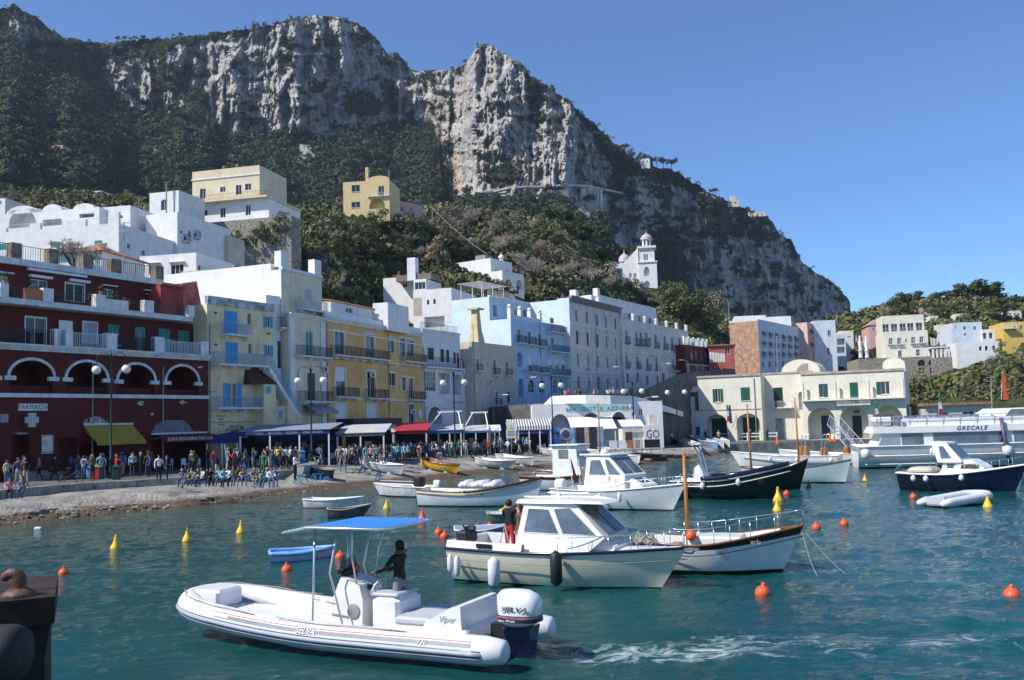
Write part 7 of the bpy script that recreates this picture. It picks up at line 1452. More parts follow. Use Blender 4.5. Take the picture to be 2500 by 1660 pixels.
# --- small motorboat with tricolour stern
b=Boat('small_motorboat','small white motorboat with tricolour quarter and dark outboard cover',(1045,1214),(912,1211));b.hull(1.7,.62,.65,.82,G_OLDW,m_in=G_WHITE,trans=.85,rake=.6);b.deck(.55,.98,G_WHITE)
for k,(m_,t)in enumerate(((M_GREEN,.20),(G_WHITE,.15),(G_RED,.10))):
 for s_ in(1,-1):m=MB();P_=[(t,.0),(t-.045,.0),(t-.045,-.5),(t,-.5)];m.poly([b.sheer(a,s_,z-.05,-.02+.12*-z*.6)for a,z in P_]);m.build('tricolour_stripe',m_,b.E)
outboard(b.E,b.X(0)-.2,0,.5,.8,G_TUBE,G_BLACK);b.put('dark_canvas',G_BLACK,lambda m:m.bbox(b.X(.2),b.X(.35),-.3,.3,.6,1.25,.1));b.put('boat_hook',G_TUBE,lambda m:m.tube([(b.X(.3),.2,.95),(b.X(.95),.25,1.0)],.02,5))
# --- row boats afloat
b=gozzo('row_boat','chipped white rowing boat moored near the slip',(738,1240),(870,1239),1.45,(.52,.46,.6),G_OLDW,G_WHITE,pointed=False,trans=.8,rake=.25,boot=.05,m_b=G_RED);b.line(b.sheer(.0,0),onz(722,1229,0),'thin mooring rope of the chipped rowing boat',.05)
gozzo('old_dinghy','weathered dark grey wooden dinghy with pale rim',(800,1266),(885,1262),1.2,(.5,.42,.62),mat('weathered_grey_wood',(.10,.105,.10),.8,var=.4,scale=3,bump=.3),G_ROPE,m_in=M_BROWN,pointed=False,trans=.75)
b=gozzo('plastic_skiff','light blue plastic skiff floating near the inflatable',(660,1373),(812,1363),1.25,(.30,.27,.36),mat('pale_blue_plastic',(.45,.56,.68),.4,var=.08),G_SKIFF,m_in=G_SKIFF,thw=(),pointed=False,trans=.85,rake=.1,gun=.07,boot=.02,m_b=G_SKIFF);b.deck(.0,.3,G_SKIFF,-.05);b.deck(.75,.98,G_SKIFF,-.03);b.put('thwart',G_SKIFF,lambda m:m.bbox(b.X(.42),b.X(.58),-.5,.5,.1,.25,.04))
gozzo('green_dinghy','grey green dinghy half hidden behind the cream cruiser',(1190,1283),(1275,1280),1.4,(.55,.5,.6),mat('sage_paint',(.14,.20,.15),.5,var=.15),G_ROPE,pointed=False,trans=.85)
b=gozzo('covered_dinghy','grey blue covered dinghy lying beyond the cruiser stern',(1112,1345),(1235,1340),1.7,(.75,.7,.8),mat('blue_grey_gelcoat',(.16,.22,.34),.4),G_TUBE,pointed=False,trans=.85,rake=.2);b.deck(.02,.97,mat('blue_grey_cover',(.24,.29,.38),.7,var=.15,bump=.2),.02)
# --- white cabin boat in the middle
b=Boat('white_cabin_boat','white cabin boat with raked wheelhouse and small foredeck hatch',(1345,1238),(1608,1252));b.hull(2.6,1.0,.95,1.35,G_WHITE,m_b=mat('brown_antifouling',(.06,.02,.015),.6),trans=.9,rake=.9,boot=.09,floor=.4);b.deck(.40,.98,G_WHITE)
tr_=b.prism('trunk_cabin',G_WHITE,[(b.X(.45),1.0),(b.X(.48),1.75),(b.X(.70),1.6),(b.X(.82),1.3),(b.X(.82),1.0)],.68,.6);b.put('hatch',G_NAVY,lambda m:m.quad((b.X(.715),-.35,1.585),(b.X(.79),-.35,1.40),(b.X(.79),.35,1.40),(b.X(.715),.35,1.585)),tr_)
wh=b.prism('wheelhouse',G_WHITE,[(b.X(.32),1.0),(b.X(.34),2.7),(b.X(.54),2.72),(b.X(.70),1.75),(b.X(.70),1.0)],1.0,.8);b.side_window(wh,[(b.X(.37),1.75),(b.X(.38),2.5),(b.X(.47),2.5),(b.X(.53),1.75)],b.w_,frame=2);b.side_window(wh,[(b.X(.555),1.78),(b.X(.51),2.52),(b.X(.55),2.52),(b.X(.665),1.78)],b.w_,frame=2)
b.put('windscreen',M_GLASS_BOAT,lambda m:[m.quad((b.X(.56)+.03,y0,2.6),(b.X(.56)+.03,y1,2.6),(b.X(.68)+.05,y1*1.1,1.85),(b.X(.68)+.05,y0*1.1,1.85))for y0,y1 in((-.72,-.03),(.03,.72))],wh);b.put('roof',G_WHITE,lambda m:m.bbox(b.X(.27),b.X(.57),-.9,.9,2.7,2.8,.04));b.put('radar_dome',G_WHITE,lambda m:m.lathe([(.2,0),(.22,.1),(.15,.2)],12,(b.X(.42),0,2.8)),None,True)
b.put('net_heap',mat('fishing_net',(.40,.30,.20),.9,var=.4,scale=6,bump=.6),lambda m:[m.ball((b.X(.50+.03*k),.7*sd+.15*(k%2),1.35+.1*(k%3)),.28,8,5)for k in range(6)],None,True)
outboard(b.E,b.X(0)-.2,0,.75,1.0,G_WHITE,G_WHITE);b.put('flagstaff',M_FRAME,lambda m:m.tube([(b.X(.02),.6,1.0),(b.X(-.02),.6,3.4)],.015,4));b.rail(.55,1,.4,5)
b.fender(.52,sd,G_TUBE,'short white fender under the net heap of the cabin boat',.10,.5,.1);b.fender(.68,sd,G_TUBE,'short white fender forward of the net heap',.10,.5,.1)
for k,(t,lab,ms)in enumerate(((.16,'furled red flag at the white cabin boat stern',(mat('red_flag',(.28,.03,.02),.8),)),(.24,'furled tricolour flag beside the furled red flag',(mat('pale_flag',(.5,.5,.42),.8),)))):
 p=Matrix.Translation(b.loc)@Matrix.Rotation(b.h,4,'Z')@Vector((b.X(t),.5*sd,1.0));m=MB();m.tube([(0,0,-.8),(-.1,0,1.6)],.014,4);m.mi=1;m.rings([[(-.1,-.01,1.55),(-.08,.02,1.55),(-.05,0,1.5)],[(-.02,-.10,.9),(.06,.08,.9),(.14,0,.8)],[(.05,-.18,.25),(.12,.12,.25),(.3,0,.3)]]);tag(m.build('flag',[M_FRAME]+list(ms),None,False,p),lab,'flag')
 # --- white wheelhouse boat with teak rail
b=Boat('wheelhouse_boat','white boat with upright wheelhouse and varnished teak rail',(1268,1197),(1460,1200));b.hull(2.5,.95,.9,1.2,G_WHITE,trans=.85,rake=.5,m_g=G_TEAK,gun=.07,floor=.3,band=(G_TEAK,1));b.deck(.45,.97,G_WHITE,-.05);wh=b.prism('wheelhouse',G_WHITE,[(b.X(.42),.8),(b.X(.42),2.9),(b.X(.72),2.9),(b.X(.74),1.6),(b.X(.80),1.5),(b.X(.80),.9)],.80,.76);b.side_window(wh,[(b.X(.50),2.1),(b.X(.50),2.65),(b.X(.62),2.65),(b.X(.62),2.1)],b.w_);b.put('roof',G_WHITE,lambda m:m.bbox(b.X(.39),b.X(.76),-.95,.95,2.9,3.0,.04));b.rail(.0,.4,.3,4);b.put('striped_awning',G_PAD,lambda m:m.quad((b.X(.62),-.7,2.85),(b.X(.9),-.7,2.0),(b.X(.9),.7,2.0),(b.X(.62),.7,2.85)))
b.put('mast',G_MAST,lambda m:m.tube([(b.X(.95),0,.9),(b.X(.95),0,5.6)],[.08,.05],7),None,True)
# --- dark boats on the right
b=Boat('dark_green_boat','dark green hulled boat with console arch and white trim',(1638,1218),(1888,1220));b.hull(2.5,1.0,1.0,1.75,G_DKGRN,trans=.9,rake=.8,boot=.03,m_g=G_WHITE,floor=.4,band=None);b.strake(0,1,-.28,.03,G_WHITE,'white_line');b.deck(.5,.97,G_WHITE,-.1)
b.strake(.32,.99,.16,.13,G_NAVY,'navy_coaming');b.prism('console',G_WHITE,[(b.X(.20),.5),(b.X(.22),1.7),(b.X(.27),1.9),(b.X(.32),1.3),(b.X(.34),.5)],.5,.4);b.put('arch',G_STEEL,lambda m:[m.tube([(b.X(.34),y,.8),(b.X(.27),y*.9,2.5),(b.X(.22),y*.9,2.95),(b.X(.16),y*.9,2.9)],.03,6)for y in(-.55,-.35,.35,.55)]);b.put('arch_top',G_NAVY,lambda m:m.bbox(b.X(.12),b.X(.28),-.6,.6,2.86,2.96,.03));b.put('windscreen',G_TINT,lambda m:m.quad((b.X(.29),-.45,1.5),(b.X(.29),.45,1.5),(b.X(.26),.4,2.2),(b.X(.26),-.4,2.2)));b.rail(0,.2,.25,3)
text('lettering','MISTER COCONUT',.24,M_WTXT,b.E,Matrix.Translation(b.sheer(.17,sd,-.20,-.03))@Matrix.Rotation(pi/2,4,'X'))
for t,l in((.10,'sternmost'),(.34,'middle'),(.68,'foremost')):b.fender(t,sd,G_TUBE,l+' white fender along the dark green boat',.13,.42,.02)
b=gozzo('black_gozzo','black hulled boat bow with wooden mast behind the green boat',(1800,1197),(1955,1195),2.2,(1.0,.95,1.8),G_BLACK,G_TEAK,rake=.6,pointed=False,trans=.8,m_b=G_ANTI);b.put('mast',G_MAST,lambda m:m.tube([(b.X(.25),0,.4),(b.X(.23),0,5.2)],[.08,.05],7),None,True)
b=gozzo('teal_gozzo','pale teal white launch with slim mast moored behind black boat',(1810,1176),(2050,1180),2.3,(1.0,.9,1.5),G_PALET,G_TEAK,rake=.5,pointed=False,trans=.8);b.put('mast',G_MAST,lambda m:m.tube([(b.X(.56),0,.4),(b.X(.55),0,5.6)],[.075,.045],7),None,True)
b=Boat('long_launch','long white launch with twin arches moored along the quay',(2045,1140),(1800,1140));b.hull(2.4,.95,.95,1.35,G_WHITE,trans=.9,rake=.9,boot=.08,floor=.35);b.strake(0,.9,-.35,.03,G_WHITE);b.deck(.6,.98,G_WHITE)
for t in(.12,.32):b.put('roll_bar',G_STEEL,lambda m:[m.tube([(b.X(t)+.5,y,.9),(b.X(t)+.1,y*.9,2.7),(b.X(t)-.1,y*.9,2.7)],.035,6)for y in(-.7,.7)])
b.put('orange_locker',mat('orange_wood',(.42,.19,.05),.6),lambda m:(m.bbox(b.X(.30),b.X(.38),-.5,.5,.8,1.75,.05),m.bbox(b.X(.12),b.X(.17),-.5,.5,.8,1.6,.05)))
for t in(.05,.38,.65):b.fender(t,1 if(Matrix.Rotation(b.h,4,'Z')@Vector((0,1,0))).y<0 else-1,G_TUBE,{'0.05':'sternmost','0.38':'middle','0.65':'foremost'}[str(t)]+' fender on the long white launch',.14,.45,.1)
b=Boat('red_bottom_launch','white launch with red bottom moored behind the long launch',(2090,1133),(1895,1128));b.hull(2.3,.9,.9,1.2,G_WHITE,m_b=G_RED,trans=.9,boot=.12);b.deck(.6,.98,G_WHITE);b.put('seat',G_MAST,lambda m:m.bbox(b.X(.12),b.X(.18),-.6,.6,.6,1.5,.05))
# --- navy cuddy boat at the right
b=Boat('navy_cuddy_boat','navy hulled cuddy boat with white cabin and windscreen',(2192,1196),(2462,1204));b.hull(2.4,1.0,.95,1.5,G_NAVY,trans=.9,rake=.75,boot=.04,m_b=mat('red_brown_bottom',(.08,.012,.01),.6),m_g=G_WHITE,gun=.06,floor=.4,pointed=False);b.deck(.35,.98,G_WHITE,.0)
tr_=b.prism('cabin',G_WHITE,[(b.X(.40),1.0),(b.X(.43),1.75),(b.X(.68),1.75),(b.X(.79),1.35),(b.X(.80),1.0)],.74,.62);b.side_window(tr_,[(b.X(.46),1.3),(b.X(.46),1.5),(b.X(.52),1.5),(b.X(.52),1.3)],b.w_);b.side_window(tr_,[(b.X(.58),1.28),(b.X(.60),1.52),(b.X(.75),1.48),(b.X(.74),1.28)],b.w_,M_BROWN)
wh=b.prism('wheelhouse',G_WHITE,[(b.X(.385),1.6),(b.X(.33),2.6),(b.X(.31),2.65),(b.X(.31),2.75),(b.X(.46),2.72),(b.X(.60),1.75),(b.X(.60),1.6)],.82,.68);b.side_window(wh,[(b.X(.415),1.8),(b.X(.395),2.5),(b.X(.44),2.5),(b.X(.515),1.85)],b.w_,frame=2);b.put('windscreen',M_GLASS_BOAT,lambda m:m.quad((b.X(.475)+.02,-.62,2.62),(b.X(.475)+.02,.62,2.62),(b.X(.585)+.05,.72,1.88),(b.X(.585)+.05,-.72,1.88)),wh)
b.put('tender_cover',mat('beige_canvas',(.50,.44,.36),.8,var=.1,bump=.2),lambda m:m.bbox(b.X(.08),b.X(.32),-.8,.8,.9,1.3,.15));b.put('boarding_ladder',G_STEEL,lambda m:[m.tube([(b.X(0)-.05,y,1.5),(b.X(0)-.35,y,1.1),(b.X(0)-.5,y,.1)],.02,5)for y in(-.35,.0)]);b.rail(.55,1,.45,5);b.put('roof_bar',G_STEEL,lambda m:[m.tube([(b.X(.34),y,2.7),(b.X(.27),y,1.0)],.02,5)for y in(-.5,.5)])
for t,l in((.18,'square sternmost'),(.30,'rounded middle'),(.62,'rounded foremost')):b.fender(t,sd,G_TUBE,l+' white fender on the navy boat',.14,.38,.05)
b.line(b.sheer(1,0),at(2500,1165,b.loc.y-4),'taut bow rope of the navy boat',.05)
# --- inflatable tender
b=Boat('inflatable_tender','small pale grey inflatable tender tied beside a yellow buoy',(2272,1240),(2400,1224));E=b.E;L=b.L;m=MB();m.sm=True;P_=[(-L/2,.6,.22)]+[(L*(-.5+.8*k/6),.6,.22+.02*k)for k in range(1,7)]+[(L*.3+.2*L*sin(a),.6*cos(a),.36)for a in np.linspace(.3,pi-.3,9)]+[(L*(.3-.8*k/6),-.6,.34-.02*k)for k in range(0,6)]+[(-L/2,-.6,.22)]
m.tube(P_,[.12]+[.22]*(len(P_)-2)+[.12],12);m.build('inflatable_tube',G_TUBE,E);b.put('floor',G_PAD,lambda m:m.box(-L*.42,L*.33,-.5,.5,.1,.18));b.put('transom',G_PAD,lambda m:m.box(-L*.42,-L*.39,-.5,.5,.1,.5));b.put('grab_rope',G_ROPE,lambda m:m.tube([(-L*.3,.62,.46),(0,.64,.40),(L*.25,.6,.55)],.014,4))
b=gozzo('edge_boat','stern of a pale boat cut by the right picture edge',(2478,1180),(2640,1186),2.2,(1.0,.9,1.2),G_PALET,G_WHITE,pointed=False);b.fender(.08,sd,G_TUBE,'round white fender on the boat at the right edge',.2,.5,-.1)
# --- passenger ferry
b=Boat('passenger_ferry','white passenger ferry with dark saloon windows and roof seating',(2098,1144),(2860,1131),'ferry');L=b.L;b.hull(5.4,1.75,1.78,2.2,G_WHITE,trans=.95,rake=.5,boot=.12,floor=1.5,gun=.06,draft=.6,L=L);b.strake(.04,.95,-.75,.06,G_WHITE,'fender_strip');b.strake(.02,.4,-1.4,.05,G_WHITE,'lower_strip')
b.deck(.0,.95,G_WHITE,-.05)
FX=lambda u:(u-2098)/(2860-2098);x0=b.X(FX(2150));x1=b.X(.93)
def fq(u,v):p=at(u,v,b.loc.y-2.6);return p.z
z0,z1,z2=1.7,fq(2280,1055),fq(2280,1039)
sal=b.prism('saloon',G_WHITE,[(x0-.15,z0),(x0+.45,z1),(x1,z1),(x1+1.2,z0)],2.45,2.4);w0=b.w_
b.side_window(sal,[(x0+.02,z0+.08),(x0+.42,z1-.06),(b.X(FX(2208)),z1-.06),(b.X(FX(2208)),z0+.08)],w0,mat('ribbed_aluminium',(.50,.50,.47),.3,var=.15,scale=6,metal=.8,bump=.2),'metal_panel',frame=False)
b.side_window(sal,[(b.X(FX(2212)),z0+.12),(b.X(FX(2212)),z1-.08),(b.X(FX(2267)),z1-.08),(b.X(FX(2267)),z0+.12)],w0,frame=1);b.side_window(sal,[(b.X(FX(2292)),z0+.12),(b.X(FX(2292)),z1-.08),(b.X(FX(2475)),z1-.08),(b.X(FX(2475)),z0+.12)],w0,frame=1);b.side_window(sal,[(b.X(FX(2492)),z0+.12),(b.X(FX(2492)),z1-.08),(b.X(.9),z1-.08),(b.X(.9),z0+.12)],w0,frame=1)
up=b.prism('upper_fascia',G_WHITE,[(x0-.4,z1),(x0-.1,z2),(x1-1,z2),(x1,z1)],2.6,2.6);p_=b.X(FX(2388));text('lettering','GRECALE',.44,mat('ferry_blue',(.02,.07,.25),.5,bump=0,var=0),up,Matrix.Translation((p_,sd*2.612,(z1+z2)/2))@(Matrix.Rotation(pi,4,'Z')if sd>0 else Matrix.Identity(4))@Matrix.Rotation(pi/2,4,'X'),shear=.25,spacing=1.25,bold=.012)
b.prism('upper_bulwark',G_WHITE,[(b.X(FX(2230)),z2),(b.X(FX(2228)),z2+.35),(b.X(FX(2250)),z2+.62),(x1-2,z2+.62),(x1-1.4,z2)],2.4,2.3);b.prism('bridge',G_WHITE,[(b.X(FX(2415)),z2+.4),(b.X(FX(2455)),z2+1.2),(x1-3,z2+1.25),(x1-1.6,z2+.4)],1.9,1.7);b.side_window(up,[(b.X(FX(2480)),z2+.6),(b.X(FX(2495)),z2+1.1),(b.X(.85),z2+1.1),(b.X(.88),z2+.6)],lambda z:1.92)
b.put('life_raft',G_WHITE,lambda m:[m.tube([(b.X(FX(2136))+k*.8,-2.0,z2+.45),(b.X(FX(2136))+k*.8+.7,-2.0,z2+.45)],.36,10)for k in range(2)])
for k in range(9):
 for y in(-1.2,1.2):x=b.X(FX(2180))+k*.95;m=MB();m.box(x,x+.45,y-.8,y+.8,z2+.3,z2+.35);m.box(x+.02,x+.07,y-.8,y+.8,z2+.35,z2+.78);[m.tube([(x+.2,y+t,z2),(x+.2,y+t,z2+.3)],.025,4)for t in(-.6,.6)];m.build('deck_bench',mat('blue_grey_seat',(.12,.17,.26),.5,bump=0),b.E)
b.put('upper_rail',G_STEEL,lambda m:([m.tube([(b.X(FX(2150)),y,z2+z),(x1-3,y,z2+z)],.02,5)for y in(-2.4,2.4)for z in(.45,.8)],[m.tube([(x,y,z2),(x,y,z2+.8)],.02,4)for y in(-2.4,2.4)for x in np.linspace(b.X(FX(2150)),x1-3,14)]));b.put('mast_post',mat('purple_post',(.10,.06,.16),.4),lambda m:m.tube([(b.X(FX(2472)),sd*2.9,.3),(b.X(FX(2472))-.3,sd*2.7,z2+.5)],.14,8),None,True)
for t,l in((.02,'round white fender ball at the ferry stern'),(.25,'round white fender ball amidships on the ferry'),(.485,'round white fender ball below the ferry name')):b.fender(t,sd,G_TUBE,l,.36,.8,.15)
FER=b
# gangway from the quay to the ferry
p0=at(2040,1040,121);p1=at(2105,1105,84);e=empty('gangway',(0,0,0),0,'steel gangway frame slanting down beside the ferry stern','gangway');m=MB()
for s_ in(-.4,.4):
 o_=Vector((s_,0,0));a,c=at(2030,1035,92)+o_,at(2098,1112,88)+o_;m.tube([a,c],.06,5);m.tube([a+Vector((.3,0,.9)),c+Vector((.3,0,.9))],.04,5);[m.tube([a.lerp(c,t),a.lerp(c,t)+Vector((.3,0,.9))],.03,4)for t in np.linspace(0,1,6)]
a,c=at(2030,1035,92),at(2098,1112,88);[m.tube([a.lerp(c,t)-Vector((.4,0,0)),a.lerp(c,t)+Vector((.4,0,0))],.03,4)for t in np.linspace(0,1,10)];m.build('steel_frame',G_STEEL,e)
# --- boats drawn up on the slip
def slip_pt(u,v):
 ve=float(np.interp(u,[e[0]for e in EDGE],[e[1]for e in EDGE]));vs=float(np.interp(u,[s_[0]for s_ in SHORE],[s_[1]for s_ in SHORE]));t=max(0,min(1,(v-ve)/max(vs-ve,1)));
 z=(quay_z(u)-(.42 if u<700 else max(.02,.42-(u-700)/60)));p=onz(u,v,z*(1-t));return p
def beached(name,label,st,bw,B,hs,m_h,mg,z=.16,**k):
 a,c=slip_pt(*st),slip_pt(*bw);b=Boat(name,label,st,bw);b.near=False;d=c-a;b.loc=(a+c)/2;b.L=hypot(d.x,d.y);b.E.location=b.loc+Vector((0,0,z));b.h=atan2(d.y,d.x);b.E.rotation_euler=(0,-atan2(d.z,b.L),b.h)
 b.hull(B,*hs,m_h,m_b=k.pop('m_b',m_h),m_g=mg,draft=.18,boot=.02,gun=.04,pointed=False,trans=.75,rake=.3,floor=.02,m_in=k.pop('m_in',G_OLDW))
 for t in(.25,.5,.72):b.thwart(t,z=hs[1]-.15,m_=k.get('thw',G_OLDW))
 for t in(.25,.75):m=MB();m.prism([(b.X(t)-.35,-.30),(b.X(t)-.08,-.02),(b.X(t)+.08,-.02),(b.X(t)+.35,-.30)],-.35,.35);m.build('chock',mat('pale_blue_wood',(.20,.42,.58),.7,var=.2),b.E)
 return b
BT=[('white rowing boat with navy cover at the left of the slip',(870,1132),(950,1136),G_OLDW,G_WHITE),('white rowing boat with dark seats tilted on the slip',(888,1140),(980,1160),G_OLDW,G_WHITE),('bright yellow rowing boat with red brown interior on the slip',(1035,1138),(1115,1158),G_YEL,G_TEAK),('white rowing boat right of the yellow boat',(1166,1135),(1252,1146),G_OLDW,G_WHITE),('white rowing boat higher on the slip behind the sign',(1218,1126),(1300,1138),G_OLDW,G_WHITE),('white rowing boat with open stern beside the road',(1330,1110),(1408,1118),G_OLDW,G_WHITE),('white rowing boat below the blue van',(1390,1106),(1470,1119),G_OLDW,G_WHITE),('white rowing boat closest to the kiosk deck',(1472,1120),(1560,1133),G_OLDW,G_WHITE),('white rowing boat tucked behind the kiosk boat',(1468,1108),(1540,1112),G_OLDW,G_WHITE)]
for k,(lab,st,bw,mh,mg)in enumerate(BT):
 b=beached('rowing_boat',lab,st,bw,1.55,(.62,.52,.78),mh,mg,m_in=mat('red_brown_paint',(.16,.04,.025),.6)if mh is G_YEL else G_OLDW);b.E['group']='rowing boats on the slip'
 if k==0:b.put('navy_cover',G_NAVY,lambda m:m.bbox(b.X(.0),b.X(.4),-.55,.55,.5,.95,.2))
for k,(lab,st,bw,mh)in enumerate((('white gig nearest the water by the harbour office',(1650,1080),(1712,1108),G_OLDW),('blue topped gig second in the harbour office row',(1690,1078),(1752,1102),G_SKIFF),('white gig third in the harbour office row',(1712,1076),(1768,1100),G_OLDW),('white gig at the far end of the harbour office row',(1728,1074),(1782,1098),G_OLDW))):
 b=beached('harbour_gig',lab,st,bw,1.5,(.7,.6,.85),mh,G_WHITE,z=.3);b.E['group']='boats beside the harbour office'
b=beached('green_skiff','small dark green skiff on the stones near the seated crowd',(815,1166),(752,1158),1.2,(.45,.4,.5),G_DKGRN,G_BLACK);b=beached('grey_skiff','grey old skiff behind the dark green skiff',(730,1160),(775,1150),1.2,(.6,.55,.65),mat('pale_grey_paint',(.33,.33,.33),.7,var=.2),G_ROPE)
for k,(u,v,lab)in enumerate(((735,1176,'blue trestle nearest the water below the skiff'),(777,1173,'blue trestle under the dark green skiff bow'),(838,1150,'pair of light blue trestles beside the white boats'),(925,1170,'light blue trestle below the tilted white boat'),(884,1152,'light blue trestle left of the tilted white boat'))):
 p=slip_pt(u,v);e=empty('boat_trestle',p,.4*k,lab,'trestle','blue boat trestles');m=MB();M_T=mat('blue_trestle_paint',(.07,.28,.48),.7,var=.2)
 for s_ in(-.3,.3):m.tube([(s_-.2,-.25,0),(s_*.6,0,.5)],.04,4);m.tube([(s_+.2,.25,0),(s_*.6,0,.5)],.04,4)
 m.build('leg',M_T,e);m=MB();m.box(-.4,.4,-.06,.06,.46,.58);m.build('crossbar',M_T,e)
 # --- buoys
def cone_buoy(u,v,s,m_,lab,tilt=0,cat='buoy'):
 m=MB();m.sm=True;m.lathe([(.10,-.25),(.34,-.18),(.40,-.02),(.40,.06),(.30,.28),(.16,.56),(.11,.74),(.10,.80)],16);m.M=Matrix.Translation((0,0,.92))@Matrix.Rotation(pi/2,4,'X');m.tube([(.115*cos(a),.115*sin(a),0)for a in np.linspace(0,2*pi,13)[:-1]],.04,6,closed=True);m.M=None
 o=m.build('cone_buoy',m_,None,False,onz(u,v,0),random.uniform(0,3));s*=.56;o.scale=(s,s,s);o.rotation_euler.x=tilt;return tag(o,lab,cat,'mooring buoys')
def ball_buoy(u,v,s,lab):
 m=MB();m.sm=True;m.lathe([(.02,-.28)]+[(.32*sin(a),.06-.32*cos(a))for a in np.linspace(.25,pi-.3,10)]+[(.075,.40),(.085,.47),(.06,.50),(.02,.50)],16);o=m.build('ball_buoy',G_ORANGE,None,False,onz(u,v,0),random.uniform(0,3));s*=.66;o.scale=(s,s,s);o.rotation_euler.x=random.uniform(-.12,.12);return tag(o,lab,'buoy','mooring buoys')
for u,v,s,lab in((282,1338,.92,'yellow cone buoy nearest the bollard side'),(457,1319,.92,'second yellow cone buoy from the left'),(588,1299,.92,'third yellow cone buoy from the left near the shore'),(944,1240,.9,'yellow cone buoy beside the long white gozzo stern'),(1603,1199,.9,'yellow cone buoy between white cabin and green boats'),(1900,1222,1.25,'larger yellow cone buoy off the green boat bow'),(1898,1246,1.0,'yellow cone buoy just below the larger one'),(2112,1174,.85,'yellow cone buoy alone in front of the ferry'),(2412,1237,1.0,'yellow cone buoy at the tender bow'),(1975,1191,.85,'olive cone buoy under the teal launch')):cone_buoy(u,v,s,G_BUOYY if 'olive' not in lab else mat('olive_buoy',(.16,.13,.02),.5),lab)
cone_buoy(1225,1252,1.0,G_BUOYY,'tilted yellow buoy on a rope beside the green dinghy',.9);cone_buoy(1031,1269,1.0,G_ORANGE,'orange red cone buoy left of the man in red shorts')
for u,v,s,lab in((155,1401,.78,'orange ball buoy left of the inflatable bow'),(701,1393,.85,'orange ball buoy below the light blue skiff'),(830,1362,.85,'orange ball buoy behind the canopy leg'),(1071,1301,.85,'upper of two orange ball buoys touching'),(1085,1311,.85,'lower of two orange ball buoys touching'),(1862,1451,.95,'orange ball buoy right of the cruiser bow'),(2471,1457,.95,'orange ball buoy at the right picture edge'),(1993,1289,.85,'left orange ball buoy right of the mahogany launch'),(2061,1280,.85,'right orange ball buoy beyond the mahogany launch'),(1920,1206,.85,'orange ball buoy beside the larger yellow cone'),(2230,1214,.85,'orange ball buoy below the navy boat stern'),(1322,1226,.8,'orange ball buoy at the white cabin boat stern'),(1196,1284,.7,'orange ball float under the green dinghy')):ball_buoy(u,v,s,lab)
# --- dark pier with iron bollard, bottom left
pe=empty('stone_pier',(0,0,0),0,'dark pier block in shadow at lower left corner','pier');Yp=9.6;m=MB();pz=at(150,1448,Yp).z;xr=at(151,1480,Yp).x;M_PIER=mat('rusty_shaded_iron',(.026,.013,.008),.8,var=.5,scale=3,bump=.5,bscale=9)  # cap rust colour darkened as well, standing in for shade on the pier
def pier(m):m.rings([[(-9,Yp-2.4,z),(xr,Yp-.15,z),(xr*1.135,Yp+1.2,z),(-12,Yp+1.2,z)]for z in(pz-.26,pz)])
pier(m);m.build('iron_cap',M_PIER,pe);m=MB();m.rings([[(-9,Yp-2.0,-.5),(xr-.05,Yp-.1,-.5),(xr*1.13,Yp+1.1,-.5),(-9,Yp+1.1,-.5)],[(-9,Yp-2.0,pz-.6),(xr-.12,Yp-.1,pz-.6),(xr*1.14,Yp+1.1,pz-.6),(-9,Yp+1.1,pz-.6)],[(-9,Yp-2.0,pz-.26),(xr-.06,Yp-.1,pz-.26),(xr*1.13,Yp+1.1,pz-.26),(-9,Yp+1.1,pz-.26)]]);m.build('pier_wall',mat('shade_black_stone',(.006,.0055,.005),.8,var=.4,bump=.6),pe)  # wall painted near black: the shade over the pier is in its colour
bp=at(46,1466,Yp-.05);bp.z=pz;m=MB();m.sm=True;hs=1/(F_PX/Yp)
m.tube([Vector((0,0,-.02)),Vector((.01,0,26*hs)),Vector((.0,0,44*hs)),Vector((-9*hs,0,53*hs)),Vector((-22*hs,0,53*hs)),Vector((-33*hs,0,46*hs)),Vector((-35*hs,0,36*hs))],[17*hs,15*hs,16*hs,14*hs,12*hs,11*hs,7*hs],14);m.lathe([(.17,-.02),(.16,.03),(.08,.08)],14)
tag(m.build('mooring_bollard',mat('rusty_brown_iron',(.10,.045,.028),.55,var=.4,scale=6,bump=.3),None,False,bp),'rusty hooked iron bollard on the dark pier block','bollard')
m=MB();m.sm=True;p=at(-15,1595,Yp-2.9);m.M=Matrix.Translation(p)@Matrix.Rotation(pi/2,4,'Y');m.lathe([(.05,-.6),(.17,-.6),(.2,-.5),(.2,.12),(.17,.2),(.05,.2)],16);tag(m.build('pier_fender',mat('dull_black_rubber',(.02,.02,.024),.75),None),'round black rubber fender at the lower left edge','fender')
m=MB();p=onz(92,1291,0);m.bbox(-.16,.2,-.1,.1,-.05,.12,.05);tag(m.build('drifting_float',G_TUBE,None,False,p),'small white float drifting near the slip','float')
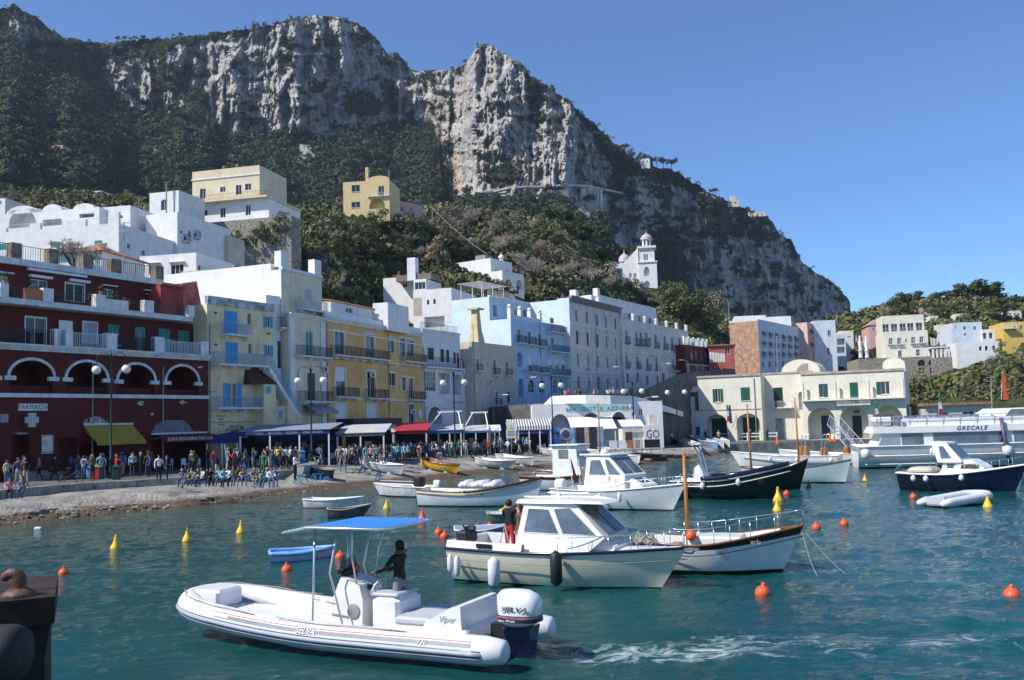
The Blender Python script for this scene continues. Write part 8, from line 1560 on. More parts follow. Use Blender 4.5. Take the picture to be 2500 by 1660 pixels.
# --- people
SKIN=[mat('skin_%d'%k,c,.6,var=.05,bump=0)for k,c in enumerate(((.50,.30,.21),(.42,.24,.16),(.30,.16,.10)))]
CLO={n:mat('cloth_'+n,c,.85,var=.12,scale=5,bump=.1)for n,c in dict(black=(.012,.012,.014),navy=(.015,.022,.06),white=(.70,.70,.70),grey=(.20,.20,.21),blue=(.05,.13,.42),red=(.42,.03,.03),beige=(.45,.36,.25),olive=(.10,.10,.04),denim=(.06,.11,.24),pink=(.62,.25,.28),yellow=(.65,.48,.05),brown=(.14,.07,.04),green=(.03,.16,.07),aqua=(.20,.42,.50)).items()}
HAIR=[mat('hair_'+n,c,.6,var=.2,scale=20,bump=0)for n,c in(('dark',(.012,.009,.008)),('brown',(.06,.032,.018)),('fair',(.30,.20,.09)),('grey',(.32,.31,.30)))]
M_SHOE=mat('shoes',(.05,.045,.04),.6,bump=0)
def body(J,fingers=False):
 base=dict(pel=(0,0,.96),spi=(0,0,1.14),che=(0,.0,1.34),nek=(0,.01,1.49),hed=(0,-.005,1.58),top=(0,0,1.70),nos=(0,-.10,1.595));base.update(J);base.update({k+'R':(-v[0],v[1],v[2])for k,v in list(base.items())if False})
 R=dict(pel=(.155,.11),spi=(.145,.10),che=(.165,.105),nek=(.058,.06),hed=(.078,.095),top=(.05,.06),nos=(.014,.014),sh=(.066,.066),el=(.048,.048),wr=(.033,.033),ha=(.042,.026),hi=(.10,.10),kn=(.062,.064),an=(.044,.046),to=(.042,.032))
 names=list(base);seg=[('pel','spi',1),('spi','che',1),('che','nek',1),('nek','hed',0),('hed','top',0),('hed','nos',0)]
 for s in 'lr':seg+=[('che','sh'+s,1),('sh'+s,'el'+s,1),('el'+s,'wr'+s,1),('wr'+s,'ha'+s,0),('pel','hi'+s,2),('hi'+s,'kn'+s,2),('kn'+s,'an'+s,2),('an'+s,'to'+s,3)]
 if fingers:
  for s in 'lr':
   h=Vector(base['ha'+s]);d=(h-Vector(base['wr'+s])).normalized();sd=d.cross(Vector((0,0,1))).normalized();dn=Vector((0,0,-1))
   for i,(o,l)in enumerate(((-.03,.07),(-.01,.085),(.01,.08),(.03,.062))):
    a='f%d%s'%(i,s);base[a]=tuple(h+sd*o+d*.045);base[a+'b']=tuple(h+sd*o+d*(.045+l*.5)+dn*.012);base[a+'c']=tuple(h+sd*o+d*(.045+l*.6)+dn*(.02+l*.45));R['f%d'%i]=(.0095,.0095);seg+=[('ha'+s,a,0),(a,a+'b',0),(a+'b',a+'c',0)]
   a='t_'+s;sg=1 if s=='l' else-1;base[a]=tuple(h-d*.02+sd*.045*-sg+dn*.01);base[a+'b']=tuple(h+d*.03+sd*.06*-sg+dn*.03);seg+=[('ha'+s,a,0),(a,a+'b',0)]
  names=list(base)
 me=bpy.data.meshes.new('body');me.from_pydata([base[n]for n in names],[(names.index(a),names.index(b_))for a,b_,_ in seg],[]);o=bpy.data.objects.new('body',me);COL.objects.link(o)
 md=o.modifiers.new('s','SKIN');md.use_smooth_shade=True;md.branch_smoothing=.3;sv=me.skin_vertices[0].data
 for i,n in enumerate(names):k=n if n in R else n[:2];sv[i].radius=R.get(k,(.0095,.0095));sv[i].use_root=n=='pel'
 ss=o.modifiers.new('u','SUBSURF');ss.levels=ss.render_levels=2 if fingers else 1
 bpy.context.view_layer.update();nm=bpy.data.meshes.new_from_object(o.evaluated_get(bpy.context.evaluated_depsgraph_get()));bpy.data.objects.remove(o)
 A=np.array([base[a]for a,_,_ in seg]);B_=np.array([base[b_]for _,b_,_ in seg]);M_=[m for _,_,m in seg];D=B_-A
 for p in nm.polygons:
  c=np.array(p.center);t=np.clip(((c-A)*D).sum(1)/((D*D).sum(1)+1e-9),0,1);p.material_index=M_[int(np.argmin(np.linalg.norm(A+D*t[:,None]-c,axis=1)))];p.use_smooth=True
 for _ in range(4):nm.materials.append(None)
 return nm,Vector(base['hed'])
def arms(l,r):return dict(shl=(.19,0,1.42),shr=(-.19,0,1.42),ell=l[0],wrl=l[1],hal=l[2],elr=r[0],wrr=r[1],har=r[2])
def legs(l,r):return dict(hil=(.09,0,.90),hir=(-.09,0,.90),knl=l[0],anl=l[1],tol=l[2],knr=r[0],anr=r[1],tor=r[2])
ST=legs(((.10,-.02,.50),(.10,.02,.09),(.11,-.13,.03)),((-.10,-.01,.50),(-.11,.02,.09),(-.13,-.13,.03)));WK=legs(((.09,-.16,.52),(.09,-.24,.10),(.09,-.38,.05)),((-.09,.04,.50),(-.09,.27,.16),(-.09,.17,.05)));HG=((.25,.03,1.14),(.26,-.06,.90),(.26,-.09,.81));HGr=((-.25,.03,1.14),(-.26,-.06,.90),(-.26,-.09,.81));UP=((.24,-.04,1.16),(.10,-.26,1.30),(.06,-.32,1.36));UPr=((-.24,-.04,1.16),(-.10,-.26,1.30),(-.06,-.32,1.36));FW=((.25,-.05,1.16),(.17,-.30,1.10),(.14,-.38,1.10));FWr=((-.25,-.05,1.16),(-.17,-.30,1.10),(-.14,-.38,1.10))
def sitj(f):z=-.50;return dict(pel=(0,.02,.46),spi=(0,.04,.64),che=(0,.04-f*.6,.84-f*.2),nek=(0,.0-f,.99-f*.3),hed=(0,-.03-f*1.1,1.08-f*.35),top=(0,-.04-f*1.2,1.20-f*.35),nos=(0,-.14-f*1.1,1.08-f*.4),shl=(.19,.03-f*.6,.92-f*.25),shr=(-.19,.03-f*.6,.92-f*.25),ell=(.24,-.14-f*.5,.70),wrl=(.12,-.32-f*.3,.66),hal=(.07,-.38-f*.3,.66),elr=(-.24,-.14-f*.5,.70),wrr=(-.12,-.32-f*.3,.66),har=(-.06,-.38-f*.3,.68),hil=(.10,0,.44),hir=(-.10,0,.44),knl=(.13,-.42,.48),knr=(-.12,-.42,.48),anl=(.12,-.46,.08),anr=(-.12,-.40,.08),tol=(.13,-.60,.03),tor=(-.13,-.54,.03))
POSES={'standing':[body({**arms(HG,HGr),**ST}),body({**arms(UP,HGr),**ST}),body({**arms(FW,FWr),**ST})],'walking':[body({**arms(((.25,-.1,1.15),(.25,-.24,.95),(.25,-.31,.89)),((-.25,.12,1.15),(-.26,.08,.92),(-.26,.05,.84))),**WK}),body({**arms(UP,((-.25,.12,1.15),(-.26,.08,.92),(-.26,.05,.84))),**WK})],'sitting':[body(sitj(.0)),body(sitj(.16))]}
def hair_mesh(long):
 m=MB();m.sm=True;m.lathe([(.082,-.03 if not long else-.17),(.098,.02),(.098,.06),(.085,.10),(.05,.135),(.01,.145)],16,(0,.022,0));kp=[i for i,f in enumerate(m.f)if not(np.mean([m.v[j][1]for j in f])<.0 and np.mean([m.v[j][2]for j in f])<.068)];m.f,m.m,m.s=[m.f[i]for i in kp],[m.m[i]for i in kp],[m.s[i]for i in kp];o=m.build('hair',HAIR[0]);me=o.data;bpy.data.objects.remove(o);return me
HAIRS=[hair_mesh(0),hair_mesh(1)];BACKPACK=None
def person(p,rz,top,bot,pose='standing',v=None,where='',u=0,hair=None,long=None,skin=None,label=None,s=None,bag=None,hat=None,mesh=None):
 me,hd=mesh or(random.choice(POSES[pose])if v is None else POSES[pose][v]);o=link('person',me,None,p,rz);k=s or random.uniform(.94,1.04);o.scale=(k,k,k);o['category']='person';o['group']='people on the waterfront'
 for i,m_ in enumerate((skin or random.choice(SKIN[:2]),CLO[top],CLO[bot],M_SHOE)):o.material_slots[i].link='OBJECT';o.material_slots[i].material=m_
 h=link('hair',HAIRS[random.random()<.4 if long is None else long],o,hd);h.material_slots[0].link='OBJECT';h.material_slots[0].material=HAIR[random.choice((0,0,1,1,2,3))if hair is None else hair]
 if bag:m=MB();m.bbox(-.14,.14,.10,.26,hd.z-.48,hd.z-.12,.04);m.build('backpack',CLO[bag],o)
 if hat:m=MB();m.lathe([(.19,.02),(.19,.035),(.10,.045),(.095,.14),(.06,.165)],12,(hd.x,hd.y,hd.z+.0));m.build('hat',CLO[hat],o)
 if label:o['label']=label
 else:want(o,'person in %s top and %s trousers %s %s'%(top,'dark' if bot in('black','navy')else bot,pose,where),u)
 return o
def faceto(u,v=0):return math.atan2(-0,1)
Q=lambda u,v:onz(u,v,quay_z(u))
for x,y,rz,t,b_,ps,hr,lab in((40,1310,1.2,'grey','black','standing',0,'person with pale backpack walking at the far left'),(150,1295,2,'navy','denim','walking',0,'person with blue backpack left of the straw hat'),(222,1305,3.0,'beige','beige','standing',2,'person in beige clothes and straw hat near pharmacy steps'),(520,1300,1.5,'black','black','walking',0,'person in black with backpack before the pharmacy'),(680,1275,3,'denim','black','standing',1,'person in denim jacket behind the electric bike'),(745,1285,1,'brown','denim','standing',1,'person in brown coat by the yellow awning'),(800,1290,3,'white','denim','standing',1,'person with light backpack under the yellow awning'),(862,1280,3,'aqua','grey','standing',2,'person in aqua hood behind the red bin'),(962,1285,0,'brown','black','standing',1,'tall person in rust brown by the lamp post'),(1265,1270,.9,'aqua','denim','standing',3,'grey haired person in pale shirt holding a map'),(1345,1268,5.2,'black','black','standing',3,'person in black facing the pale shirted one'),(1415,1225,2,'red','black','standing',3,'person in red before the fish shop with white cap'),(1450,1225,3,'red','navy','walking',2,'person in orange red jacket right of the white cap'),(1520,1310,.6,'white','black','standing',0,'person in pale jacket resting at the kerb'),(1600,1300,5,'black','black','standing',0,'person in dark suit next to the pale jacket')):
 person(Q(*q('e',x,y)),rz,t,b_,ps,None,hair=hr,label=lab,bag={40:'grey',150:'blue',520:'black',800:'grey'}.get(x),hat={222:'beige'}.get(x))
def seat(u,v):p=Q(u,v);p.z-=.34;return p
cols=('white','denim','black','grey','blue','pink','beige','navy','red','olive','aqua','green')
r9=random.Random(9)
person(seat(24,1203),.4,'pink','black','sitting',0,label='person in pink top sitting on the kerb at far left',hair=0,long=1);person(seat(55,1200),.2,'grey','denim','sitting',0,label='person in grey top sitting beside the pink one',hair=0)
for u in(448,461,468,484,493,504,514,536,546,557,570,583,594,620,634,645,653,662,672):person(seat(u,1168+r9.uniform(0,4)+4),r9.uniform(-.7,.7),r9.choice(('white','black','grey','beige','brown','red','aqua','olive')),r9.choice(('denim','black','grey')),'sitting',None,'on the restaurant kerb',u)
for x,y,t,b_,ps,lab in((340,720,'black','beige','standing','person in black jacket and beige trousers among the seated group'),(600,715,'navy','denim','standing','person in navy top and jeans standing at the kerb'),(772,700,'green','green','standing','person in long dark green dress at the kerb'),(545,640,'green','black','walking','person in green jacket walking by the closed umbrella'),(860,610,'aqua','denim','standing','person in pale blue shirt by the white chairs'),(905,610,'yellow','navy','standing','person in blue with yellow vest by the white chairs'),(1070,735,'white','black','standing','person draped in a white sheet at the slip'),(1290,590,'white','black','standing','person in white shirt with the bicycle'),(940,715,'grey','denim','sitting','person in grey sitting on the stones at the slip'),(1000,718,'black','black','sitting','person in black sitting on the stones at the slip'),(1470,565,'black','beige','walking','fair haired person in black with bare legs'),(1545,565,'yellow','black','walking','person with yellow bag by the grey awning'),(1620,560,'navy','denim','walking','person in navy with white hat by the rowing boats'),(1755,545,'aqua','denim','standing','grey haired person in pale blue by the grey awning'),(2095,550,'blue','black','walking','person in bright blue jacket carrying white bags')):
 u,v=q('j',x,y);p=Q(u,v);p=p if ps!='sitting' else slip_pt(u,v)-Vector((0,0,.1));person(p,r9.uniform(0,6),t,b_,ps,label=lab,hair=2 if 'fair' in lab else(3 if 'grey h' in lab else 0),hat='white' if 'hat' in lab else None)
WH=[(0,'by the navy restaurant'),(820,'by the grey awning'),(960,'under the red awning'),(1060,'by the blue awnings'),(1180,'by the striped awning'),(1300,'by the poster stand'),(1440,'by the kiosks'),(1560,'by the harbour office'),(1700,'by the office doors')]
got=[]
for k in range(24):u=r9.uniform(10,540);v=float(np.interp(u,[e[0]for e in EDGE],[e[1]for e in EDGE]))-r9.uniform(5,17);person(Q(u,v),r9.uniform(0,6.28),r9.choice(cols),r9.choice(('black','denim','beige')),r9.choice(('standing','walking')),None,'before the red house' if u<300 else 'before the fish shop',u)
def crowd(n,u0,u1,d0,d1,y=0):
 k=0
 while k<n:
  u=r9.uniform(u0,u1);ve=float(np.interp(u,[e[0]for e in EDGE],[e[1]for e in EDGE]));v=ve-r9.uniform(d0,d1);k+=1
  if any(abs(u-a)<5 and abs(v-b_)<2.5 for a,b_ in got):continue
  got.append((u,v));person(Q(u,v),r9.uniform(0,6.28),r9.choice(cols+('black','navy','white','white','beige','aqua')),r9.choice(('black','denim','navy','grey','beige','black')),r9.choice(('standing','walking','walking')),None,[w_ for x,w_ in WH if x<=u][-1],u,bag=r9.choice((None,None,'black','grey')))
crowd(96,825,1035,-6,10);crowd(88,1040,1300,-4,11);crowd(24,1300,1440,2,12);crowd(26,540,820,3,15);crowd(38,1595,1668,9,24);crowd(3,1700,1760,8,11)
for u,v,t,lab in((1833,1077,'black','person in black standing by the white railing'),(1874,1075,'navy','person in navy leaning at the harbour office corner'),(2107,1066,'navy','person in navy on the quay at the gangway')):person(onz(u,v,.8),r9.uniform(0,6),t,'black','standing',label=lab)
zt_=6.75
for u in(1376,1383,1392,1410,1420,1455,1465,1486,1492,1502,1512,1520,1535,1545):p=onz(u,985,1);person(Vector((colX(u,119),119+r9.uniform(-.8,1.5),zt_)),r9.uniform(0,6),r9.choice(cols),'black','standing',None,'on the bar terrace',u)
# helmsman, bather, second figure, skipper
hm=body({**arms(((.25,-.16,1.20),(.20,-.40,1.12),(.18,-.48,1.12)),((-.25,-.16,1.20),(-.20,-.40,1.10),(-.18,-.48,1.10))),**ST,'nos':(0,-.118,1.585)},True);fx=WHEEL.x-.52
o=person(RIBW@Vector((fx,0,.31)),RIB.h+pi/2,'black','grey',mesh=hm,hair=0,long=0,skin=SKIN[1],s=1.09,label='man in black hooded jacket steering the inflatable boat');m=MB();m.sm=True;m.tube([(.1*cos(a),.03+.085*sin(a),1.50+.02*sin(a))for a in np.linspace(-.4,pi+.4,9)],.045,6);m.build('hood',CLO['brown'],o)
hb=body({**arms(((.25,-.1,1.2),(.06,-.22,1.40),(.03,-.2,1.50)),((-.25,-.12,1.18),(-.06,-.26,1.36),(-.02,-.25,1.46))),**ST,'nos':(0,-.118,1.585)},True)
o=person(CRUW@Vector((CRU.X(.215),.35,.47)),2.6,'black','red',mesh=hb,hair=0,long=0,skin=SKIN[1],s=1.05,label='man in black top and red shorts standing on the cruiser');person(CRUW@Vector((CRU.X(.29),.15,.47)),5,'brown','grey','standing',0,label='person in brown beside the cruiser wheelhouse door',hair=1,long=1)
# --- street furniture, stalls, vehicles
M_POST=mat('lamp_green',(.012,.045,.038),.45,var=.1,bump=0,metal=.3);M_GLOBE=mat('opal_globe',(.80,.77,.66),.3,var=.03,bump=0)
def globe_lamp(u,Yl,vtop,lab,base=None):
 zb=quay_z(u)if base is None else base;p=Vector((colX(u,Yl),Yl,zb));H=at(u,vtop,Yl).z-zb;e=empty('street_lamp',p,0,lab,'street lamp','double globe lamps');m=MB();m.sm=True
 m.lathe([(.22,0),(.22,.15),(.13,.25),(.12,1.3),(.16,1.35),(.08,1.45),(.055,H-.3),(.09,H-.25),(.04,H),(.01,H+.25)],10);m.build('post',M_POST,e)
 for s in(-1,1):
  m=MB();m.sm=True;m.tube([(s*(.55-.5*cos(a))*1.0,0,H-.45+.52*sin(a))for a in np.linspace(0,pi,10)]+[(s*1.05,0,H-.75)],.03,5);a_=m.build('arm',M_POST,e)
  m=MB();m.sm=True;m.ball((s*1.05,0,H-1.12),.31,14,10);m.build('globe',M_GLOBE,a_);m=MB();m.lathe([(.16,-.02),(.12,.08),(.03,.12)],10,(s*1.05,0,H-.85));m.build('collar',M_POST,a_)
for a in((271,66,862,'double globe lamp before the red arcaded house'),(760,78,895,'double globe lamp before the pilaster house'),(1110,93,905,'double globe lamp before the white archway house'),(1349,105,915,'double globe lamp at the left of the terrace bar'),(1547,108,930,'double globe lamp at the right of the terrace bar'),(1653,116,934,'double globe lamp left of the harbour office')):globe_lamp(*a)
def arm_lamp(u,v,Yl,sd,lab,h=5.5):
 p=at(u,v,Yl);p.z-=h;e=empty('arm_lamp',p,0,lab,'street lamp','single arm lamps');m=MB();m.sm=True;m.tube([(0,0,-2),(0,0,h*.8),(sd*.15,0,h*.95),(sd*.6,0,h),(sd*1.5,0,h+.1)],.06,6);m.build('post',M_CONC,e);m=MB();m.bbox(min(sd*1.3,sd*2.1),max(sd*1.3,sd*2.1),-.14,.14,h,h+.16,.04);m.build('lamp_head',M_FRAME,e)
for a in((1204,965,128,1,'curved arm lamp before the beige house'),(1527,895,160,-1,'arm lamp before the white apartments'),(1608,888,165,1,'arm lamp with dish by white apartments'),(1566,970,117,1,'white curved arm lamp at the bar parapet'),(1680,878,195,-1,'arm lamp by the red arched house'),(1274,922,138,1,'arm lamp before the blue hotel')):arm_lamp(*a)
class Stall(Building):
 def __init__(s,name,lab,k,x0,x1,Ys,cat='stall'):u0,u1=q(k,x0,0)[0],q(k,x1,0)[0];Building.__init__(s,name,lab,(u0,Ys),88,quay_z((u0+u1)/2)-.02,cat);s.L=s.X(u1);s.k=k;s.zz=lambda y:s.Z(*q(k,(x0+x1)/2,y))
 def posts(s,n,z,m_=M_FRAME,y=0,r=.06):[s.box('post',m_,x-r,x+r,y-r,y+r,0,z)for x in np.linspace(.1,s.L-.1,n)]
 def fascia(s,z0,z1,m_,txt=None,mt=None,f=.66,y=-.05,name='fascia',sp=1.0):
  o=s.box(name,m_,0,s.L,y-.03,y+.03,z0,z1)
  if txt:text('lettering',txt,(z1-z0)*f,mt,o,facing(s.L/2,y-.036,(z0+z1)/2),spacing=sp)
  return o
 def roof(s,z0,z1,dep,m_,name='roof'):m=MB();m.rings([[(-.1,-.15,z0-.05),(s.L+.1,-.15,z0-.05),(s.L+.1,-.15,z0),(-.1,-.15,z0)],[(-.1,dep,z1-.05),(s.L+.1,dep,z1-.05),(s.L+.1,dep,z1),(-.1,dep,z1)]]);return m.build(name,m_,s.root)
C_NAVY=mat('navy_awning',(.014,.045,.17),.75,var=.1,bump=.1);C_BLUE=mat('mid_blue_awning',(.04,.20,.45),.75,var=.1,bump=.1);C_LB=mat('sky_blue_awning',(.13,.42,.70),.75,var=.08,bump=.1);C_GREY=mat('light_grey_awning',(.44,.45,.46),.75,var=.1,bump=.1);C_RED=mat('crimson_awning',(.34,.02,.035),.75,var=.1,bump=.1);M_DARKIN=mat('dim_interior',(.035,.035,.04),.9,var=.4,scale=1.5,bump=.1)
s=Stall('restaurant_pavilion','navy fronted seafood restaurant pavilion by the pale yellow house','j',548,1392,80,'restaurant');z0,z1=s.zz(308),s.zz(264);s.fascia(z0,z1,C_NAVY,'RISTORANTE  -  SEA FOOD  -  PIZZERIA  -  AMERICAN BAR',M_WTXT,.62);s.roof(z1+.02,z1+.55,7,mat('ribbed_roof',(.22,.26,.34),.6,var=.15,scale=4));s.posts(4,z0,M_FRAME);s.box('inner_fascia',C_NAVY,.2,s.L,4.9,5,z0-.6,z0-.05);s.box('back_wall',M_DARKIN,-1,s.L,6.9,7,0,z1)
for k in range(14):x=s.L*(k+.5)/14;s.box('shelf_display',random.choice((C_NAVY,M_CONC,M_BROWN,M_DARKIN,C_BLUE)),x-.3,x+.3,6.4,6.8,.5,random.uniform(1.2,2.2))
def white_chair(p,rz,lab):
 e=empty('white_chair',p,rz,None,'chair','white restaurant chairs');m=MB();m.box(-.22,.22,-.22,.22,.43,.47);m.build('seat',M_FRAME,e);m=MB();m.box(-.22,.22,.19,.23,.47,.92);m.build('backrest',M_FRAME,e);want(e,lab,p.x/p.y)
 for x in(-.2,.2):
  for y in(-.2,.2):m=MB();m.box(x-.02,x+.02,y-.02,y+.02,0,.43);m.build('leg',M_FRAME,e)
for u,v in((612,1133),(622,1136),(634,1132),(647,1135),(656,1131),(696,1133),(705,1136),(715,1131),(748,1131),(792,1130),(800,1128),(808,1130)):white_chair(Q(u,v),random.uniform(0,6),'white chair before the navy restaurant')
for u,v in((396,1145),(413,1146),(452,1146),(480,1146),(462,1143)):white_chair(Q(u,v),random.uniform(0,6),'white chair before the fish shop')
for u,v in((1062,1107),(1068,1106),(1074,1107),(1080,1106),(1256,1088),(1262,1087)):white_chair(Q(u,v),random.uniform(0,6),'white chair by the blue awnings')
for nm,lab,a,m1,m2,n,dep,tx in(('grey_awning_cafe','cafe under light grey awning before the ochre house',('j',1450,1900,84,318,285,240),C_GREY,mat('dark_grey_valance',(.16,.17,.18),.8),3,6,None),('red_awning_shop','shop under crimson awning before the ochre house',('r',592,1078,94,396,352,285),C_RED,C_RED,2,5,None),('blue_awning_shop','shop under mid blue awning beneath the archway',('r',1062,1575,99,394,345,300),C_GREY,C_BLUE,4,6,None),('sky_blue_awning_shop','shop with sky blue valance and white beams',('r',1592,1960,100,386,352,318),C_GREY,C_LB,3,6,None)):
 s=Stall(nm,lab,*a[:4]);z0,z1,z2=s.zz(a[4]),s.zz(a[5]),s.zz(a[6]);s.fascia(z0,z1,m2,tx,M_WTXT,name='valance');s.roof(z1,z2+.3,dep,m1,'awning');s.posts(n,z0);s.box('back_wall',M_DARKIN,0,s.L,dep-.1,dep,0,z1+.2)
 for k in range(5):x=s.L*(k+.5)/5;s.box('goods',random.choice((M_BROWN,C_RED,C_LB,M_BOARD,C_NAVY)),x-.3,x+.3,dep-.9,dep-.2,.4,random.uniform(1.1,2.0))
 if n==4 or a[1]>1500:
  m=MB()
  for x in(0,s.L):m.tube([(x,0,z1+.05),(x*.5+s.L*.4,dep*.5,z1+1.9)],.07,5)
  m.box(s.L*.3,s.L,dep*.5-.1,dep*.5+.1,z1+1.85,z1+2.0);m.build('beam',M_FRAME,s.root)
for nm,lab,a,m1 in(('navy_awning_terrace','low navy awning terrace left of the restaurant',('j',240,540,81.5,385,345,290),C_NAVY),('white_parasol_terrace','white canvas terrace right of the sky blue awning',('r',1965,2130,102,380,350,300),M_FRAME),('grey_canvas_store','grey canvas storefront between ochre house awnings',('r',440,600,93,400,372,330),C_GREY)):
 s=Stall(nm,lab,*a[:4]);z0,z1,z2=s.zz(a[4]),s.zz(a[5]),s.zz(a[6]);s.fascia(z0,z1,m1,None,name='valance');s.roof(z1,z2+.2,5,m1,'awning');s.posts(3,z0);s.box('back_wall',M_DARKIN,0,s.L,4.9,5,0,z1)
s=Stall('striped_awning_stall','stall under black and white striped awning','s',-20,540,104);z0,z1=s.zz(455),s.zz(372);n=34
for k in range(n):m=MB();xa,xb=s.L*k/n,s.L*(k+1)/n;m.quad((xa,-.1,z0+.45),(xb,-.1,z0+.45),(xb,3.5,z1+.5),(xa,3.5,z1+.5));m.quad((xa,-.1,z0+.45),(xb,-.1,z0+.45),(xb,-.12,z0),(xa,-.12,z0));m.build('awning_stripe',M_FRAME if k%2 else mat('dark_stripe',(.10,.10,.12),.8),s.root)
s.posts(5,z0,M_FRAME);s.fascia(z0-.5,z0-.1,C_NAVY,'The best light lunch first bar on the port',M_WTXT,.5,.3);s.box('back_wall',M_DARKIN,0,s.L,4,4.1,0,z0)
s=Stall('printed_hoarding','printed blue hoarding with watch face beside the van','s',495,1195,106,'hoarding');z0,z1=s.zz(590),s.zz(420);nn=[(0,.235,(.10,.30,.62),'sea_print'),(.235,.41,(.30,.17,.15),'watch_print'),(.41,.51,(.22,.42,.62),'sky_print'),(.51,.655,(.03,.035,.05),'dark_print'),(.655,.735,(.45,.30,.24),'hand_print'),(.735,.88,(.03,.03,.04),'doorway'),(.88,1.,(.18,.36,.55),'wave_print')]
for a,c,col,nm in nn:s.box(nm,mat(nm,col,.5,var=.35,scale=.8,bump=0),s.L*a,s.L*c-.01,0,.06,0 if nm=='doorway' else .3,z1)
m=MB();m.M=Matrix.Translation((s.L*.32,-.02,(z0+z1)/2))@Matrix.Rotation(pi/2,4,'X');m.lathe([(.01,.02),(.62,.02),(.68,.0)],20);o=m.build('watch_dial',mat('pale_dial',(.62,.55,.50),.5,bump=0),s.root);m=MB();m.M=Matrix.Translation((s.L*.32,-.05,(z0+z1)/2))@Matrix.Rotation(pi/2,4,'X');m.lathe([(.01,.02),(.42,.02),(.45,.0)],20);[m.box(.53*cos(a)-.05,.53*cos(a)+.05,.53*sin(a)-.05,.53*sin(a)+.05,-.005,.02)for a in np.linspace(0,2*pi,13)[:-1]];m.build('dial_face',mat('dial_blue',(.03,.05,.16),.5,bump=0),o)
for x in(.07,.14,.19):m=MB();xx=s.L*x;m.prism([(xx-.35,z0+.9),(xx+.35,z0+.9),(xx+.15,z1-.7),(xx-.05,z1-.5)],-.012,-.002);m.build('rock_print',mat('rock_print',(.02,.05,.13),.5,bump=0),s.root)
s=Stall('white_canopy','white pitched canopy above the printed hoarding','s',800,1350,109,'canopy');z0,z1=s.zz(440),s.zz(332);s.roof(z0,z1+.4,4,mat('white_canvas',(.74,.76,.78),.8,var=.05,bump=.1),'canvas');s.posts(3,z0)
s=Stall('storage_kiosk','cream luggage kiosk with lettered awning','s',1430,1692,101,'kiosk');z0,z1=s.zz(440),s.zz(360);s.box('cabin',M_CUST,0,s.L,0,3,0,z0);s.box('window',M_GLASS,s.L*.12,s.L*.45,-.03,0,1.1,2.2);aw=s.roof(z0+.3,z1+.3,2.5,M_TRIM,'awning');s.fascia(z0-.15,z0+.3,M_BOARD,'PORTERS STORAGE',C_NAVY,.62,-.25,'valance')
s=Stall('advert_box','white box stand with large GO lettering','s',1692,1905,101,'kiosk');z1=s.zz(392);s.box('cabin',M_WHITE,0,s.L,-.4,3,0,z1);text('lettering','GO',1.25,M_INK,s.root,facing(s.L*.5,-.41,z1-1.0),sx=.75);s.box('poster',mat('brown_poster',(.28,.12,.08),.6),s.L*.35,s.L*.72,-.44,-.41,.6,1.3);s.box('roof_unit',M_BEIGE,s.L*.4,s.L*.75,.5,1.5,z1,z1+1.1)
s=Stall('kiosk_deck','raised metal deck with signs below the kiosks','s',1215,1900,96.5,'deck');s.box('platform',M_CONC,0,s.L,0,3.2,.35,.5);s.posts(7,1.5,M_CONC,.05,.04);[s.box('panel',m_,s.L*a,s.L*c,-.02,.02,.6,1.45)for a,c,m_ in((.06,.21,M_BOARD),(.23,.37,M_TRIM),(.39,.50,mat('orange_stripe_sign',(.5,.16,.07),.6)),(.53,.63,mat('tricolour_sign',(.4,.3,.35),.6,var=.5)),(.7,.98,M_IRON))]
# van
p=Q(1408,1096);e=empty('blue_van',p,.35,'bright blue van parked before the printed hoarding','van');C_VAN=mat('van_blue',(.02,.10,.40),.25,var=.04,bump=0,coat=.4);m=MB();m.rings([[(x,-.85,z)for x,z in((-2,.35),(2,.35),(2.05,.9),(1.3,1.15),(.75,1.8),(-1.9,1.85),(-2,.9))],[(x,.85,z)for x,z in((-2,.35),(2,.35),(2.05,.9),(1.3,1.15),(.75,1.8),(-1.9,1.85),(-2,.9))]]);m.build('body',C_VAN,e);m=MB();m.quad((1.33,-.75,1.17),(1.33,.75,1.17),(.82,.7,1.74),(.82,-.7,1.74));m.build('windscreen',M_GLASS,e)
for y in(-.86,.86):m=MB();m.poly([(-.9,y,1.15),(1.1,y,1.15),(.68,y,1.68),(-.9,y,1.7)]);m.build('side_window',M_GLASS,e)
for x in(-1.3,1.25):
 for y in(-.8,.8):m=MB();m.M=Matrix.Translation((x,y,.33))@Matrix.Rotation(pi/2,4,'X');m.lathe([(.2,-.1),(.33,-.1),(.33,.1),(.2,.1)],14);m.build('wheel',G_BLACK,e)
for y in(-.6,.6):m=MB();m.bbox(2.0,2.08,y-.15,y+.15,.75,.92,.02);m.build('headlight',M_FRAME,e)
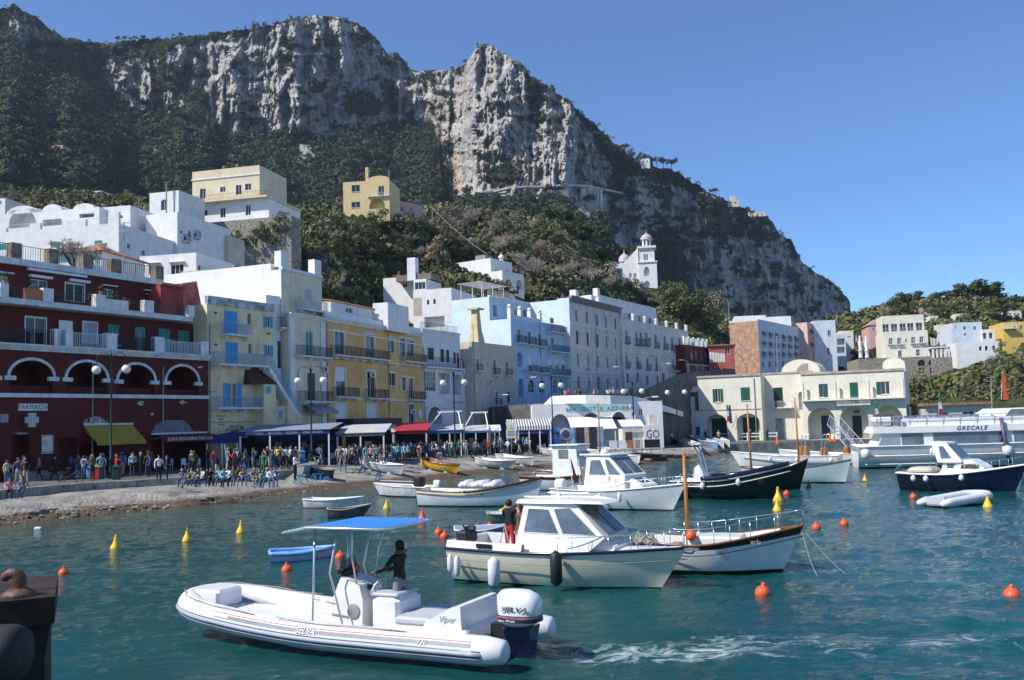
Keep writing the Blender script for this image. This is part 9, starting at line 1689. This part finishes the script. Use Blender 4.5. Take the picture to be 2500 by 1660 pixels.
def two_wheeler(name,p,rz,lab,moto=False,m_=None):
 e=empty(name,p,rz,lab,'scooter' if moto else 'bicycle');r=.27 if moto else .34;m_=m_ or M_IRON
 for x in(-.55,.55):m=MB();m.sm=True;m.tube([(x+r*cos(a),0,r+r*sin(a))for a in np.linspace(0,2*pi,19)[:-1]],.07 if moto else .03,6,closed=True);w_=m.build('wheel',G_BLACK,e);m=MB();[m.tube([(x,0,r),(x+r*cos(a),0,r+r*sin(a))],.008,3)for a in np.linspace(0,2*pi,9)[:-1]];m.build('spokes',G_STEEL,w_)
 m=MB();m.sm=True;[m.tube(P_,.028,5)for P_ in([(-.55,0,r),(-.1,0,.85),(.42,0,.80),(-.05,0,.32),(-.55,0,r)],[(-.1,0,.85),(-.05,0,.32)],[(.42,0,.80),(.55,0,r)],[(.42,0,.8),(.40,0,1.02)])];m.build('frame',m_,e);m=MB();m.tube([(.36,-.28,1.03),(.40,0,1.02),(.36,.28,1.03)],.018,5);m.build('handlebar',M_IRON,e);m=MB();m.bbox(-.26,.06,-.1,.1,.86,.94,.03);m.build('saddle',G_BLACK,e)
 if moto:m=MB();m.bbox(-.6,.1,-.16,.16,.35,.85,.08);m.bbox(.25,.45,-.2,.2,.3,.95,.06);m.build('body',m_,e)
two_wheeler('electric_bike',Q(*q('e',675,1312)),.1,'dark electric bike with fat tyres near the bins');two_wheeler('bicycle',Q(*q('j',1262,603)),0,'white framed bicycle held by the man in white shirt',m_=M_FRAME);two_wheeler('parked_scooter',Q(*q('s',425,735)),.5,'white scooter parked left of the printed hoarding',True,M_FRAME);two_wheeler('parked_scooter',Q(*q('r',1830,742)),.3,'dark scooter parked by the sky blue awning',True);two_wheeler('parked_scooter',Q(*q('s',1800,720)),2,'black scooter under the GO stand',True)
def bin_(k,x,y,m_,h,w_,lab,lid=None):p=Q(*q(k,x,y));e=empty('litter_bin',p,.2,lab,'bin','litter bins');m=MB();m.bbox(-w_/2,w_/2,-.25,.25,0,h,.06);m.build('body',m_,e);m=MB();m.rings([[(-w_/2-.03,-.28,h),(w_/2+.03,-.28,h),(w_/2+.03,.28,h),(-w_/2-.03,.28,h)],[(-w_/4,-.2,h+.16),(w_/4,-.2,h+.16),(w_/4,.2,h+.16),(-w_/4,.2,h+.16)]]);m.build('lid',lid or m_,e)
bin_('e',858,1285,C_LB,.75,.35,'light blue bin left of the red bin');bin_('e',922,1290,G_RED,.85,.55,'red litter bin before the yellow awning',M_CONC);bin_('e',968,1288,M_GREEN,.85,.3,'green bin right of the red bin');bin_('e',1115,1292,M_DKGREEN,.85,.5,'dark green bin at the lamp foot');bin_('j',1092,600,G_YEL,1.2,.55,'yellow recycling bin before the restaurant');bin_('j',1140,600,C_BLUE,1.2,.45,'blue recycling bin beside the yellow one');bin_('r',1262,785,M_CONC,.6,.5,'grey bin by the white planter')
p=Q(*q('j',526,520));e=empty('closed_umbrella',p,0,'closed navy blue parasol left of the restaurant posts','umbrella');m=MB();m.tube([(0,0,0),(0,0,2.9)],.03,6);m.build('pole',M_FRAME,e);m=MB();m.sm=True;m.lathe([(.06,.9),(.24,1.0),(.20,1.6),(.10,2.4),(.04,2.85)],8);m.build('canopy',C_BLUE,e)
a,c=slip_pt(*q('j',465,795)),None;m=MB();m.tube([a-Vector((0,0,.1)),at(*q('j',415,395),a.y+.5)],.04,6);tag(m.build('leaning_pole',G_STEEL),'thin steel pole leaning on the slip stones','pole')
p=slip_pt(*q('k',1097,352));e=empty('warning_sign',p,0,'white warning notice on a pole above the rowing boats','sign');m=MB();m.tube([(0,0,-.1),(0,0,3.9)],.035,6);m.build('pole',M_CONC,e);m=MB();m.box(-.5,.5,-.06,-.03,2.3,3.9);bd=m.build('board',M_BOARD,e);m=MB();m.prism([(-.25,3.2),(.25,3.2),(0,3.65)],-.075,-.062);m.build('yellow_triangle',G_YEL,bd);m=MB();[m.box(-.38,.38,-.07,-.062,z,z+.06)for z in(2.5,2.65,2.8,2.95)];m.build('printed_lines',M_INK,bd)
# flags on the harbour office and quay markers
FL=[(x,mat('flag_'+n,c,.8,bump=0))for x,n,c in((0,'green',(.02,.22,.08)),(1,'white',(.7,.7,.7)),(2,'red',(.5,.03,.04)))]
def hang_flag(k,x,y,Yf,h,lab,mono=None):
 p=at(*q(k,x,y),Yf);e=empty('hanging_flag',p,0,lab,'flag','flags');m=MB();m.tube([(0,.6,-h),(-.05,0,.25)],.025,5);m.build('staff',M_FRAME,e)
 for i,(j,m_)in enumerate(FL):m=MB();z0,z1=-h*(i+1)/3,-h*i/3;w0=.12+.05*i;m.rings([[(-w0+.05*i,-.03,z1),(w0,.02,z1)],[(-w0-.05+.06*i,.03,z0),(w0+.08,-.03,z0)]],False,False);m.build('cloth',mono or m_,e)
NV=mat('flag_navy',(.02,.04,.2),.8,bump=0)
hang_flag('i',372,790,136,2.4,'italian tricolour hanging at the first office arch');hang_flag('i',388,790,135.8,2.6,'navy flag hanging beside the tricolour',NV);hang_flag('i',1372,775,124,2.2,'italian tricolour over the right office arcade');hang_flag('i',1795,725,112,2.4,'italian tricolour above the low annexe');hang_flag('i',2222,580,80,2.2,'orange flag at the ferry mast',G_ORANGE)
for k,x,y,lab in(('i',708,1048,'orange traffic cone left on the quay'),('i',1062,1030,'orange traffic cone left of the pair by the gangway'),('i',1092,1030,'orange traffic cone right of the pair by the gangway')):m=MB();m.lathe([(.3,0),(.3,.05),(.2,.06),(.05,.95),(.02,1.0)],10);tag(m.build('traffic_cone',G_ORANGE,None,True,onz(*q(k,x,y+3),.8)),lab,'cone','traffic cones')
p=onz(*q('i',310,1032),.8);e=empty('white_railing',p,-.43,'white wooden railing before the harbour office','railing');m=MB();[m.box(0,8.5,-.04,.04,z,z+.12)for z in(.5,.95)];m.build('rail',M_FRAME,e);[MB().box(x,x+.12,-.06,.06,0,1.15).build('post',M_FRAME,e)for x in np.linspace(0,8.4,5)]
# pipes, air conditioners and cables on the facades
for bd,s_,zt_ in((RED,7.4,8.6),(RED,14.2,8.6),(YEL,.3,12.5),(CRM,.15,13),(OCH,.2,14),(OCH,14,14),(WAR,.3,13),(BEI,.3,18),(BLU,9.2,20),(GRY,11,24),(WAP,.3,22),(CUS,8.2,9)):
 m=MB();m.tube([(s_,-.09,.2),(s_,-.09,zt_)],.055,6);m.build('drainpipe',M_CONC,bd.root)
for bd,s_,z_ in((YEL,6.5,4.3),(OCH,9.3,8.6),(OCH,19.5,4.4),(WAR,8,4.2),(BEI,4,10),(GRY,6.2,13),(GRY,15.5,20),(WAP,14,20),(WAP,27,14),(CRM,5.6,8.8),(BLU,3.2,12)):
 m=MB();m.bbox(s_,s_+.85,-.4,-.03,z_,z_+.6,.03);o=m.build('air_conditioner',M_TRIM,bd.root);m=MB();m.M=Matrix.Translation((s_+.34,-.402,z_+.3))@Matrix.Rotation(pi/2,4,'X');m.lathe([(.02,0),(.22,.005),(.24,.02)],12);m.build('fan',M_IRON,o)
for bd,sa,sb_,z_ in((RED,1,20,6.6),(YEL,.5,9,3.9),(OCH,.5,22,10.4),(WAR,.5,14,5.2),(GRY,.5,21,11),(WAP,1,34,17)):
 m=MB();m.tube([(sa+(sb_-sa)*t/12,-.06,z_-.12*sin(pi*t/3)**2)for t in range(13)],.02,4);m.build('wall_cable',M_IRON,bd.root)
 # timber skids on the slip, aerial masts and cables on the hill
for j,(x,y)in enumerate(((1650,790),(1740,800),(1830,790),(1880,825),(1960,800),(2080,790),(1720,835))):p=slip_pt(*q('s',x,y));m=MB();m.bbox(-1.6,1.6,-.15,.15,.0,.22,.03);o=m.build('timber_skid',M_BROWN if j%2 else mat('grey_timber',(.22,.19,.15),.9,var=.3),None,False,p,.3*j);o['category']='timber';o['group']='timber skids';want(o,'timber skid on the slip below the kiosks',x)
for k,x,y0,y1,Yf,lab in(('d',1187,745,255,98,'tall steel mast beside the red house roof terrace'),('a',1137,1460,1250,168,'aerial mast with lamps by the arched window house'),('a',950,1440,1345,190,'thin pole behind the vaulted house'),('b',335,1480,1170,228,'thin mast right of the yellow villa'),('b',632,1540,1425,250,'cable post left of the bare trees'),('i',382,180,110,300,'floodlight mast above the red arched house'),('i',705,570,335,228,'slim white flagpole before the long apartments'),('i',2140,740,605,118,'lamp mast on the low annexe')):
 a=at(*q(k,x,y0),Yf);c=at(*q(k,x,y1),Yf);m=MB();m.tube([a-Vector((0,0,3)),c],.07 if Yf<150 else .13,5)
 for t in(0,.5,1.0):m.tube([c+Vector((-.6,0,-t)),c+Vector((.6,0,-t))],.04,4)
 tag(m.build('mast',M_CONC),lab,'mast')
a,c=at(*q('b',632,1425),250),at(1190,622,226);m=MB();m.tube([a.lerp(c,t/8)-Vector((0,0,3*t/8*(1-t/8)))for t in range(9)],.06,4);tag(m.build('cable',M_CONC),'pale cable running down the hill to the cubic villa','cable')
# the air between harbour and cliffs
hzb=MB();hzb.box(-1900,1900,-60,2300,-4,720);hm_=bpy.data.materials.new('sea_haze');hm_.use_nodes=True;t=hm_.node_tree;t.nodes.clear();vo=t.nodes.new('ShaderNodeVolumePrincipled');vo.inputs['Density'].default_value=.00007;vo.inputs['Color'].default_value=(.62,.78,1,1);vo.inputs['Anisotropy'].default_value=.25;ou=t.nodes.new('ShaderNodeOutputMaterial');t.links.new(vo.outputs[0],ou.inputs['Volume'])
HAZE=tag(hzb.build('haze',hm_),'thin blue haze over the harbour and hills','haze',kind='stuff')
settle_labels()
fonts_to_meshes()
